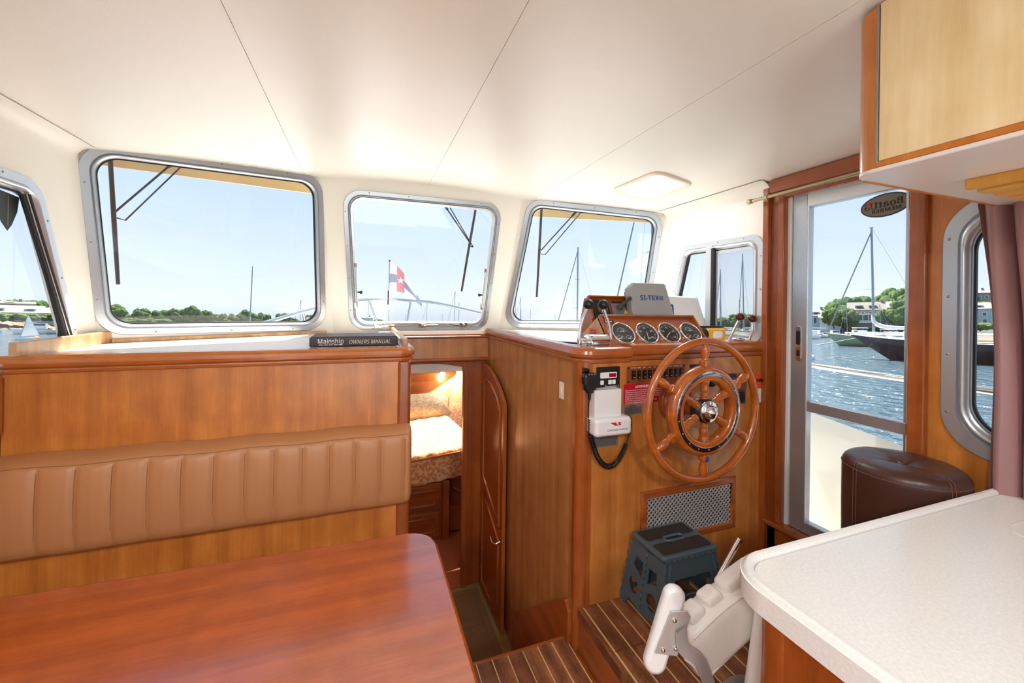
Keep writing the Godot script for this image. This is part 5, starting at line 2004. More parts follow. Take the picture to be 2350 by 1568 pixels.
	mb.prism(PackedVector2Array([Vector2(0.004, 0.018), Vector2(0.028, 0.018), Vector2(0.022, 0.013), Vector2(0.026, 0.004), Vector2(0.010, 0.003), Vector2(0.014, 0.010)]), 0.0008, xf(Vector3(0.01, 0.004, 0.0898)))
	put(mb, "emblem", M.ink_red, rc)
	words("STANDARD HORIZON", 0.0085, xf(Vector3(0.018, -0.012, 0.0902)), M.ink_black, rc)
	# row of rocker switches
	var s := thing("switch_panel", "brown panel of ten black rocker switches", "switch panel", Vector3(1.388, 1.280, z))
	mb = MB.new()
	mb.bb(Vector3(-0.18, -0.042, 0.0), Vector3(0.18, 0.042, 0.003), 0.001)
	put(mb, "plate", M.brown_plate, s)
	var names := ["ICW PILOT", "HORN", "NAV", "ANC", "ACC", "WIPER", "VENT", "BILGE", "ANCHOR", "SPOT"]
	for k in 10:
		var x := -0.142 + 0.0325 * k
		mb = MB.new()
		mb.bb(Vector3(x - 0.0115, -0.022, 0.002), Vector3(x + 0.0115, 0.022, 0.006), 0.002)
		mb.rbox(xf(Vector3(x, 0.0, 0.007), 8, 0, 0), Vector3(0.018, 0.036, 0.008), 0.002)
		var rs := put(mb, "rocker_switch", M.black, s)
		mb = MB.new()
		mb.bb(Vector3(x - 0.003, 0.009, 0.0105), Vector3(x + 0.003, 0.012, 0.0125), 0.0003)
		mb.bb(Vector3(x - 0.003, -0.013, 0.008), Vector3(x + 0.003, -0.010, 0.0102), 0.0003)
		put(mb, "index_marks", M.ink_white, rs)
		words(names[k], 0.0052, xf(Vector3(x, 0.0345, 0.0032)), M.ink_white, s)
	mb = MB.new()
	for c: Vector2 in [Vector2(-0.171, 0.033), Vector2(-0.171, -0.033), Vector2(0.171, 0.033), Vector2(0.171, -0.033)]:
		mb.prism(disc(0.0045, 10, c), 0.0018, xf(Vector3(0, 0, 0.003)))
	for k in 10:
		for y: float in [-0.0275, 0.0275]:
			mb.prism(disc(0.002, 8, Vector2(-0.142 + 0.0325 * k, y)), 0.0015, xf(Vector3(0, 0, 0.003)))
	put(mb, "screws", M.black, s)
	# notices
	var dz := z
	var dn := thing("danger_notice", "red danger notice plate with white lettering", "sign", Vector3(1.305, 1.187, dz))
	mb = MB.new()
	mb.bb(Vector3(-0.112, -0.049, 0.0), Vector3(0.112, 0.049, 0.002), 0.0007)
	put(mb, "plate", M.danger_red, dn)
	words("DANGER", 0.013, xf(Vector3(0.0, 0.034, 0.0022)), M.ink_white, dn, false, 0.0004, "lettering", 1.0, true)
	mb = MB.new()
	for x: float in [-0.042, 0.042]:
		mb.prism(PackedVector2Array([Vector2(x - 0.006, 0.029), Vector2(x + 0.006, 0.029), Vector2(x, 0.040)]), 0.0005, xf(Vector3(0, 0, 0.002)))
	put(mb, "alert_marks", M.ink_white, dn)
	var lines := ["DIRECT EXPOSURE TO CARBON MONOXIDE WILL CAUSE BRAIN", "CARBON MONOXIDE IS COLORLESS, ODORLESS AND DANGEROUS", "ALL ENGINES, GENERATORS, AND FUEL BURNING APPLIANCES", "SIGNS OF EXPOSURE TO CARBON MONOXIDE INCLUDE NAUSEA", "NEVER BLOCK OR IMPEDE EXHAUST OUTLETS", "KEEP CABIN AND COCKPIT AREAS WELL VENTILATED", "SEE OWNERS MANUAL FOR MORE DETAILS"]
	for k in 7:
		var tx := words(lines[k], 0.0058, xf(Vector3(0.0, 0.017 - 0.0102 * k, 0.0022)), M.ink_white, dn)
		(tx.mesh as TextMesh).horizontal_alignment = HORIZONTAL_ALIGNMENT_LEFT
		tx.position.x = -0.104
	notice("warning_plate", "small grey metal warning plate below the red notice", Vector3(1.249, 1.109, dz), 0.110, 0.049, "WARNING", 9)
	notice("data_plate", "grey metal data plate behind the coiled cord", Vector3(1.093, 0.970, dz), 0.142, 0.056, "", 9)
	# small controls half hidden by the wheel
	var dl := thing("dimmer_dial", "square black dial control on the console behind the wheel rim", "dial", Vector3(1.634, 1.288, z))
	mb = MB.new()
	mb.bb(Vector3(-0.034, -0.03, 0.0), Vector3(0.034, 0.03, 0.006), 0.002)
	put(mb, "plate", M.black, dl)
	mb = MB.new()
	mb.lathe([Vector2(0.022, 0.0), Vector2(0.020, 0.010), Vector2(0.0001, 0.011)], Transform3D(Basis(Vector3.RIGHT, PI / 2), Vector3(0, 0, 0.005)), 20)
	put(mb, "knob", M.dark_grey, dl)
	var hs := thing("horn_button", "round black button on the console behind the wheel", "button", Vector3(1.75, 1.222, z))
	mb = MB.new()
	mb.lathe([Vector2(0.030, 0.0), Vector2(0.030, 0.006), Vector2(0.018, 0.009), Vector2(0.016, 0.016), Vector2(0.0001, 0.017)], Transform3D(Basis(Vector3.RIGHT, PI / 2), Vector3.ZERO), 24)
	put(mb, "button", M.black, hs)
	var br := thing("twin_rocker", "black twin rocker switch beside the key panel", "switch", Vector3(1.872, 1.226, z))
	mb = MB.new()
	mb.bb(Vector3(-0.040, -0.032, 0.0), Vector3(0.040, 0.032, 0.012), 0.003)
	put(mb, "frame", M.black, br)
	for x: float in [-0.019, 0.019]:
		mb = MB.new()
		mb.rbox(xf(Vector3(x, -0.006, 0.012), 7, 0, 0), Vector3(0.034, 0.042, 0.010), 0.002)
		put(mb, "rocker", M.dark_grey, br)
	var ky := thing("key_panel", "brown ignition key panel on the console", "switch panel", Vector3(1.957, 1.213, z))
	mb = MB.new()
	mb.bb(Vector3(-0.044, -0.044, 0.0), Vector3(0.044, 0.044, 0.003), 0.001)
	put(mb, "plate", M.brown_plate, ky)
	mb = MB.new()
	for y: float in [0.022, -0.002, -0.026]:
		mb.lathe([Vector2(0.0085, 0.0), Vector2(0.0085, 0.008), Vector2(0.0001, 0.009)], Transform3D(Basis(Vector3.RIGHT, PI / 2), Vector3(-0.024, y, 0.003)), 14)
	put(mb, "key_switches", M.black, ky)
	var sk := thing("power_socket", "black power outlet plate on the console", "socket", Vector3(1.952, 1.127, z))
	mb = MB.new()
	mb.bb(Vector3(-0.041, -0.040, 0.0), Vector3(0.041, 0.040, 0.005), 0.002)
	put(mb, "plate", M.dark_grey, sk)
	mb = MB.new()
	mb.prism(rrect(0.046, 0.06, 0.018, 5), 0.010, xf(Vector3(0, 0, 0.005)), 0.003)
	put(mb, "socket_cap", M.black_gloss, sk)
	var op := thing("engine_stop_plate", "orange plate with two red plungers on the console", "switch panel", Vector3(2.090, 1.209, z))
	mb = MB.new()
	mb.bb(Vector3(-0.035, -0.038, 0.0), Vector3(0.035, 0.038, 0.003), 0.001)
	put(mb, "plate", M.orange_plate, op)
	for x: float in [-0.010, 0.012]:
		mb = MB.new()
		mb.lathe([Vector2(0.008, 0.0), Vector2(0.008, 0.014), Vector2(0.0001, 0.016)], Transform3D(Basis(Vector3.RIGHT, PI / 2), Vector3(x, 0.004, 0.003)), 14)
		put(mb, "plunger", M.black_gloss if x > 0 else M.burgundy, op)
	mb = MB.new()
	for c: Vector2 in [Vector2(-0.029, 0.031), Vector2(0.029, 0.031), Vector2(-0.029, -0.031), Vector2(0.029, -0.031)]:
		mb.prism(disc(0.003, 10, c), 0.001, xf(Vector3(0, 0, 0.003)))
	put(mb, "screws", M.screw, op)
	# light switches
	for e: Array in [["cream rocker light switch under the orange plate", Transform3D(Basis(), Vector3(2.089, 1.126, z)), 0.036, 0.08], ["cream rocker light switch on the console's companionway side", face(Vector3(0.955, 1.182, -1.86), Vector3.LEFT), 0.042, 0.085]]:
		var ls := thing("light_switch", e[0], "switch", Vector3.ZERO, "cream rocker switches")
		ls.transform = e[1]
		mb = MB.new()
		mb.prism(rrect(e[2], e[3], 0.003, 3), 0.006, xf(Vector3.ZERO), 0.0015)
		put(mb, "plate", M.cream_plastic, ls)
		mb = MB.new()
		mb.rbox(xf(Vector3(0, 0, 0.007), 5, 0, 0), Vector3(0.017, 0.038, 0.006), 0.0015)
		put(mb, "rocker", M.white_plastic, ls)
	# vent grille: mitred frame round a woven metal lattice
	var g := thing("vent_grille", "cherry framed vent with silver lattice grille low on the console", "vent", Vector3(1.612, 0.556, z))
	var ow := 0.312
	var oh := 0.140
	var frm := PackedVector2Array([Vector2(-0.018, 0.0), Vector2(-0.018, 0.010), Vector2(-0.012, 0.014), Vector2(0.010, 0.014), Vector2(0.018, 0.008), Vector2(0.018, 0.0)])
	mb = MB.new()
	mb.sweep(PackedVector3Array([Vector3(-ow + 0.018, -oh + 0.018, 0), Vector3(ow - 0.018, -oh + 0.018, 0), Vector3(ow - 0.018, oh - 0.018, 0), Vector3(-ow + 0.018, oh - 0.018, 0)]), frm, Vector3.BACK, true)
	put(mb, "frame", M.cherry_red_h, g)
	mb = MB.new()
	mb.bb(Vector3(-ow + 0.03, -oh + 0.03, -0.002), Vector3(ow - 0.03, oh - 0.03, 0.001), 0.0003)
	put(mb, "backing", M.dial, g)
	mb = MB.new()
	var hw := ow - 0.034
	var hh := oh - 0.034
	var pitch := 0.026
	for dir: float in [1.0, -1.0]:
		var k := -40
		while k < 40:
			# diagonal bar clipped to the opening
			var c0 := k * pitch
			var x0 := maxf(-hw, c0 - hh) if dir > 0 else maxf(-hw, c0 - hh)
			var x1 := minf(hw, c0 + hh)
			if x1 - x0 > 0.004:
				var y0 := (x0 - c0) * dir
				var y1 := (x1 - c0) * dir
				var A := Vector3(x0, y0, 0.004)
				var B := Vector3(x1, y1, 0.004)
				mb.rbox(Transform3D(Basis(Vector3.BACK, atan2(y1 - y0, x1 - x0)), (A + B) / 2.0), Vector3(A.distance_to(B), 0.0082, 0.002 + 0.0008 * dir), 0.0006)
			k += 1
	var lat := put(mb, "lattice", M.brushed, g)
	ptag(lat, "stuff")
	mb = MB.new()
	for c: Vector2 in [Vector2(-hw, 0), Vector2(hw, 0), Vector2(0, hh), Vector2(0, -hh)]:
		mb.rbox(xf(Vector3(c.x, c.y, 0.003)), Vector3(0.006 if c.x != 0 else 2 * hw, 0.006 if c.y != 0 else 2 * hh, 0.004), 0.001)
	put(mb, "lattice_edge", M.steel, g)

func notice(called: String, label: String, at: Vector3, w: float, h: float, title: String, n: int) -> void:
	var t := thing(called, label, "sign", at)
	var mb := MB.new()
	mb.bb(Vector3(-w / 2, -h / 2, 0.0), Vector3(w / 2, h / 2, 0.0015), 0.0005)
	put(mb, "plate", M.metal_label, t)
	if title:
		words(title, 0.006, xf(Vector3(0, h / 2 - 0.006, 0.0017)), M.ink_black, t)
	mb = MB.new()
	var rng := RandomNumberGenerator.new()
	rng.seed = hash(called)
	for k in n:
		var y := h / 2 - 0.012 - (h - 0.016) * k / n
		var x := -w / 2 + 0.006
		while x < w / 2 - 0.012:
			var ln := rng.randf_range(0.004, 0.014)
			mb.quad(Vector3(x, y, 0.0017), Vector3(minf(x + ln, w / 2 - 0.005), y, 0.0017), Vector3(minf(x + ln, w / 2 - 0.005), y - 0.0018, 0.0017), Vector3(x, y - 0.0018, 0.0017))
			x += ln + 0.002
	put(mb, "small_print", M.ink_black, t)

# ---------------------------------------------------------------- folding stool, helm chair
func cut_panel(called: String, poly: PackedVector2Array, thick: float, holes: Array, at: Transform3D, m: Material, parent: Node3D) -> CSGCombiner3D:
	var c := CSGCombiner3D.new()
	c.name = called
	parent.add_child(c, true)
	c.transform = at
	var body := CSGPolygon3D.new()
	body.name = "sheet"
	body.polygon = poly
	body.mode = CSGPolygon3D.MODE_DEPTH
	body.depth = thick
	body.material = m
	c.add_child(body)
	var k := 0
	for h: PackedVector2Array in holes:
		var s := CSGPolygon3D.new()
		s.name = "cutout_%03d" % k
		k += 1
		s.polygon = h
		s.mode = CSGPolygon3D.MODE_DEPTH
		s.depth = thick * 3
		s.position = Vector3(0, 0, thick)
		s.operation = CSGShape3D.OPERATION_SUBTRACTION
		s.material = m
		c.add_child(s)
	return c

func build_stool_and_chair() -> void:
	var s := thing("folding_stool", "dark grey plastic folding step stool with brown tread", "stool", Vector3(1.382, 0.2, -1.528))
	var mb := MB.new()
	var flat := Transform3D(Basis(Vector3.RIGHT, Vector3(0, 0, -1), Vector3.UP), Vector3.ZERO)
	mb.prism(rrect(0.312, 0.232, 0.022, 4), 0.020, flat * xf(Vector3(0, 0, 0.308)), 0.006)
	put(mb, "top_frame", M.stool_edge, s)
	for z: float in [-1.0, 1.0]:
		mb = MB.new()
		mb.prism(rrect(0.272, 0.080, 0.010, 3, Vector2(0, 0.056 * z)), 0.004, flat * xf(Vector3(0, 0, 0.3275)), 0.001)
		var tr := put(mb, "tread_pad", M.stool_tread, s)
		mb = MB.new()
		for a in 15:
			for b in 4:
				mb.rbox(xf(Vector3(-0.126 + 0.018 * a, 0.332, -0.056 * z - 0.030 + 0.02 * b)), Vector3(0.011, 0.0022, 0.012), 0.001)
		ptag(put(mb, "tread_studs", M.stool_tread, tr), "stuff")
	mb = MB.new()
	var loop := PackedVector3Array()
	for q in rrect(0.105, 0.034, 0.015, 5):
		loop.append(Vector3(q.x, 0.332, -q.y))
	mb.tube(loop, 0.006, 8, true)
	put(mb, "carry_handle", M.stool_plastic, s)
	mb = MB.new()
	mb.prism(rrect(0.088, 0.018, 0.008, 4), 0.004, flat * xf(Vector3(0, 0, 0.328)), 0.0)
	put(mb, "handle_slot", M.black, s)
	# end panels, one towards the console and one towards us
	for e: Array in [[1.0], [-1.0]]:
		var sg: float = e[0]
		var lean := atan2(0.036, 0.31)
		var at := Transform3D(Basis(Vector3.RIGHT, -lean) if sg > 0 else Basis(Vector3.UP, PI) * Basis(Vector3.RIGHT, -lean), Vector3(0, 0, sg * (0.112 + 0.036)))
		var poly := PackedVector2Array([Vector2(-0.140, 0.310), Vector2(0.140, 0.310), Vector2(0.195, 0.0), Vector2(0.145, 0.0), Vector2(0.115, 0.036), Vector2(-0.115, 0.036), Vector2(-0.145, 0.0), Vector2(-0.195, 0.0)])
		cut_panel("end_panel", poly, 0.008, [rrect(0.205, 0.068, 0.018, 5, Vector2(0, 0.196)), disc(0.034, 22, Vector2(-0.102, 0.088)), disc(0.034, 22, Vector2(0.102, 0.088))], at, M.stool_plastic, s)
		mb = MB.new()
		for x: float in [-1.0, 1.0]:
			mb.tube(PackedVector3Array([at * Vector3(x * 0.118, 0.302, 0.001), at * Vector3(x * 0.160, 0.045, 0.001)]), 0.006, 6)
		mb.tube(PackedVector3Array([at * Vector3(-0.106, 0.16, 0.002), at * Vector3(0.106, 0.16, 0.002)]), 0.004, 6)
		put(mb, "rib", M.stool_edge, s)
		mb = MB.new()
		for k in 9:
			mb.rbox(at * xf(Vector3(-0.128 + 0.032 * k, 0.312, 0.0)), Vector3(0.022, 0.016, 0.014), 0.004)
		for x: float in [-1.0, 1.0]:
			for k in 6:
				var f := k / 5.0
				mb.rbox(at * xf(Vector3(x * lerpf(0.146, 0.188, f), lerpf(0.275, 0.035, f), 0.0), 0, 0, x * 10), Vector3(0.014, 0.026, 0.014), 0.004)
		put(mb, "hinge_knuckle", M.stool_edge, s)
	# folding side panels in two leaves each
	for e: Array in [[-1.0], [1.0]]:
		var sg: float = e[0]
		for h: float in [-1.0, 1.0]:
			var top := Vector3(sg * 0.142, 0.306, 0.0)
			var bot := Vector3(sg * 0.196, 0.0, 0.0)
			var yv := (top - bot).normalized()
			var zv := Vector3(sg, 0, 0.0)
			zv = (zv - yv * zv.dot(yv)).normalized()
			var xv := yv.cross(zv)
			var bs := Basis(xv, yv, zv)
			var dirn := 1.0 if xv.z * h > 0 else -1.0
			var poly := PackedVector2Array([Vector2(0.004 * dirn, 0.300), Vector2(0.112 * dirn, 0.306), Vector2(0.146 * dirn, 0.0), Vector2(0.100 * dirn, 0.0), Vector2(0.085 * dirn, 0.045), Vector2(0.004 * dirn, 0.030)])
			var holes := [disc(0.034, 20, Vector2(0.062 * dirn, 0.110)), PackedVector2Array([Vector2(0.018 * dirn, 0.235), Vector2(0.070 * dirn, 0.240), Vector2(0.082 * dirn, 0.195), Vector2(0.045 * dirn, 0.180), Vector2(0.018 * dirn, 0.165)])]
			cut_panel("side_leaf", poly, 0.008, holes, Transform3D(bs, bot), M.stool_plastic, s)
		mb = MB.new()
		for k in 9:
			var f := k / 8.0
			mb.rbox(xf(Vector3(sg * lerpf(0.147, 0.190, f), lerpf(0.28, 0.04, f), 0.0), 0, 0, sg * 10), Vector3(0.014, 0.022, 0.013), 0.004)
		put(mb, "fold_hinge", M.stool_edge, s)

	# helm chair, its arm swung up, seen over the corner of the counter
	var c := thing("helm_chair", "white vinyl helm chair with raised white armrest on steel bracket", "chair", Vector3(1.12, 0.2, -1.06))
	# armrest
	var up := Vector3(0.30, 0.95, 0.05).normalized()
	var nz := Vector3(-0.35, 0.0, 0.94)
	nz = (nz - up * nz.dot(up)).normalized()
	var af := Transform3D(Basis(up.cross(nz), up, nz), Vector3(-0.255, 0.445, 0.07))
	mb = MB.new()
	mb.prism(rrect(0.066, 0.262, 0.0325, 9), 0.036, af * xf(Vector3(0, 0, -0.02)), 0.012, true)
	put(mb, "armrest", M.white_plastic, c)
	mb = MB.new()
	mb.prism(PackedVector2Array([Vector2(-0.020, -0.062), Vector2(0.044, -0.050), Vector2(0.050, 0.070), Vector2(0.036, 0.082), Vector2(-0.010, 0.066)]), 0.005, af * xf(Vector3(0.002, 0.0, 0.020)), 0.001)
	var pl := put(mb, "bracket_plate", M.brushed, c)
	mb = MB.new()
	for q: Vector2 in [Vector2(0.008, 0.045), Vector2(0.0, -0.045), Vector2(0.034, -0.03)]:
		mb.lathe([Vector2(0.0065, 0.0), Vector2(0.0065, 0.003), Vector2(0.003, 0.006), Vector2(0.0001, 0.0065)], af * Transform3D(Basis(Vector3.RIGHT, PI / 2), Vector3(q.x, q.y, 0.025)), 12)
	put(mb, "bolt", M.chrome, pl)
	mb = MB.new()
	var bar := []
	var cen := arc([af * Vector3(0.03, 0.035, 0.03), af * Vector3(0.055, -0.02, 0.03), Vector3(-0.175, 0.37, 0.13), Vector3(-0.135, 0.27, 0.14), Vector3(-0.09, 0.16, 0.14), Vector3(-0.05, 0.05, 0.14)], 6)
	for q in cen:
		bar.append(PackedVector3Array([q + Vector3(-0.017, -0.008, 0.004), q + Vector3(0.017, 0.008, 0.004), q + Vector3(0.017, 0.008, -0.003), q + Vector3(-0.017, -0.008, -0.003)]))
	for k in 4:
		var strip := []
		for row: PackedVector3Array in bar:
			strip.append(PackedVector3Array([row[k], row[(k + 1) % 4]]))
		mb.grid(strip)
	put(mb, "arm_bar", M.brushed, c)
	# seat back folded over: shell with piping and rolls along its upper edge
	var u := Vector3(0.96, 0.27, 0.02).normalized()
	var vv := Vector3(-0.27, 0.95, -0.12)
	vv = (vv - u * vv.dot(u)).normalized()
	var cf := Transform3D(Basis(u, vv, u.cross(vv)), Vector3(0.070, 0.345, 0.01))
	var rows := []
	for r in 22:
		var a := TAU * r / 22
		var row := PackedVector3Array()
		for k in 25:
			var f := k / 24.0
			var x := lerpf(-0.205, 0.28, f)
			var hgt := 0.078 * pow(maxf(0.0, 1.0 - pow(absf(f * 2 - 1), 6.0)), 0.4)
			var thk := 0.062 * pow(maxf(0.0, 1.0 - pow(absf(f * 2 - 1), 6.0)), 0.4)
			var ca := cos(a)
			var sa := sin(a)
			var bend := 0.03 * sin(PI * f)
			row.append(cf * Vector3(x, bend + hgt * signf(sa) * pow(absf(sa), 0.6) - 0.03 * (1 - f) * (1.0 if sa < 0 else 0.0), thk * signf(ca) * pow(absf(ca), 0.6)))
		rows.append(row)
	mb = MB.new()
	mb.grid(rows, false, true)
	var bk := put(mb, "back_cushion", M.vinyl_white, c)
	mb = MB.new()
	for sy: float in [-0.052, 0.062]:
		var pp := PackedVector3Array()
		for k in 20:
			var f := k / 19.0
			pp.append(cf * Vector3(lerpf(-0.18, 0.26, f), sy + 0.03 * sin(PI * f) - (0.022 * (1 - f) if sy < 0 else 0.0), 0.052))
		mb.tube(pp, 0.0045, 6)
	put(mb, "piping", M.vinyl_white, bk)
	for k in 3:
		mb = MB.new()
		var ln: float = [0.075, 0.075, 0.165][k]
		var cx: float = [-0.125, -0.045, 0.085][k]
		mb.rbox(cf * xf(Vector3(cx, 0.092 + 0.012 * k, 0.0), 0, 0, 4), Vector3(ln, 0.044, 0.07), 0.020, 4)
		put(mb, "bolster_roll", M.vinyl_white, c)
	mb = MB.new()
	mb.rbox(xf(Vector3(0.085, 0.25, 0.125), 0, 20, -22), Vector3(0.13, 0.44, 0.07), 0.034, 4)
	put(mb, "seat_cushion", M.vinyl_white, c)
	mb = MB.new()
	mb.tube(PackedVector3Array([Vector3(0.10, 0.44, -0.06), Vector3(0.20, 0.56, -0.06)]), 0.010, 10)
	put(mb, "hinge_arm", M.chrome, c)
	mb = MB.new()
	mb.lathe([Vector2(0.045, 0.20), Vector2(0.045, 0.03), Vector2(0.12, 0.012), Vector2(0.13, 0.0)], xf(Vector3(0.22, 0.0, 0.02)), 20)
	put(mb, "pedestal", M.brushed, c)

# ---------------------------------------------------------------- galley
func build_galley() -> void:
	var w := thing("galley_worktop", "speckled off white galley worktop with raised rounded edge", "worktop", Vector3(0.86, 0.94, -0.735))
	var poly := PackedVector2Array()
	var fl := Transform3D(Basis(Vector3.RIGHT, Vector3(0, 0, -1), Vector3.UP), Vector3.ZERO)
	poly.append(Vector2(1.285, 0.0))
	for k in 11:
		var th := PI / 2 + PI / 2 * k / 10.0
		poly.append(Vector2(0.085 + 0.085 * cos(th), -0.085 + 0.085 * sin(th)))
	poly.append(Vector2(0.0, -1.75))
	poly.append(Vector2(1.285, -1.75))
	var mb := MB.new()
	mb.prism(poly, 0.050, fl, 0.004)
	put(mb, "slab", M.counter, w)
	var path := PackedVector3Array()
	for k in range(0, 13):
		path.append(Vector3(poly[k].x, 0, -poly[k].y))
	var prof := PackedVector2Array([Vector2(0.0, 0.0), Vector2(0.0, 0.052), Vector2(-0.003, 0.058), Vector2(-0.009, 0.0615), Vector2(-0.017, 0.062), Vector2(-0.022, 0.058), Vector2(-0.027, 0.0505), Vector2(-0.03, 0.0495), Vector2(-0.03, 0.0)])
	for k in prof.size():
		prof[k].x = -prof[k].x
	mb = MB.new()
	mb.sweep(path, prof, Vector3.UP)
	put(mb, "raised_edge", M.counter, w)
	mb = MB.new()
	var hl := PackedVector3Array()
	for q in rrect(0.30, 0.36, 0.05, 6, Vector2(1.03, -0.30)):
		hl.append(Vector3(q.x, 0.0505, -q.y))
	mb.tube(hl, 0.0014, 5, true)
	put(mb, "lid_joint", M.seam, w)
	var g := thing("galley_cabinet", "cherry galley cabinet under the worktop", "cabinet", Vector3(0.89, 0.0, -0.70))
	mb = MB.new()
	mb.bb(Vector3(0.0, 0.2, 0.04), Vector3(0.03, 0.94, 1.70), 0.002)
	put(mb, "inboard_panel", M.cherry_red_v, g)
	mb = MB.new()
	mb.bb(Vector3(0.03, 0.2, -0.01), Vector3(1.25, 0.94, 0.02), 0.002)
	put(mb, "forward_panel", M.cherry_red_v, g)
	mb = MB.new()
	mb.lathe([Vector2(0.048, 0.0), Vector2(0.048, 0.94)], xf(Vector3(0.04, 0, 0.035)), 24)
	put(mb, "corner_post", M.cherry_red_v, g)
	# overhead locker with its rounded corner and pale door
	var u := thing("overhead_locker", "overhead locker with pale birch door and orange rounded corner", "cabinet", Vector3(1.29, 1.99, -0.755))
	mb = MB.new()
	mb.bb(Vector3(0.012, 0.0, 0.05), Vector3(0.845, 0.012, 1.9), 0.002)
	var bt := PackedVector2Array([Vector2(0.852, 0.0)])
	for k in 9:
		var th := PI / 2 + PI / 2 * k / 8.0
		bt.append(Vector2(0.05 + 0.05 * cos(th), -0.055 + 0.055 * sin(th)))
	bt.append_array(PackedVector2Array([Vector2(0.0, -1.9), Vector2(0.852, -1.9)]))
	mb.prism(bt, 0.012, fl, 0.003)
	put(mb, "bottom", M.laminate_white, u)
	mb = MB.new()
	var post := []
	for y: float in [0.012, 0.445]:
		var row := PackedVector3Array()
		for k in 13:
			var th := PI + PI / 2 * k / 12.0
			row.append(Vector3(0.052 + 0.052 * cos(th), y, 0.06 + 0.06 * sin(th)))
		row.append(Vector3(0.86, y, 0.0))
		post.append(row)
	mb.grid([post[0].slice(0, 13), post[1].slice(0, 13)])
	put(mb, "corner_post", M.orange_edge, u)
	mb = MB.new()
	mb.prism(PackedVector2Array([Vector2(0.052, 0.012), Vector2(0.85, 0.012), Vector2(0.85, 0.325), Vector2(0.5, 0.39), Vector2(0.052, 0.44)]), 0.015, xf(Vector3.ZERO))
	put(mb, "forward_panel", M.cherry_v, u)
	mb = MB.new()
	mb.bb(Vector3(0.0, 0.028, 0.066), Vector3(0.02, 0.452, 1.9), 0.002)
	put(mb, "door", M.birch, u)
	mb = MB.new()
	mb.bb(Vector3(-0.001, 0.012, 0.06), Vector3(0.02, 0.028, 1.9), 0.002)
	put(mb, "lower_edge", M.orange_edge, u)
	mb = MB.new()
	mb.bb(Vector3(-0.0015, 0.02, 0.059), Vector3(0.01, 0.45, 0.065), 0.001)
	put(mb, "edge_strip", M.metal_label, u)
	mb = MB.new()
	mb.bb(Vector3(0.06, -0.004, -0.004), Vector3(0.85, 0.004, 0.004), 0.002)
	put(mb, "front_edge", M.orange_edge, u)
	# stemware rack under the locker
	var r := thing("glass_rack", "slatted pale wood stemware rack under the locker", "rack", Vector3(1.60, 1.99, -0.64))
	mb = MB.new()
	mb.bb(Vector3(-0.012, -0.028, 0.0), Vector3(0.012, 0.0, 0.6), 0.002)
	put(mb, "side_rail", M.pine_rack, r)
	for k in 5:
		mb = MB.new()
		var x := 0.07 + 0.085 * k
		mb.prism(PackedVector2Array([Vector2(x - 0.034, -0.6), Vector2(x - 0.034, -0.02), Vector2(x - 0.02, 0.0), Vector2(x + 0.02, 0.0), Vector2(x + 0.034, -0.02), Vector2(x + 0.034, -0.6)]), 0.012, fl * xf(Vector3(0, 0, -0.03)), 0.002)
		put(mb, "slat", M.pine_rack, r)
	mb = MB.new()
	mb.bb(Vector3(0.0, -0.018, 0.2), Vector3(0.46, 0.0, 0.23), 0.002)
	put(mb, "cleat", M.pine_rack, r)
	# ottoman on its bench outboard of the chair
	var bnch := thing("outboard_bench", "low cherry bench by the side door", "bench", Vector3(1.70, 0.2, -1.12))
	mb = MB.new()
	mb.bb(Vector3(0.0, 0.0, 0.0), Vector3(0.42, 0.44, 0.38), 0.006)
	put(mb, "body", M.cherry_dark_v, bnch)
	var o := thing("leather_ottoman", "round brown leather ottoman with button tufted top", "ottoman", Vector3(1.945, 0.64, -0.945))
	var rr := 0.182
	var rows := []
	var pr := [Vector2(0.0001, 0.385), Vector2(0.012, 0.387), Vector2(0.03, 0.394), Vector2(0.06, 0.403), Vector2(0.10, 0.407), Vector2(0.14, 0.404), Vector2(0.162, 0.398), Vector2(0.174, 0.388), Vector2(0.181, 0.374), Vector2(0.182, 0.35), Vector2(0.182, 0.2), Vector2(0.180, 0.01), Vector2(0.17, 0.0), Vector2(0.0001, 0.0)]
	for e: Vector2 in pr:
		var row := PackedVector3Array()
		for k in 64:
			var th := TAU * k / 64
			var y := e.y
			if e.x < 0.15 and e.y > 0.3:
				y -= 0.006 * pow(absf(cos(2.0 * (th - 0.35))), 10.0) * (1.0 - e.x / 0.16)
			row.append(Vector3(cos(th) * e.x, y, sin(th) * e.x))
		rows.append(row)
	mb = MB.new()
	mb.grid(rows, true, false, true)
	put(mb, "leather_cover", M.leather_brown, o)
	mb = MB.new()
	for a in 4:
		var th := 0.35 + PI / 2 * a
		for off: float in [-0.007, 0.007]:
			var lnp := PackedVector3Array()
			for k in 14:
				var f := k / 13.0
				var rad := lerpf(0.016, 0.176, f)
				var y := 0.389 + 0.019 * sin(clampf(rad / 0.182, 0, 1) * PI * 0.56) - 0.016 * pow(f, 6.0) - 0.005 * (1 - f)
				lnp.append(Vector3(cos(th) * rad - sin(th) * off, y, sin(th) * rad + cos(th) * off))
			for y: float in [0.36, 0.30, 0.2, 0.05]:
				lnp.append(Vector3(cos(th) * 0.1828 - sin(th) * off, y, sin(th) * 0.1828 + cos(th) * off))
			mb.tube(lnp, 0.0011, 4)
	var hem := PackedVector3Array()
	for k in 48:
		hem.append(Vector3(cos(TAU * k / 48) * 0.1825, 0.366, sin(TAU * k / 48) * 0.1825))
	mb.tube(hem, 0.0013, 4, true)
	put(mb, "stitching", M.stitch_brown, o)
	mb = MB.new()
	mb.sphere(Vector3(0, 0.386, 0), Vector3(0.012, 0.006, 0.012), 14)
	put(mb, "button", M.leather_brown, o)

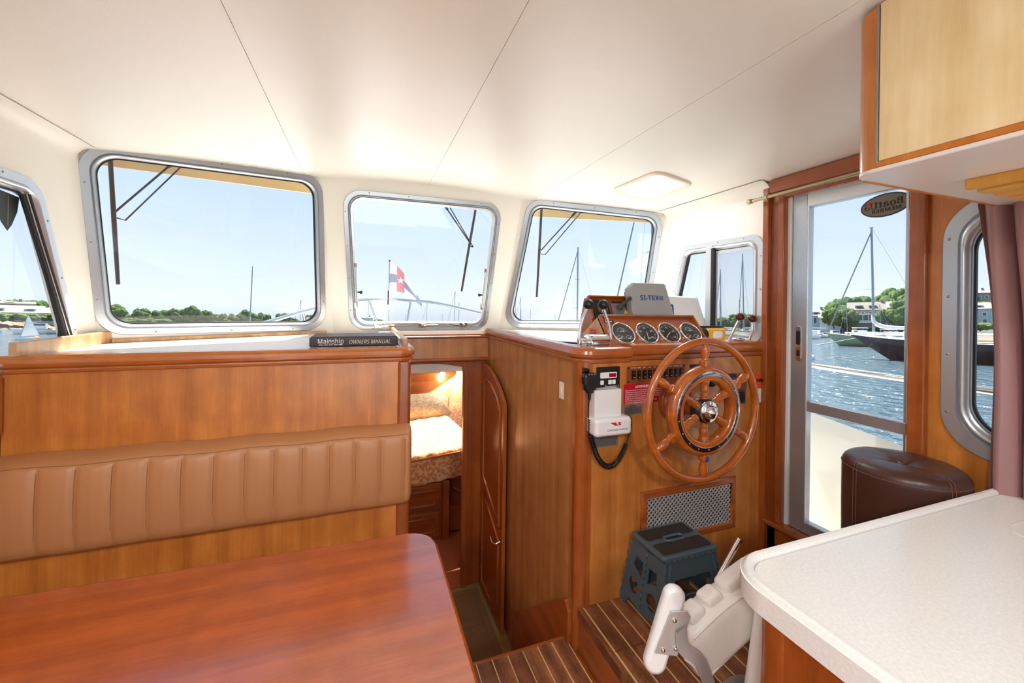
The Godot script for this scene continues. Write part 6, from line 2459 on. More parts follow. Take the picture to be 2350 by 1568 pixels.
# ---------------------------------------------------------------- our own decks, rails, wipers
func build_own_boat() -> void:
	var mb := MB.new()
	var dk := thing("foredeck", "white foredeck of this boat with open hatch", "deck")
	slab(mb, [Vector3(-1.75, 1.145, -3.30), Vector3(2.61, 1.145, -3.30), Vector3(1.75, 1.19, -5.6), Vector3(0.62, 1.23, -7.25), Vector3(0.24, 1.23, -7.25), Vector3(-0.89, 1.19, -5.6)], Vector3.UP, 0.012, rloop([Vector3(0.45, 1.16, -4.45), Vector3(1.25, 1.16, -4.45), Vector3(1.10, 1.17, -5.45), Vector3(0.45, 1.17, -5.45)], 0.06, 4))
	put(mb, "deck_panel", M.gelcoat, dk)
	mb = MB.new()
	for s: float in [-1.0, 1.0]:
		var rows := []
		for y: float in [1.17, 0.2, -1.1]:
			var k := 1.0 if y > 0.5 else (0.93 if y > 0 else 0.8)
			rows.append(PackedVector3Array([Vector3(XC + s * 2.5 * k, minf(y, 0.70), 4.5), Vector3(XC + s * 2.5 * k, minf(y, 0.78), -1.0), Vector3(XC + s * 2.18 * k, y, -3.30), Vector3(XC + s * 1.32 * k, y + 0.03, -5.6), Vector3(XC + s * 0.19 * k, y + 0.06, -7.25)]))
		mb.grid(rows)
	put(mb, "topsides", M.gelcoat, dk)
	mb = MB.new()
	mb.bb(Vector3(0.42, 1.15, -5.49), Vector3(1.14, 1.19, -5.46), 0.008)
	mb.bb(Vector3(0.42, 1.15, -4.44), Vector3(1.28, 1.19, -4.41), 0.008)
	put(mb, "hatch_coaming", M.gelcoat, dk)
	# starboard side deck and bulwark
	var sd := thing("side_deck", "cream side deck with bulwark outside the door", "deck", Vector3(2.20, 0, 0))
	mb = MB.new()
	mb.bb(Vector3(0.024, 0.0, -3.3), Vector3(0.72, 0.10, 4.5), 0.004)
	put(mb, "deck", M.deck_nonskid, sd)
	mb = MB.new()
	mb.bb(Vector3(0.70, 0.05, -3.3), Vector3(0.78, 0.765, 4.5), 0.02)
	put(mb, "bulwark", M.gelcoat_cream, sd)
	mb = MB.new()
	mb.bb(Vector3(0.685, 0.76, -3.3), Vector3(0.80, 0.79, 4.5), 0.012)
	put(mb, "bulwark_cap", M.gelcoat, sd)
	# port side deck and cockpit sole aft, in the sun
	var pd := thing("port_side_deck", "cream port side deck outside the cabin", "deck", Vector3(-1.34, 0, 0))
	mb = MB.new()
	mb.bb(Vector3(-0.72, 0.0, -3.3), Vector3(-0.004, 0.10, 4.5), 0.004)
	mb.bb(Vector3(-0.78, 0.05, -3.3), Vector3(-0.70, 0.79, 4.5), 0.02)
	put(mb, "deck", M.gelcoat, pd)
	var ck := thing("cockpit", "open cockpit aft of the saloon", "deck", Vector3(XC, 0, 2.66))
	mb = MB.new()
	mb.bb(Vector3(-1.76, -0.12, 0.0), Vector3(1.76, -0.02, 3.6), 0.004)
	mb.bb(Vector3(-1.76, -0.1, 3.5), Vector3(1.76, 0.75, 3.6), 0.01)
	put(mb, "sole", M.gelcoat, ck)
	var sr := thing("side_rail", "stainless side rail outside the door", "rail", Vector3(2.90, 0.79, 0))
	mb = MB.new()
	mb.tube(PackedVector3Array([Vector3(0, 0.62, -4.6), Vector3(0, 0.45, -2.6), Vector3(0, 0.436, -1.94), Vector3(0, 0.434, 0.0), Vector3(0, 0.43, 3.0)]), 0.019, 14)
	put(mb, "top_rail", M.chrome, sr)
	for z: float in [-1.97, 0.4, 2.4]:
		mb = MB.new()
		mb.tube(PackedVector3Array([Vector3(0, 0, z + 0.05), Vector3(0, 0.434, z)]), 0.012, 10)
		put(mb, "stanchion", M.chrome, sr)
	var br := thing("bow_rail", "stainless bow rail with stanchions ahead of the windscreens", "rail")
	mb = MB.new()
	var rp := arc([Vector3(-1.55, 1.22, -3.2), Vector3(-1.03, 1.36, -4.3), Vector3(-0.64, 1.51, -5.5), Vector3(-0.22, 1.625, -6.7), Vector3(0.06, 1.66, -7.15), Vector3(0.43, 1.67, -7.3), Vector3(0.74, 1.655, -7.1), Vector3(1.08, 1.62, -6.6), Vector3(1.50, 1.49, -5.5), Vector3(1.95, 1.34, -4.3), Vector3(2.45, 1.22, -3.2)], 6)
	mb.tube(rp, 0.021, 10)
	put(mb, "top_rail", M.steel, br)
	for e: Array in [[Vector3(0.06, 1.66, -7.15), Vector3(0.22, 1.22, -7.1)], [Vector3(0.74, 1.655, -7.1), Vector3(0.66, 1.22, -7.0)], [Vector3(1.55, 1.47, -5.4), Vector3(1.50, 1.18, -5.4)], [Vector3(-0.69, 1.49, -5.4), Vector3(-0.64, 1.18, -5.4)], [Vector3(2.05, 1.31, -4.0), Vector3(2.0, 1.15, -4.0)], [Vector3(-1.19, 1.31, -4.0), Vector3(-1.14, 1.15, -4.0)]]:
		mb = MB.new()
		mb.tube(PackedVector3Array(e), 0.016, 8)
		put(mb, "stanchion", M.steel, br)
	# burgee on its staff
	var fs := thing("flagstaff", "thin flagstaff clamped to the bow rail", "staff", Vector3(0.385, 1.60, -7.28))
	mb = MB.new()
	mb.tube(PackedVector3Array([Vector3(0, 0.0, 0), Vector3(0.008, 0.72, 0)]), 0.008, 8)
	put(mb, "pole", M.mast_grey, fs)
	mb = MB.new()
	mb.tube(PackedVector3Array([Vector3(-0.006, -0.02, 0), Vector3(-0.004, 0.22, 0)]), 0.014, 8)
	put(mb, "clamp", M.dark_grey, fs)
	mb = MB.new()
	mb.sphere(Vector3(0.008, 0.735, 0), Vector3(0.018, 0.02, 0.018), 10)
	put(mb, "finial", M.dark_grey, fs)
	var fg := thing("burgee", "red white and blue pennant with white star flying at the bow", "flag", Vector3(0.395, 2.02, -7.28))
	# strips of the pennant: fx along the fly, fy across the hoist
	var at := func(fx: float, fy: float) -> Vector3:
		var half := 0.27 * (1.0 - 0.90 * fx)
		var x := 0.62 * fx * (0.92 + 0.05 * sin(fx * 4))
		var y := 0.235 - 0.47 * fx * fx * 0.9 - 0.05 * fx + half * fy - 0.22 + 0.02 * sin(fx * 7.0)
		return Vector3(x, y, 0.05 * sin(fx * 8.0 + fy) * fx)
	for e: Array in [["flag_white", 0.0, 0.20, 0.30, 1.0], ["flag_blue", 0.0, 0.20, -0.30, 0.30], ["flag_white", 0.0, 0.20, -1.0, -0.30], ["flag_red", 0.20, 0.42, -1.0, 1.0], ["flag_white", 0.42, 0.80, 0.30, 1.0], ["flag_blue", 0.42, 0.80, -0.42, 0.30], ["flag_white", 0.42, 0.80, -1.0, -0.42], ["flag_blue", 0.80, 1.0, -1.0, 1.0]]:
		var rows := []
		for r in 5:
			var row := PackedVector3Array()
			for k in 9:
				row.append(at.call(lerpf(e[1], e[2], k / 8.0), lerpf(e[4], e[3], r / 4.0)))
			rows.append(row)
		mb = MB.new()
		mb.grid(rows)
		put(mb, "cloth", M[e[0]], fg)
	var star := PackedVector2Array()
	for k in 10:
		var th := PI / 2 + TAU * k / 10
		star.append(Vector2(cos(th), sin(th)) * (0.062 if k % 2 == 0 else 0.026))
	mb = MB.new()
	mb.prism(star, 0.004, Transform3D(Basis(), at.call(0.31, 0.02) + Vector3(0, 0, 0.012)))
	put(mb, "star", M.flag_white, fg)
	# wipers outside the glass
	wiper("black windscreen wiper on the port windscreen", -1, Vector2(-1.192, 2.345), Vector2(-1.204, 1.684), Vector2(-1.192, 2.055), Vector2(-0.945, 2.40), 0.06)
	wiper("black windscreen wiper on the middle windscreen", 0, Vector2(0.819, 2.38), Vector2(0.748, 1.704), Vector2(0.792, 2.093), Vector2(0.555, 2.38), 0.06)
	wiper("black windscreen wiper on the starboard windscreen", 1, Vector2(1.313, 2.40), Vector2(1.335, 1.671), Vector2(1.334, 2.057), Vector2(1.58, 2.39), 0.06)

func wiper(label: String, side: int, top: Vector2, low: Vector2, mid: Vector2, piv: Vector2, off: float) -> void:
	var n: Vector3 = [N_L, N_M, N_R][side + 1]
	var out := -n * 0.065
	var g := func(p: Vector2, d: float) -> Vector3: return facet(side, p.x, p.y) + out - n * d
	var w := thing("windscreen_wiper", label, "wiper")
	var mb := MB.new()
	mb.tube(PackedVector3Array([g.call(top, 0.0), g.call(top.lerp(low, 0.5), 0.004), g.call(low, 0.0)]), [0.0095, 0.0105, 0.0085], 6)
	put(mb, "blade", M.rubber, w)
	mb = MB.new()
	mb.tube(PackedVector3Array([g.call(top.lerp(low, 0.2), 0.018), g.call(top.lerp(low, 0.8), 0.018)]), 0.005, 6)
	put(mb, "blade_spine", M.black, w)
	mb = MB.new()
	mb.tube(PackedVector3Array([g.call(piv, 0.02), g.call(mid, 0.02)]), 0.0055, 6)
	mb.tube(PackedVector3Array([g.call(piv, 0.02), g.call(piv.lerp(mid, 0.18), 0.02)]), 0.010, 6)
	put(mb, "arm", M.black, w)
	mb = MB.new()
	var m2 := mid + Vector2(off * 0.55, -0.035)
	mb.tube(PackedVector3Array([g.call(piv + Vector2(off * 0.6, 0.0), 0.02), g.call(m2, 0.02), g.call(mid + Vector2(0, -0.025), 0.02)]), 0.0042, 6)
	put(mb, "link_rod", M.black, w)

# ---------------------------------------------------------------- harbour
const UPV := Vector3(0.01234907, 0.998563, -0.05214816)
const EAST := Vector3(0.999923747, -0.0123322648, 0.000644030)
const SOUTH := Vector3(0.0, 0.05215214, 0.99863915)

func afloat(e: float, s: float, turn := 0.0, u := 0.0) -> Transform3D:
	# a place on the water; turn in degrees about the water's own vertical, 0 = bow to the boat's starboard
	var b := Basis(EAST, UPV, SOUTH)
	return Transform3D(b * Basis(Vector3.UP, deg_to_rad(turn)), Vector3(0, 1.62, 0) + UPV * (u - 2.7) + EAST * e + SOUTH * s)

func hull(mb: MB, deck: MB, ln: float, beam: float, free: float, over: float, transom := 0.6) -> void:
	var rows := []
	var dl := PackedVector3Array()
	var dr := PackedVector3Array()
	for k in 15:
		var f := k / 14.0
		var w := beam / 2 * pow(sin(PI * clampf(0.18 + 0.82 * (1 - f), 0, 1) / 1.64), 0.8) * (1.0 if f < 0.98 else 0.05)
		w = beam / 2 * (transom + (1 - transom) * sin(clampf(f / 0.45, 0, 1) * PI / 2)) if f < 0.45 else beam / 2 * pow(maxf(0.0, 1.0 - pow((f - 0.45) / 0.55, 2.2)), 0.75)
		var sheer := free * (0.82 + 0.30 * pow(absf(f - 0.35) / 0.65, 2.0))
		var row := PackedVector3Array()
		for q in 9:
			var a := q / 8.0 * 2 - 1
			var yy := -0.25 + (sheer + 0.25) * absf(a)
			var hf := clampf((yy + 0.25) / (sheer + 0.25), 0, 1)
			var xx := ln * (f - 0.5) - over * (1 - hf) * smoothstep(0.55, 1.0, f) + over * 0.45 * (1 - hf) * (1 - smoothstep(0.0, 0.3, f))
			row.append(Vector3(xx, yy, w * signf(a) * pow(hf, 0.35)))
		rows.append(row)
		dl.append(row[0]); dr.append(row[8])
	mb.grid(rows)
	var tr: PackedVector3Array = rows[0]
	fan(mb, tr)
	var dk := []
	for k in dl.size():
		var c := (dl[k] + dr[k]) / 2 + Vector3(0, 0.05 * free, 0)
		dk.append(PackedVector3Array([dl[k], c, dr[k]]))
	deck.grid(dk, false, false, true)

func sailboat(label: String, at: Transform3D, ln: float, free: float, mast: float, mast_at: float, hull_m: Material, boom: bool, stays := true, spreaders := 1, group := "", thick := 0.085) -> Node3D:
	var t := thing("sailboat", label, "sailboat", Vector3.ZERO, group)
	t.transform = at
	var h := MB.new()
	var d := MB.new()
	hull(h, d, ln, ln * 0.27, free, ln * 0.14)
	put(h, "hull", hull_m, t)
	put(d, "deck", M.boat_deck, t)
	var mb := MB.new()
	mb.rbox(xf(Vector3(-ln * 0.05, free * 1.0 + 0.2, 0)), Vector3(ln * 0.32, 0.55, ln * 0.13), 0.18, 2)
	put(mb, "cabin", M.hull_white, t)
	var mx := ln * mast_at
	mb = MB.new()
	mb.tube(PackedVector3Array([Vector3(mx, free * 0.8, 0), Vector3(mx - mast * 0.012, mast, 0)]), [thick, thick * 0.8], 8)
	put(mb, "mast", M.mast_grey, t)
	mb = MB.new()
	for k in spreaders:
		var y := mast * (0.48 if spreaders == 1 else (0.36 + 0.3 * k))
		mb.tube(PackedVector3Array([Vector3(mx, y, -ln * 0.07), Vector3(mx, y, ln * 0.07)]), 0.03, 5)
		mb.tube(PackedVector3Array([Vector3(mx - ln * 0.04, y + 0.04, 0), Vector3(mx + ln * 0.05, y, 0)]), 0.025, 5)
	mb.tube(PackedVector3Array([Vector3(mx - mast * 0.012 - 0.25, mast, 0), Vector3(mx - mast * 0.012 + 0.25, mast, 0)]), 0.05, 5)
	put(mb, "spreaders", M.mast_grey, t)
	if stays:
		mb = MB.new()
		mb.tube(PackedVector3Array([Vector3(ln * 0.485, free * 1.1, 0), Vector3(mx - mast * 0.012, mast * 0.97, 0)]), thick * 0.55, 6)
		mb.tube(PackedVector3Array([Vector3(-ln * 0.48, free, 0), Vector3(mx - mast * 0.012, mast, 0)]), 0.014, 4)
		for z: float in [-1.0, 1.0]:
			mb.tube(PackedVector3Array([Vector3(mx - 0.1, free, z * ln * 0.12), Vector3(mx, mast * 0.48, z * ln * 0.07), Vector3(mx - mast * 0.012, mast * 0.97, 0)]), 0.012, 4)
		put(mb, "rigging", M.wire, t)
	if boom:
		mb = MB.new()
		mb.tube(arc([Vector3(mx + 0.1, free + 3.0, 0), Vector3(mx - 0.15, free + 1.9, 0), Vector3(mx - 0.9, free + 1.35, 0), Vector3(mx - ln * 0.2, free + 1.12, 0), Vector3(mx - ln * 0.46, free + 1.15, 0)], 5), [0.10, 0.16, 0.20, 0.23, 0.26, 0.28, 0.30, 0.32, 0.33, 0.33, 0.32, 0.31, 0.30, 0.29, 0.28, 0.27, 0.26, 0.25, 0.24, 0.22, 0.18], 10)
		put(mb, "sail_cover", M.sailcloth, t)
	return t

func motorboat(label: String, at: Transform3D, ln: float, hull_m: Material, canvas: Material, group := "", tall := 1.0) -> Node3D:
	var t := thing("motorboat", label, "motorboat", Vector3.ZERO, group)
	t.transform = at
	var free := ln * 0.13
	var h := MB.new()
	var d := MB.new()
	hull(h, d, ln, ln * 0.32, free, ln * 0.08, 0.85)
	put(h, "hull", hull_m, t)
	put(d, "deck", M.boat_deck, t)
	var mb := MB.new()
	mb.rbox(xf(Vector3(ln * 0.08, free + 0.55 * tall, 0)), Vector3(ln * 0.34, 1.3 * tall, ln * 0.23), 0.22, 2)
	put(mb, "cabin", M.hull_white, t)
	mb = MB.new()
	mb.rbox(xf(Vector3(ln * 0.08, free + 0.85 * tall, 0)), Vector3(ln * 0.30, 0.4 * tall, ln * 0.235), 0.04)
	put(mb, "cabin_windows", M.window_dark, t)
	mb = MB.new()
	mb.rbox(xf(Vector3(-ln * 0.02, free + 1.75 * tall, 0)), Vector3(ln * 0.46, 0.14, ln * 0.26), 0.05, 2)
	put(mb, "top", canvas, t)
	mb = MB.new()
	for x: float in [-0.22, 0.2]:
		for z: float in [-1.0, 1.0]:
			mb.tube(PackedVector3Array([Vector3(ln * x, free, z * ln * 0.11), Vector3(ln * x, free + 1.75 * tall, z * ln * 0.11)]), 0.03, 5)
	put(mb, "posts", M.mast_grey, t)
	return t

func crown_mesh(seed_: int, lumps: int) -> ArrayMesh:
	# a leafy crown of about unit radius, standing on y = 0
	var rng := RandomNumberGenerator.new()
	rng.seed = seed_
	var fn := FastNoiseLite.new()
	fn.seed = seed_
	fn.frequency = 3.2
	fn.fractal_octaves = 3
	var mb := MB.new()
	for k in lumps:
		var th := rng.randf() * TAU
		var ph := rng.randf_range(-0.25, 1.0)
		var rad := rng.randf_range(0.40, 0.72) * sqrt(maxf(0.05, 1.0 - 0.75 * ph * ph))
		var c := Vector3(cos(th) * rad, 0.72 + ph * 0.52, sin(th) * rad)
		var r := rng.randf_range(0.20, 0.36)
		var rows := []
		for b in 9:
			var la := -PI / 2 + PI * b / 8
			var row := PackedVector3Array()
			for a in 14:
				var lo := TAU * a / 14
				var d := Vector3(cos(la) * cos(lo), sin(la), cos(la) * sin(lo))
				row.append(c + d * r * (1.0 + 0.55 * fn.get_noise_3dv((c + d * r) * 1.6) + 0.25 * fn.get_noise_3dv((c + d * r) * 5.0)))
			rows.append(row)
		mb.grid(rows, true, false)
	return mb.done()

func plant_tree(label: String, group: String, mesh: Mesh, trunk: Mesh, m: Material, at: Transform3D, w: float, h: float) -> void:
	var t := thing("tree", label, "tree", Vector3.ZERO, group)
	t.transform = at
	shared(trunk, "trunk", M.bark, t, Transform3D(Basis.from_scale(Vector3(w * 0.05, h * 0.5, w * 0.05)), Vector3.ZERO))
	shared(mesh, "crown", m, t, Transform3D(Basis.from_scale(Vector3(w, h / 1.5, w)), Vector3(0, -h * 0.06, 0)))

func house(label: String, at: Transform3D, w: float, d: float, h: float, roof_h: float, wall: Material, roof: Material, cols: int, rows_: int, porch := false) -> void:
	var t := thing("house", label, "house")
	t.transform = at
	var mb := MB.new()
	mb.bb(Vector3(-w / 2, -3.0, -d / 2), Vector3(w / 2, h, d / 2), 0.05)
	put(mb, "walls", wall, t)
	mb = MB.new()
	var e := 0.5
	mb.prism(PackedVector2Array([Vector2(-d / 2 - e, h - 0.1), Vector2(d / 2 + e, h - 0.1), Vector2(0, h + roof_h)]), w + 2 * e, Transform3D(Basis(Vector3(0, 0, 1), Vector3.UP, Vector3(-1, 0, 0)), Vector3(w / 2 + e, 0, 0)))
	var rf := put(mb, "roof", roof, t)
	mb = MB.new()
	mb.bb(Vector3(w * 0.22, h, -0.5), Vector3(w * 0.22 + 0.9, h + roof_h + 1.0, 0.5), 0.03)
	put(mb, "chimney", M.shingle, rf)
	for r in rows_:
		for c in cols:
			var x := lerpf(-w / 2 + 1.2, w / 2 - 1.2, (c + 0.5) / cols)
			var y := lerpf(0.9, h - 1.0, (r + 0.5) / rows_)
			var fm := MB.new()
			fm.bb(Vector3(x - 0.65, y - 0.8, d / 2), Vector3(x + 0.65, y + 0.8, d / 2 + 0.06), 0.02)
			var wn := put(fm, "window", M.house_white, t)
			var pm := MB.new()
			pm.bb(Vector3(x - 0.5, y - 0.65, d / 2 + 0.05), Vector3(x + 0.5, y + 0.65, d / 2 + 0.09), 0.01)
			put(pm, "pane", M.window_dark, wn)
	# dormers
	for x: float in [-w * 0.25, w * 0.05]:
		mb = MB.new()
		mb.bb(Vector3(x - 1.3, h, d * 0.16), Vector3(x + 1.3, h + roof_h * 0.55, d * 0.42), 0.05)
		var dm := put(mb, "dormer", wall, t)
		mb = MB.new()
		mb.bb(Vector3(x - 0.8, h + roof_h * 0.14, d * 0.42), Vector3(x + 0.8, h + roof_h * 0.46, d * 0.42 + 0.06), 0.02)
		put(mb, "dormer_window", M.window_dark, dm)
	if porch:
		mb = MB.new()
		mb.bb(Vector3(-w * 0.55, 2.5, d / 2), Vector3(w * 0.2, 2.9, d / 2 + 3.2), 0.05)
		mb.bb(Vector3(-w * 0.55, -1.0, d / 2), Vector3(w * 0.2, 0.2, d / 2 + 3.2), 0.05)
		var po := put(mb, "porch", M.house_white, t)
		for k in 7:
			mb = MB.new()
			var x := lerpf(-w * 0.54, w * 0.19, k / 6.0)
			mb.bb(Vector3(x - 0.16, 0.2, d / 2 + 2.8), Vector3(x + 0.16, 2.5, d / 2 + 3.1), 0.02)
			put(mb, "porch_post", M.house_white, po)

func shore(called: String, label: String, pts: Array, back: Vector2, h0: float, h1: float, m: Material, seed_: int) -> void:
	# a strip of land rising from the waterline; pts are (east, south), back the way inland
	var fn := FastNoiseLite.new()
	fn.seed = seed_
	fn.frequency = 0.05
	var rows := []
	var n := 60
	for r in 10:
		var row := PackedVector3Array()
		for k in n:
			var f := float(k) / (n - 1) * (pts.size() - 1)
			var i := mini(int(f), pts.size() - 2)
			var q: Vector2 = (pts[i] as Vector2).lerp(pts[i + 1], f - i)
			q += back * (r / 9.0) + back.orthogonal().normalized() * 0.0
			var hh := lerpf(h0, h1, pow(r / 9.0, 0.8)) if r > 0 else -0.5
			hh *= 1.0 + 0.5 * fn.get_noise_2d(q.x, q.y)
			q += back.normalized() * 3.0 * fn.get_noise_2d(q.x * 3.0, q.y * 3.0 + 40.0)
			row.append(afloat(q.x, q.y, 0, hh).origin)
		rows.append(row)
	var mb := MB.new()
	mb.grid(rows, false, false, true)
	var o := put(mb, numbered(called), m, self)
	o.set_meta("label", label)
	o.set_meta("category", "shore")

func build_harbour() -> void:
	var mb := MB.new()
	var sea := thing("harbour_water", "choppy blue grey harbour water", "water")
	mb.quad(afloat(-4000, -4000).origin, afloat(4000, -4000).origin, afloat(4000, 4000).origin, afloat(-4000, 4000).origin)
	var so := put(mb, "surface", M.sea, sea)
	ptag(sea, "stuff")
	# boats seen through the side door
	sailboat("sailboat with pale green hull, tall mast and white sail cover", afloat(72.0, -38.1, 122.0), 12.6, 1.75, 18.0, 0.05, M.hull_green, true, true, 1, "", 0.17)
	var db := thing("black_yacht", "large black hulled yacht with white rail moored near the side door", "yacht")
	db.transform = afloat(45.6, -17.9, 119.0)
	var h := MB.new()
	var d := MB.new()
	hull(h, d, 15.0, 3.9, 1.9, 2.9)
	put(h, "hull", M.hull_black, db)
	put(d, "deck", M.boat_deck, db)
	mb = MB.new()
	var rail := PackedVector3Array()
	for k in 20:
		var f := k / 19.0
		var w := 1.95 * (0.6 + 0.4 * sin(clampf(f / 0.45, 0, 1) * PI / 2)) if f < 0.45 else 1.95 * pow(maxf(0.0, 1.0 - pow((f - 0.45) / 0.55, 2.2)), 0.75)
		rail.append(Vector3(15.0 * (f - 0.5), 1.9 * (0.82 + 0.30 * pow(absf(f - 0.35) / 0.65, 2.0)) + 0.03, w))
	mb.tube(rail, 0.09, 6)
	put(mb, "toe_rail", M.hull_white, db)
	mb = MB.new()
	mb.rbox(xf(Vector3(-1.5, 2.1, 0)), Vector3(5.5, 0.6, 2.0), 0.2, 2)
	put(mb, "coachroof", M.boat_deck, db)
	mb = MB.new()
	mb.tube(arc([Vector3(7.0, 1.85, 0.2), Vector3(9.5, 1.2, 0.4), Vector3(12.6, 0.5, 0.6)], 5), 0.035, 5)
	put(mb, "mooring_line", M.wire, db)
	var by := thing("mooring_buoy", "white mooring buoy floating near the black yacht", "buoy")
	by.transform = afloat(36.0, -24.2, 0)
	mb = MB.new()
	mb.lathe([Vector2(0.0001, 0.48), Vector2(0.12, 0.47), Vector2(0.36, 0.38), Vector2(0.42, 0.2), Vector2(0.38, -0.1), Vector2(0.0001, -0.2)], Transform3D(), 18)
	put(mb, "float", M.buoy, by)
	# white workboat with dark hull beyond the curtain
	var wk := motorboat("dark hulled workboat with white wheelhouse seen beside the curtain", afloat(56.9, -17.8, 113.0), 11.0, M.hull_black, M.hull_white, "", 1.35)
	mb = MB.new()
	for k in 5:
		mb.tube(PackedVector3Array([Vector3(-4.5 + 1.1 * k, 1.4, 1.5), Vector3(-3.8 + 1.1 * k, 3.4, 1.5)]), 0.05, 5)
	mb.tube(PackedVector3Array([Vector3(-5.0, 3.4, 1.5), Vector3(1.0, 3.4, 1.5)]), 0.05, 5)
	put(mb, "deck_frame", M.hull_white, wk)
	# small craft crowded under the far shore to starboard
	var rng := RandomNumberGenerator.new()
	rng.seed = 4
	var hulls := [M.hull_white, M.hull_white, M.hull_blue, M.hull_white, M.hull_green]
	for k in 34:
		var az := deg_to_rad(lerpf(43.0, 67.0, rng.randf()))
		var dist := rng.randf_range(120.0, 205.0)
		var e := sin(az) * dist
		var s := -cos(az) * dist
		var tone: String = ["white", "white", "blue", "white", "green"][k % 5]
		var lb := "small %s motorboat with %s top moored under the starboard shore" % [tone, "white" if k % 3 else "blue"]
		if k % 4 == 0:
			sailboat("small %s hulled sailboat moored under the starboard shore" % tone, afloat(e, s, rng.randf_range(150, 250)), rng.randf_range(7, 10), 1.0, rng.randf_range(9.5, 13.0), 0.05, hulls[k % 5], false, true, 1, "moored sailboats to starboard")
		else:
			motorboat(lb, afloat(e, s, rng.randf_range(140, 260)), rng.randf_range(5.5, 9.0), hulls[k % 5], M.hull_white if k % 3 else M.canvas_blue, "moored boats to starboard")
	# masts ahead
	sailboat("sailboat with tall mast framed by the starboard windscreen", afloat(35.0, -62.0, 190.0), 11.0, 1.2, 16.4, 0.05, M.hull_white, false, true, 2, "", 0.13)
	sailboat("nearer sailboat whose mast stands at the edge of the starboard windscreen", afloat(20.6, -25.2, 197.0), 11.5, 1.0, 17.5, 0.02, M.hull_white, false, true, 1, "", 0.085)
	sailboat("sailboat with mast seen through the sliding side window", afloat(99.6, -91.8, 200.0), 11.0, 1.0, 20.0, 0.05, M.hull_white, false, true, 1, "", 0.15)
	sailboat("taller masted sailboat seen through the sliding side window", afloat(97.0, -82.0, 205.0), 12.0, 1.0, 22.8, 0.05, M.hull_white, false, true, 1, "", 0.17)
	sailboat("sailboat with tall double spreader mast off the port bow", afloat(-39.7, -174.4, 120.0), 12.0, 1.2, 24.0, 0.05, M.hull_white, false, false, 2, "", 0.2)
	sailboat("distant sailboat at the right edge of the port windscreen", afloat(-38.4, -291.1, 160.0), 11.0, 1.2, 18.0, 0.05, M.hull_white, false, true, 1, "", 0.17)
	for a: Array in [[43.6, -303.9, 21.0], [42.1, -198.0, 19.5], [44.5, -199.0, 14.0], [77.4, -206.4, 25.0], [72.8, -186.8, 17.0], [84.0, -215.0, 12.0], [96.0, -230.0, 13.0], [104.0, -212.0, 10.0], [116.0, -196.0, 14.0], [2.0, -214.0, 15.5], [-3.6, -222.0, 12.0], [18.0, -330.0, 14.0], [58.0, -320.0, 12.0], [28.0, -300.0, 10.0]]:
		sailboat("distant sailboat with %s bare mast ahead of the bow" % ("tall" if a[2] > 18.0 else ("middling" if a[2] > 13.0 else "short")), afloat(a[0], a[1], 170.0), 9.0, 1.0, a[2], 0.05, M.hull_white, false, a[2] > 16.0, 1, "distant bare masts ahead", 0.12)
	motorboat("white motorboat with blue canvas top off the port bow", afloat(-147.4, -373.3, 200.0), 12.0, M.hull_white, M.canvas_blue)
	for a: Array in [[-100.0, -360.0], [-70.0, -330.0], [-176.0, -400.0], [10.0, -250.0]]:
		motorboat("distant white motorboat off the bow", afloat(a[0], a[1], 190.0), 8.0, M.hull_white, M.hull_white, "distant motorboats")
	# sailing dinghy and launches to port
	var dg := thing("sailing_dinghy", "small dinghy with white triangular sail to port", "dinghy")
	dg.transform = afloat(-46.3, -79.6, 250.0)
	h = MB.new()
	d = MB.new()
	hull(h, d, 2.6, 1.2, 0.4, 0.2, 0.8)
	put(h, "hull", M.hull_white, dg)
	mb = MB.new()
	var sail := []
	for r in 9:
		var f := r / 8.0
		var row := PackedVector3Array()
		for k in 7:
			var q := k / 6.0
			row.append(Vector3(lerpf(0.5, -0.2, f) - q * 2.3 * (1 - f * 0.94), 0.55 + f * 3.0 - 0.2 * (1 - f) * 0 + q * 0.15 * (1 - f), 0.18 * sin(q * PI) * (1 - f)))
		sail.append(row)
	mb.grid(sail)
	put(mb, "sail", M.sailcloth, dg)
	mb = MB.new()
	mb.tube(PackedVector3Array([Vector3(0.52, 0.3, 0), Vector3(-0.2, 3.6, 0)]), 0.035, 6)
	put(mb, "spar", M.mast_grey, dg)
	mb = MB.new()
	mb.lathe([Vector2(0.0001, 0.62), Vector2(0.10, 0.60), Vector2(0.16, 0.5), Vector2(0.36, 0.38), Vector2(0.42, 0.15), Vector2(0.34, -0.1), Vector2(0.0001, -0.2)], xf(Vector3(-1.9, 0.0, 0.6)), 14)
	var ob := thing("orange_float", "small orange float at the foot of the dinghy sail", "buoy")
	ob.transform = dg.transform
	put(mb, "float", M.orange_vest, ob)
	motorboat("dark launch moored behind the white dinghy sail", afloat(-66.0, -118.0, 200.0), 9.0, M.hull_white, M.hull_black)
	motorboat("white launch cut by the left edge of the port side window", afloat(-39.5, -58.0, 150.0), 5.0, M.hull_white, M.hull_white, "", 0.45)
	motorboat("white boat on the water before the port house", afloat(-86.0, -135.0, 190.0), 7.0, M.hull_white, M.hull_white)
	# land
	shore("rocky_shore", "rocky shore to port under the big house", [Vector2(-190, -120), Vector2(-140, -160), Vector2(-112, -180), Vector2(-104, -188), Vector2(-103, -196)], Vector2(-70, -60), 1.4, 7.0, M.rock, 5)
	shore("wooded_shore", "low wooded shore far off the port bow", [Vector2(-420, -380), Vector2(-300, -500), Vector2(-180, -600), Vector2(-60, -680), Vector2(60, -760)], Vector2(-60, -120), 0.8, 4.0, M.land, 6)
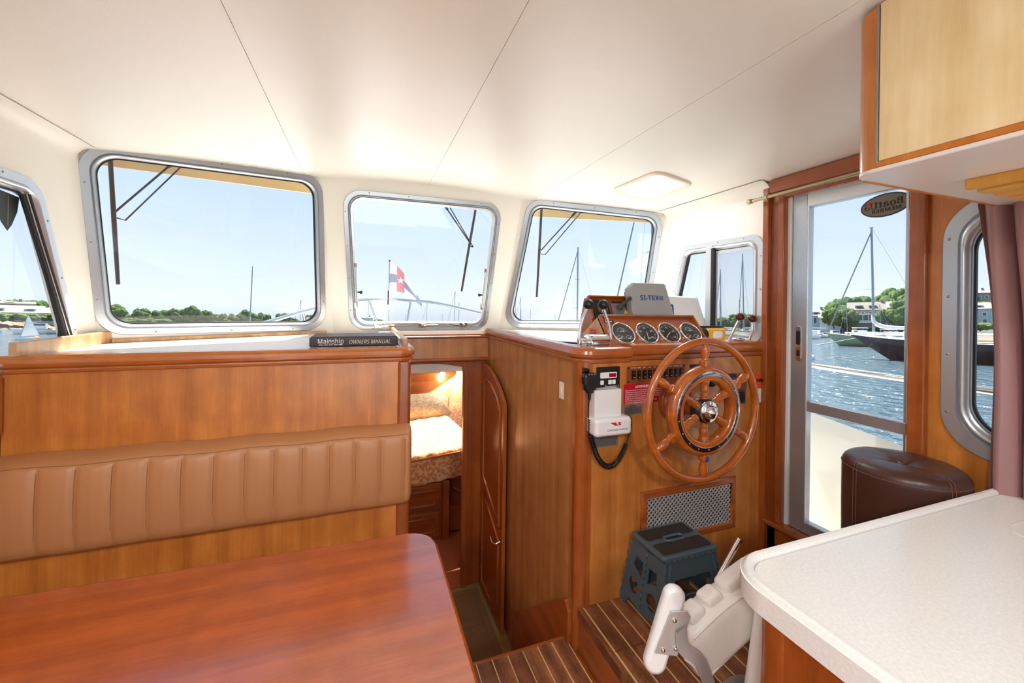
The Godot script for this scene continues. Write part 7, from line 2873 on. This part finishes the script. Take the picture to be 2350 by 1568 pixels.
	shore("starboard_shore", "green harbour shore with houses to starboard", [Vector2(150, -260), Vector2(176, -200), Vector2(192, -150), Vector2(212, -112), Vector2(224, -86), Vector2(236, -50), Vector2(240, 10)], Vector2(80, -30), 1.2, 9.0, M.land_dark, 7)
	# houses
	house("long modern house with low grey roofs above the rocks to port", afloat(-118.4, -203.0, 30.0, 1.8), 24.0, 10.0, 4.2, 2.6, M.house_blue, M.roof_grey, 7, 1)
	house("flat modern house wing above the port rocks", afloat(-131.9, -216.4, 31.0, 5.2), 14.0, 9.0, 4.6, 0.8, M.shingle, M.roof_grey, 5, 1)
	house("shingled seaside house with white porch on the starboard shore", afloat(205.9, -111.8, -61.0, 6.0), 15.0, 9.0, 4.8, 3.4, M.shingle, M.shingle, 5, 2, true)
	house("pale house on the starboard shore left of the shingled house", afloat(193.7, -126.9, -57.0, 4.0), 9.0, 8.0, 4.4, 3.0, M.house_blue, M.roof_grey, 3, 2)
	house("white house low on the starboard shore near the door frame", afloat(194.5, -121.3, -58.0, 3.5), 7.0, 7.0, 4.0, 2.4, M.house_white, M.roof_grey, 3, 1)
	house("white decked house at the right edge of the door glass", afloat(207.5, -100.6, -64.0, 5.0), 10.0, 8.0, 6.5, 2.6, M.house_blue, M.roof_grey, 4, 2)
	house("grey house on the shore behind the workboat", afloat(244.1, -94.7, -68.0, 4.0), 20.0, 9.0, 7.5, 2.6, M.house_blue, M.roof_grey, 7, 2)
	house("hilltop house glimpsed beside the curtain", afloat(282.8, -110.5, -68.0, 16.0), 14.0, 9.0, 4.5, 1.6, M.shingle, M.roof_grey, 5, 1)
	house("grey house low behind the bow rail", afloat(0.5, -245.0, 0.0, 0.5), 8.0, 7.0, 6.0, 0.6, M.house_blue, M.roof_grey, 3, 1)
	house("far house with chimneys off the port bow", afloat(-64.0, -640.0, 10.0, 2.0), 26.0, 9.0, 5.0, 5.0, M.shingle, M.roof_grey, 6, 1)
	# trees
	var crowns := []
	for k in 5:
		crowns.append(crown_mesh(20 + k, 30))
	var tb := MB.new()
	tb.lathe([Vector2(1.2, 0.0), Vector2(0.8, 0.4), Vector2(0.6, 1.0)], Transform3D(), 8)
	var trunk := tb.done()
	rng.seed = 9
	# far treeline, from the left edge of the port windscreen rightwards, thinning out
	var line := [[-262, -524, 19, 17], [-246, -540, 22, 18], [-228, -552, 18, 16], [-214, -560, 17, 15], [-199, -566, 20, 17], [-190, -570, 20, 19], [-178, -582, 17, 16], [-166, -590, 15, 13], [-154, -596, 14, 12], [-142, -602, 18, 17], [-130, -606, 16, 14], [-122, -616, 13, 13], [-104, -620, 18, 15], [-92, -628, 13, 9], [-74, -652, 15, 15], [-58, -640, 10, 7], [-30, -672, 18, 15], [-16, -672, 14, 11], [20, -690, 16, 10], [40, -700, 12, 8], [-286, -500, 22, 20], [-310, -480, 24, 20]]
	for a: Array in line:
		plant_tree("%s leafy tree in the far treeline off the port bow" % ("tall" if a[3] > 15 else ("middling" if a[3] > 11 else "short")), "far treeline", crowns[rng.randi() % 5], trunk, M.leaf_far, afloat(a[0], a[1], rng.randf() * 360, 0.4), a[2] * 0.62, a[3] * 1.15)
	for k in 26:
		var f := k / 25.0
		plant_tree("low bushy tree filling the far port shore", "far undergrowth", crowns[rng.randi() % 5], trunk, M.leaf_far, afloat(lerpf(-300, -96, f), lerpf(-486, -640, f) + rng.randf_range(-8, 2), rng.randf() * 360, 0.2), rng.randf_range(9, 13), rng.randf_range(7, 10))
	# behind the port house
	for a: Array in [[-154.8, -253.5, 12, 9.2], [-160, -262, 12, 10.3], [-146.6, -250.5, 12, 10.4], [-138.4, -242.2, 9, 7.1], [-130.2, -233.9, 8, 6.0], [-122.1, -225.6, 8, 5.3], [-114, -222, 8, 7.5], [-172, -250, 12, 11]]:
		plant_tree("leafy tree behind the big house to port", "trees behind the port house", crowns[rng.randi() % 5], trunk, M.leaf_mid, afloat(a[0], a[1], rng.randf() * 360, 3.0), a[2] * 0.7, a[3])
	for k in 7:
		plant_tree("green shrub on the rocks below the port house", "shrubs on the port rocks", crowns[rng.randi() % 5], trunk, M.shrub, afloat(-126 + 5.5 * k, -180 - 3.0 * k, rng.randf() * 360, 2.4), 4.0, 3.4)
	# starboard shore, seen through the door, the sliding window and beside the curtain
	for a: Array in [[207.4, -137.9, 9, 6.6, 5.0], [216.3, -140.0, 10, 7.3, 5.0], [215.1, -135.1, 7, 4.5, 5.0], [212.7, -130.7, 7, 3.7, 5.0], [210.5, -126.1, 8, 10.8, 5.0], [210.7, -123.9, 9, 13.3, 5.0], [218.1, -125.5, 9, 13.0, 5.0], [214.1, -120.5, 8, 13.0, 5.0], [236.3, -127.4, 9, 12.9, 5.0], [237.0, -125.0, 9, 14.4, 5.0], [242.6, -125.1, 9, 14.6, 5.0], [214.4, -108.7, 8, 9.9, 5.0], [227.9, -114.5, 9, 14.2, 5.0], [224.2, -110.5, 10, 15.7, 5.0], [223.8, -108.5, 10, 16.5, 5.0], [229.1, -108.7, 10, 17.1, 5.0], [233.6, -107.1, 11, 18.1, 5.0], [281.8, -110.9, 11, 15.2, 5.0], [288.3, -108.5, 11, 16.8, 5.0], [293.9, -106.5, 11, 18.5, 5.0], [269.6, -104.6, 9, 11.3, 5.0], [189.0, -112.0, 5, 7.5, 4.0], [199.5, -97.5, 6, 10.5, 4.0], [203.0, -95.0, 6, 13.0, 4.0], [193.5, -99.0, 4.5, 7.0, 4.0], [188.5, -116.0, 4.5, 8.0, 4.0]]:
		plant_tree("%s leafy tree among the houses on the starboard shore" % ("very tall" if a[3] > 15.0 else ("tall" if a[3] > 12.0 else ("middling" if a[3] > 8.0 else "low"))), "starboard shore trees", crowns[rng.randi() % 5], trunk, M.leaf_near if rng.randf() < 0.6 else M.leaf_mid, afloat(a[0], a[1], rng.randf() * 360, a[4] - 1.5), a[2] * 1.0, a[3] + 1.5)
	for k in 12:
		plant_tree("small tree on the starboard shore beyond the sliding window", "trees beyond the sliding window", crowns[rng.randi() % 5], trunk, M.leaf_far, afloat(206 - 3.2 * k + rng.randf_range(-3, 3), -160 - 7.0 * k, rng.randf() * 360, 2.0), rng.randf_range(6, 8), rng.randf_range(6, 9))
	for k in 10:
		plant_tree("green shrub along the foot of the starboard shore", "shrubs along the starboard shore", crowns[rng.randi() % 5], trunk, M.shrub, afloat(203 + 2.4 * k, -140 + 6.0 * k, rng.randf() * 360, 2.0), 4.5, 3.5)
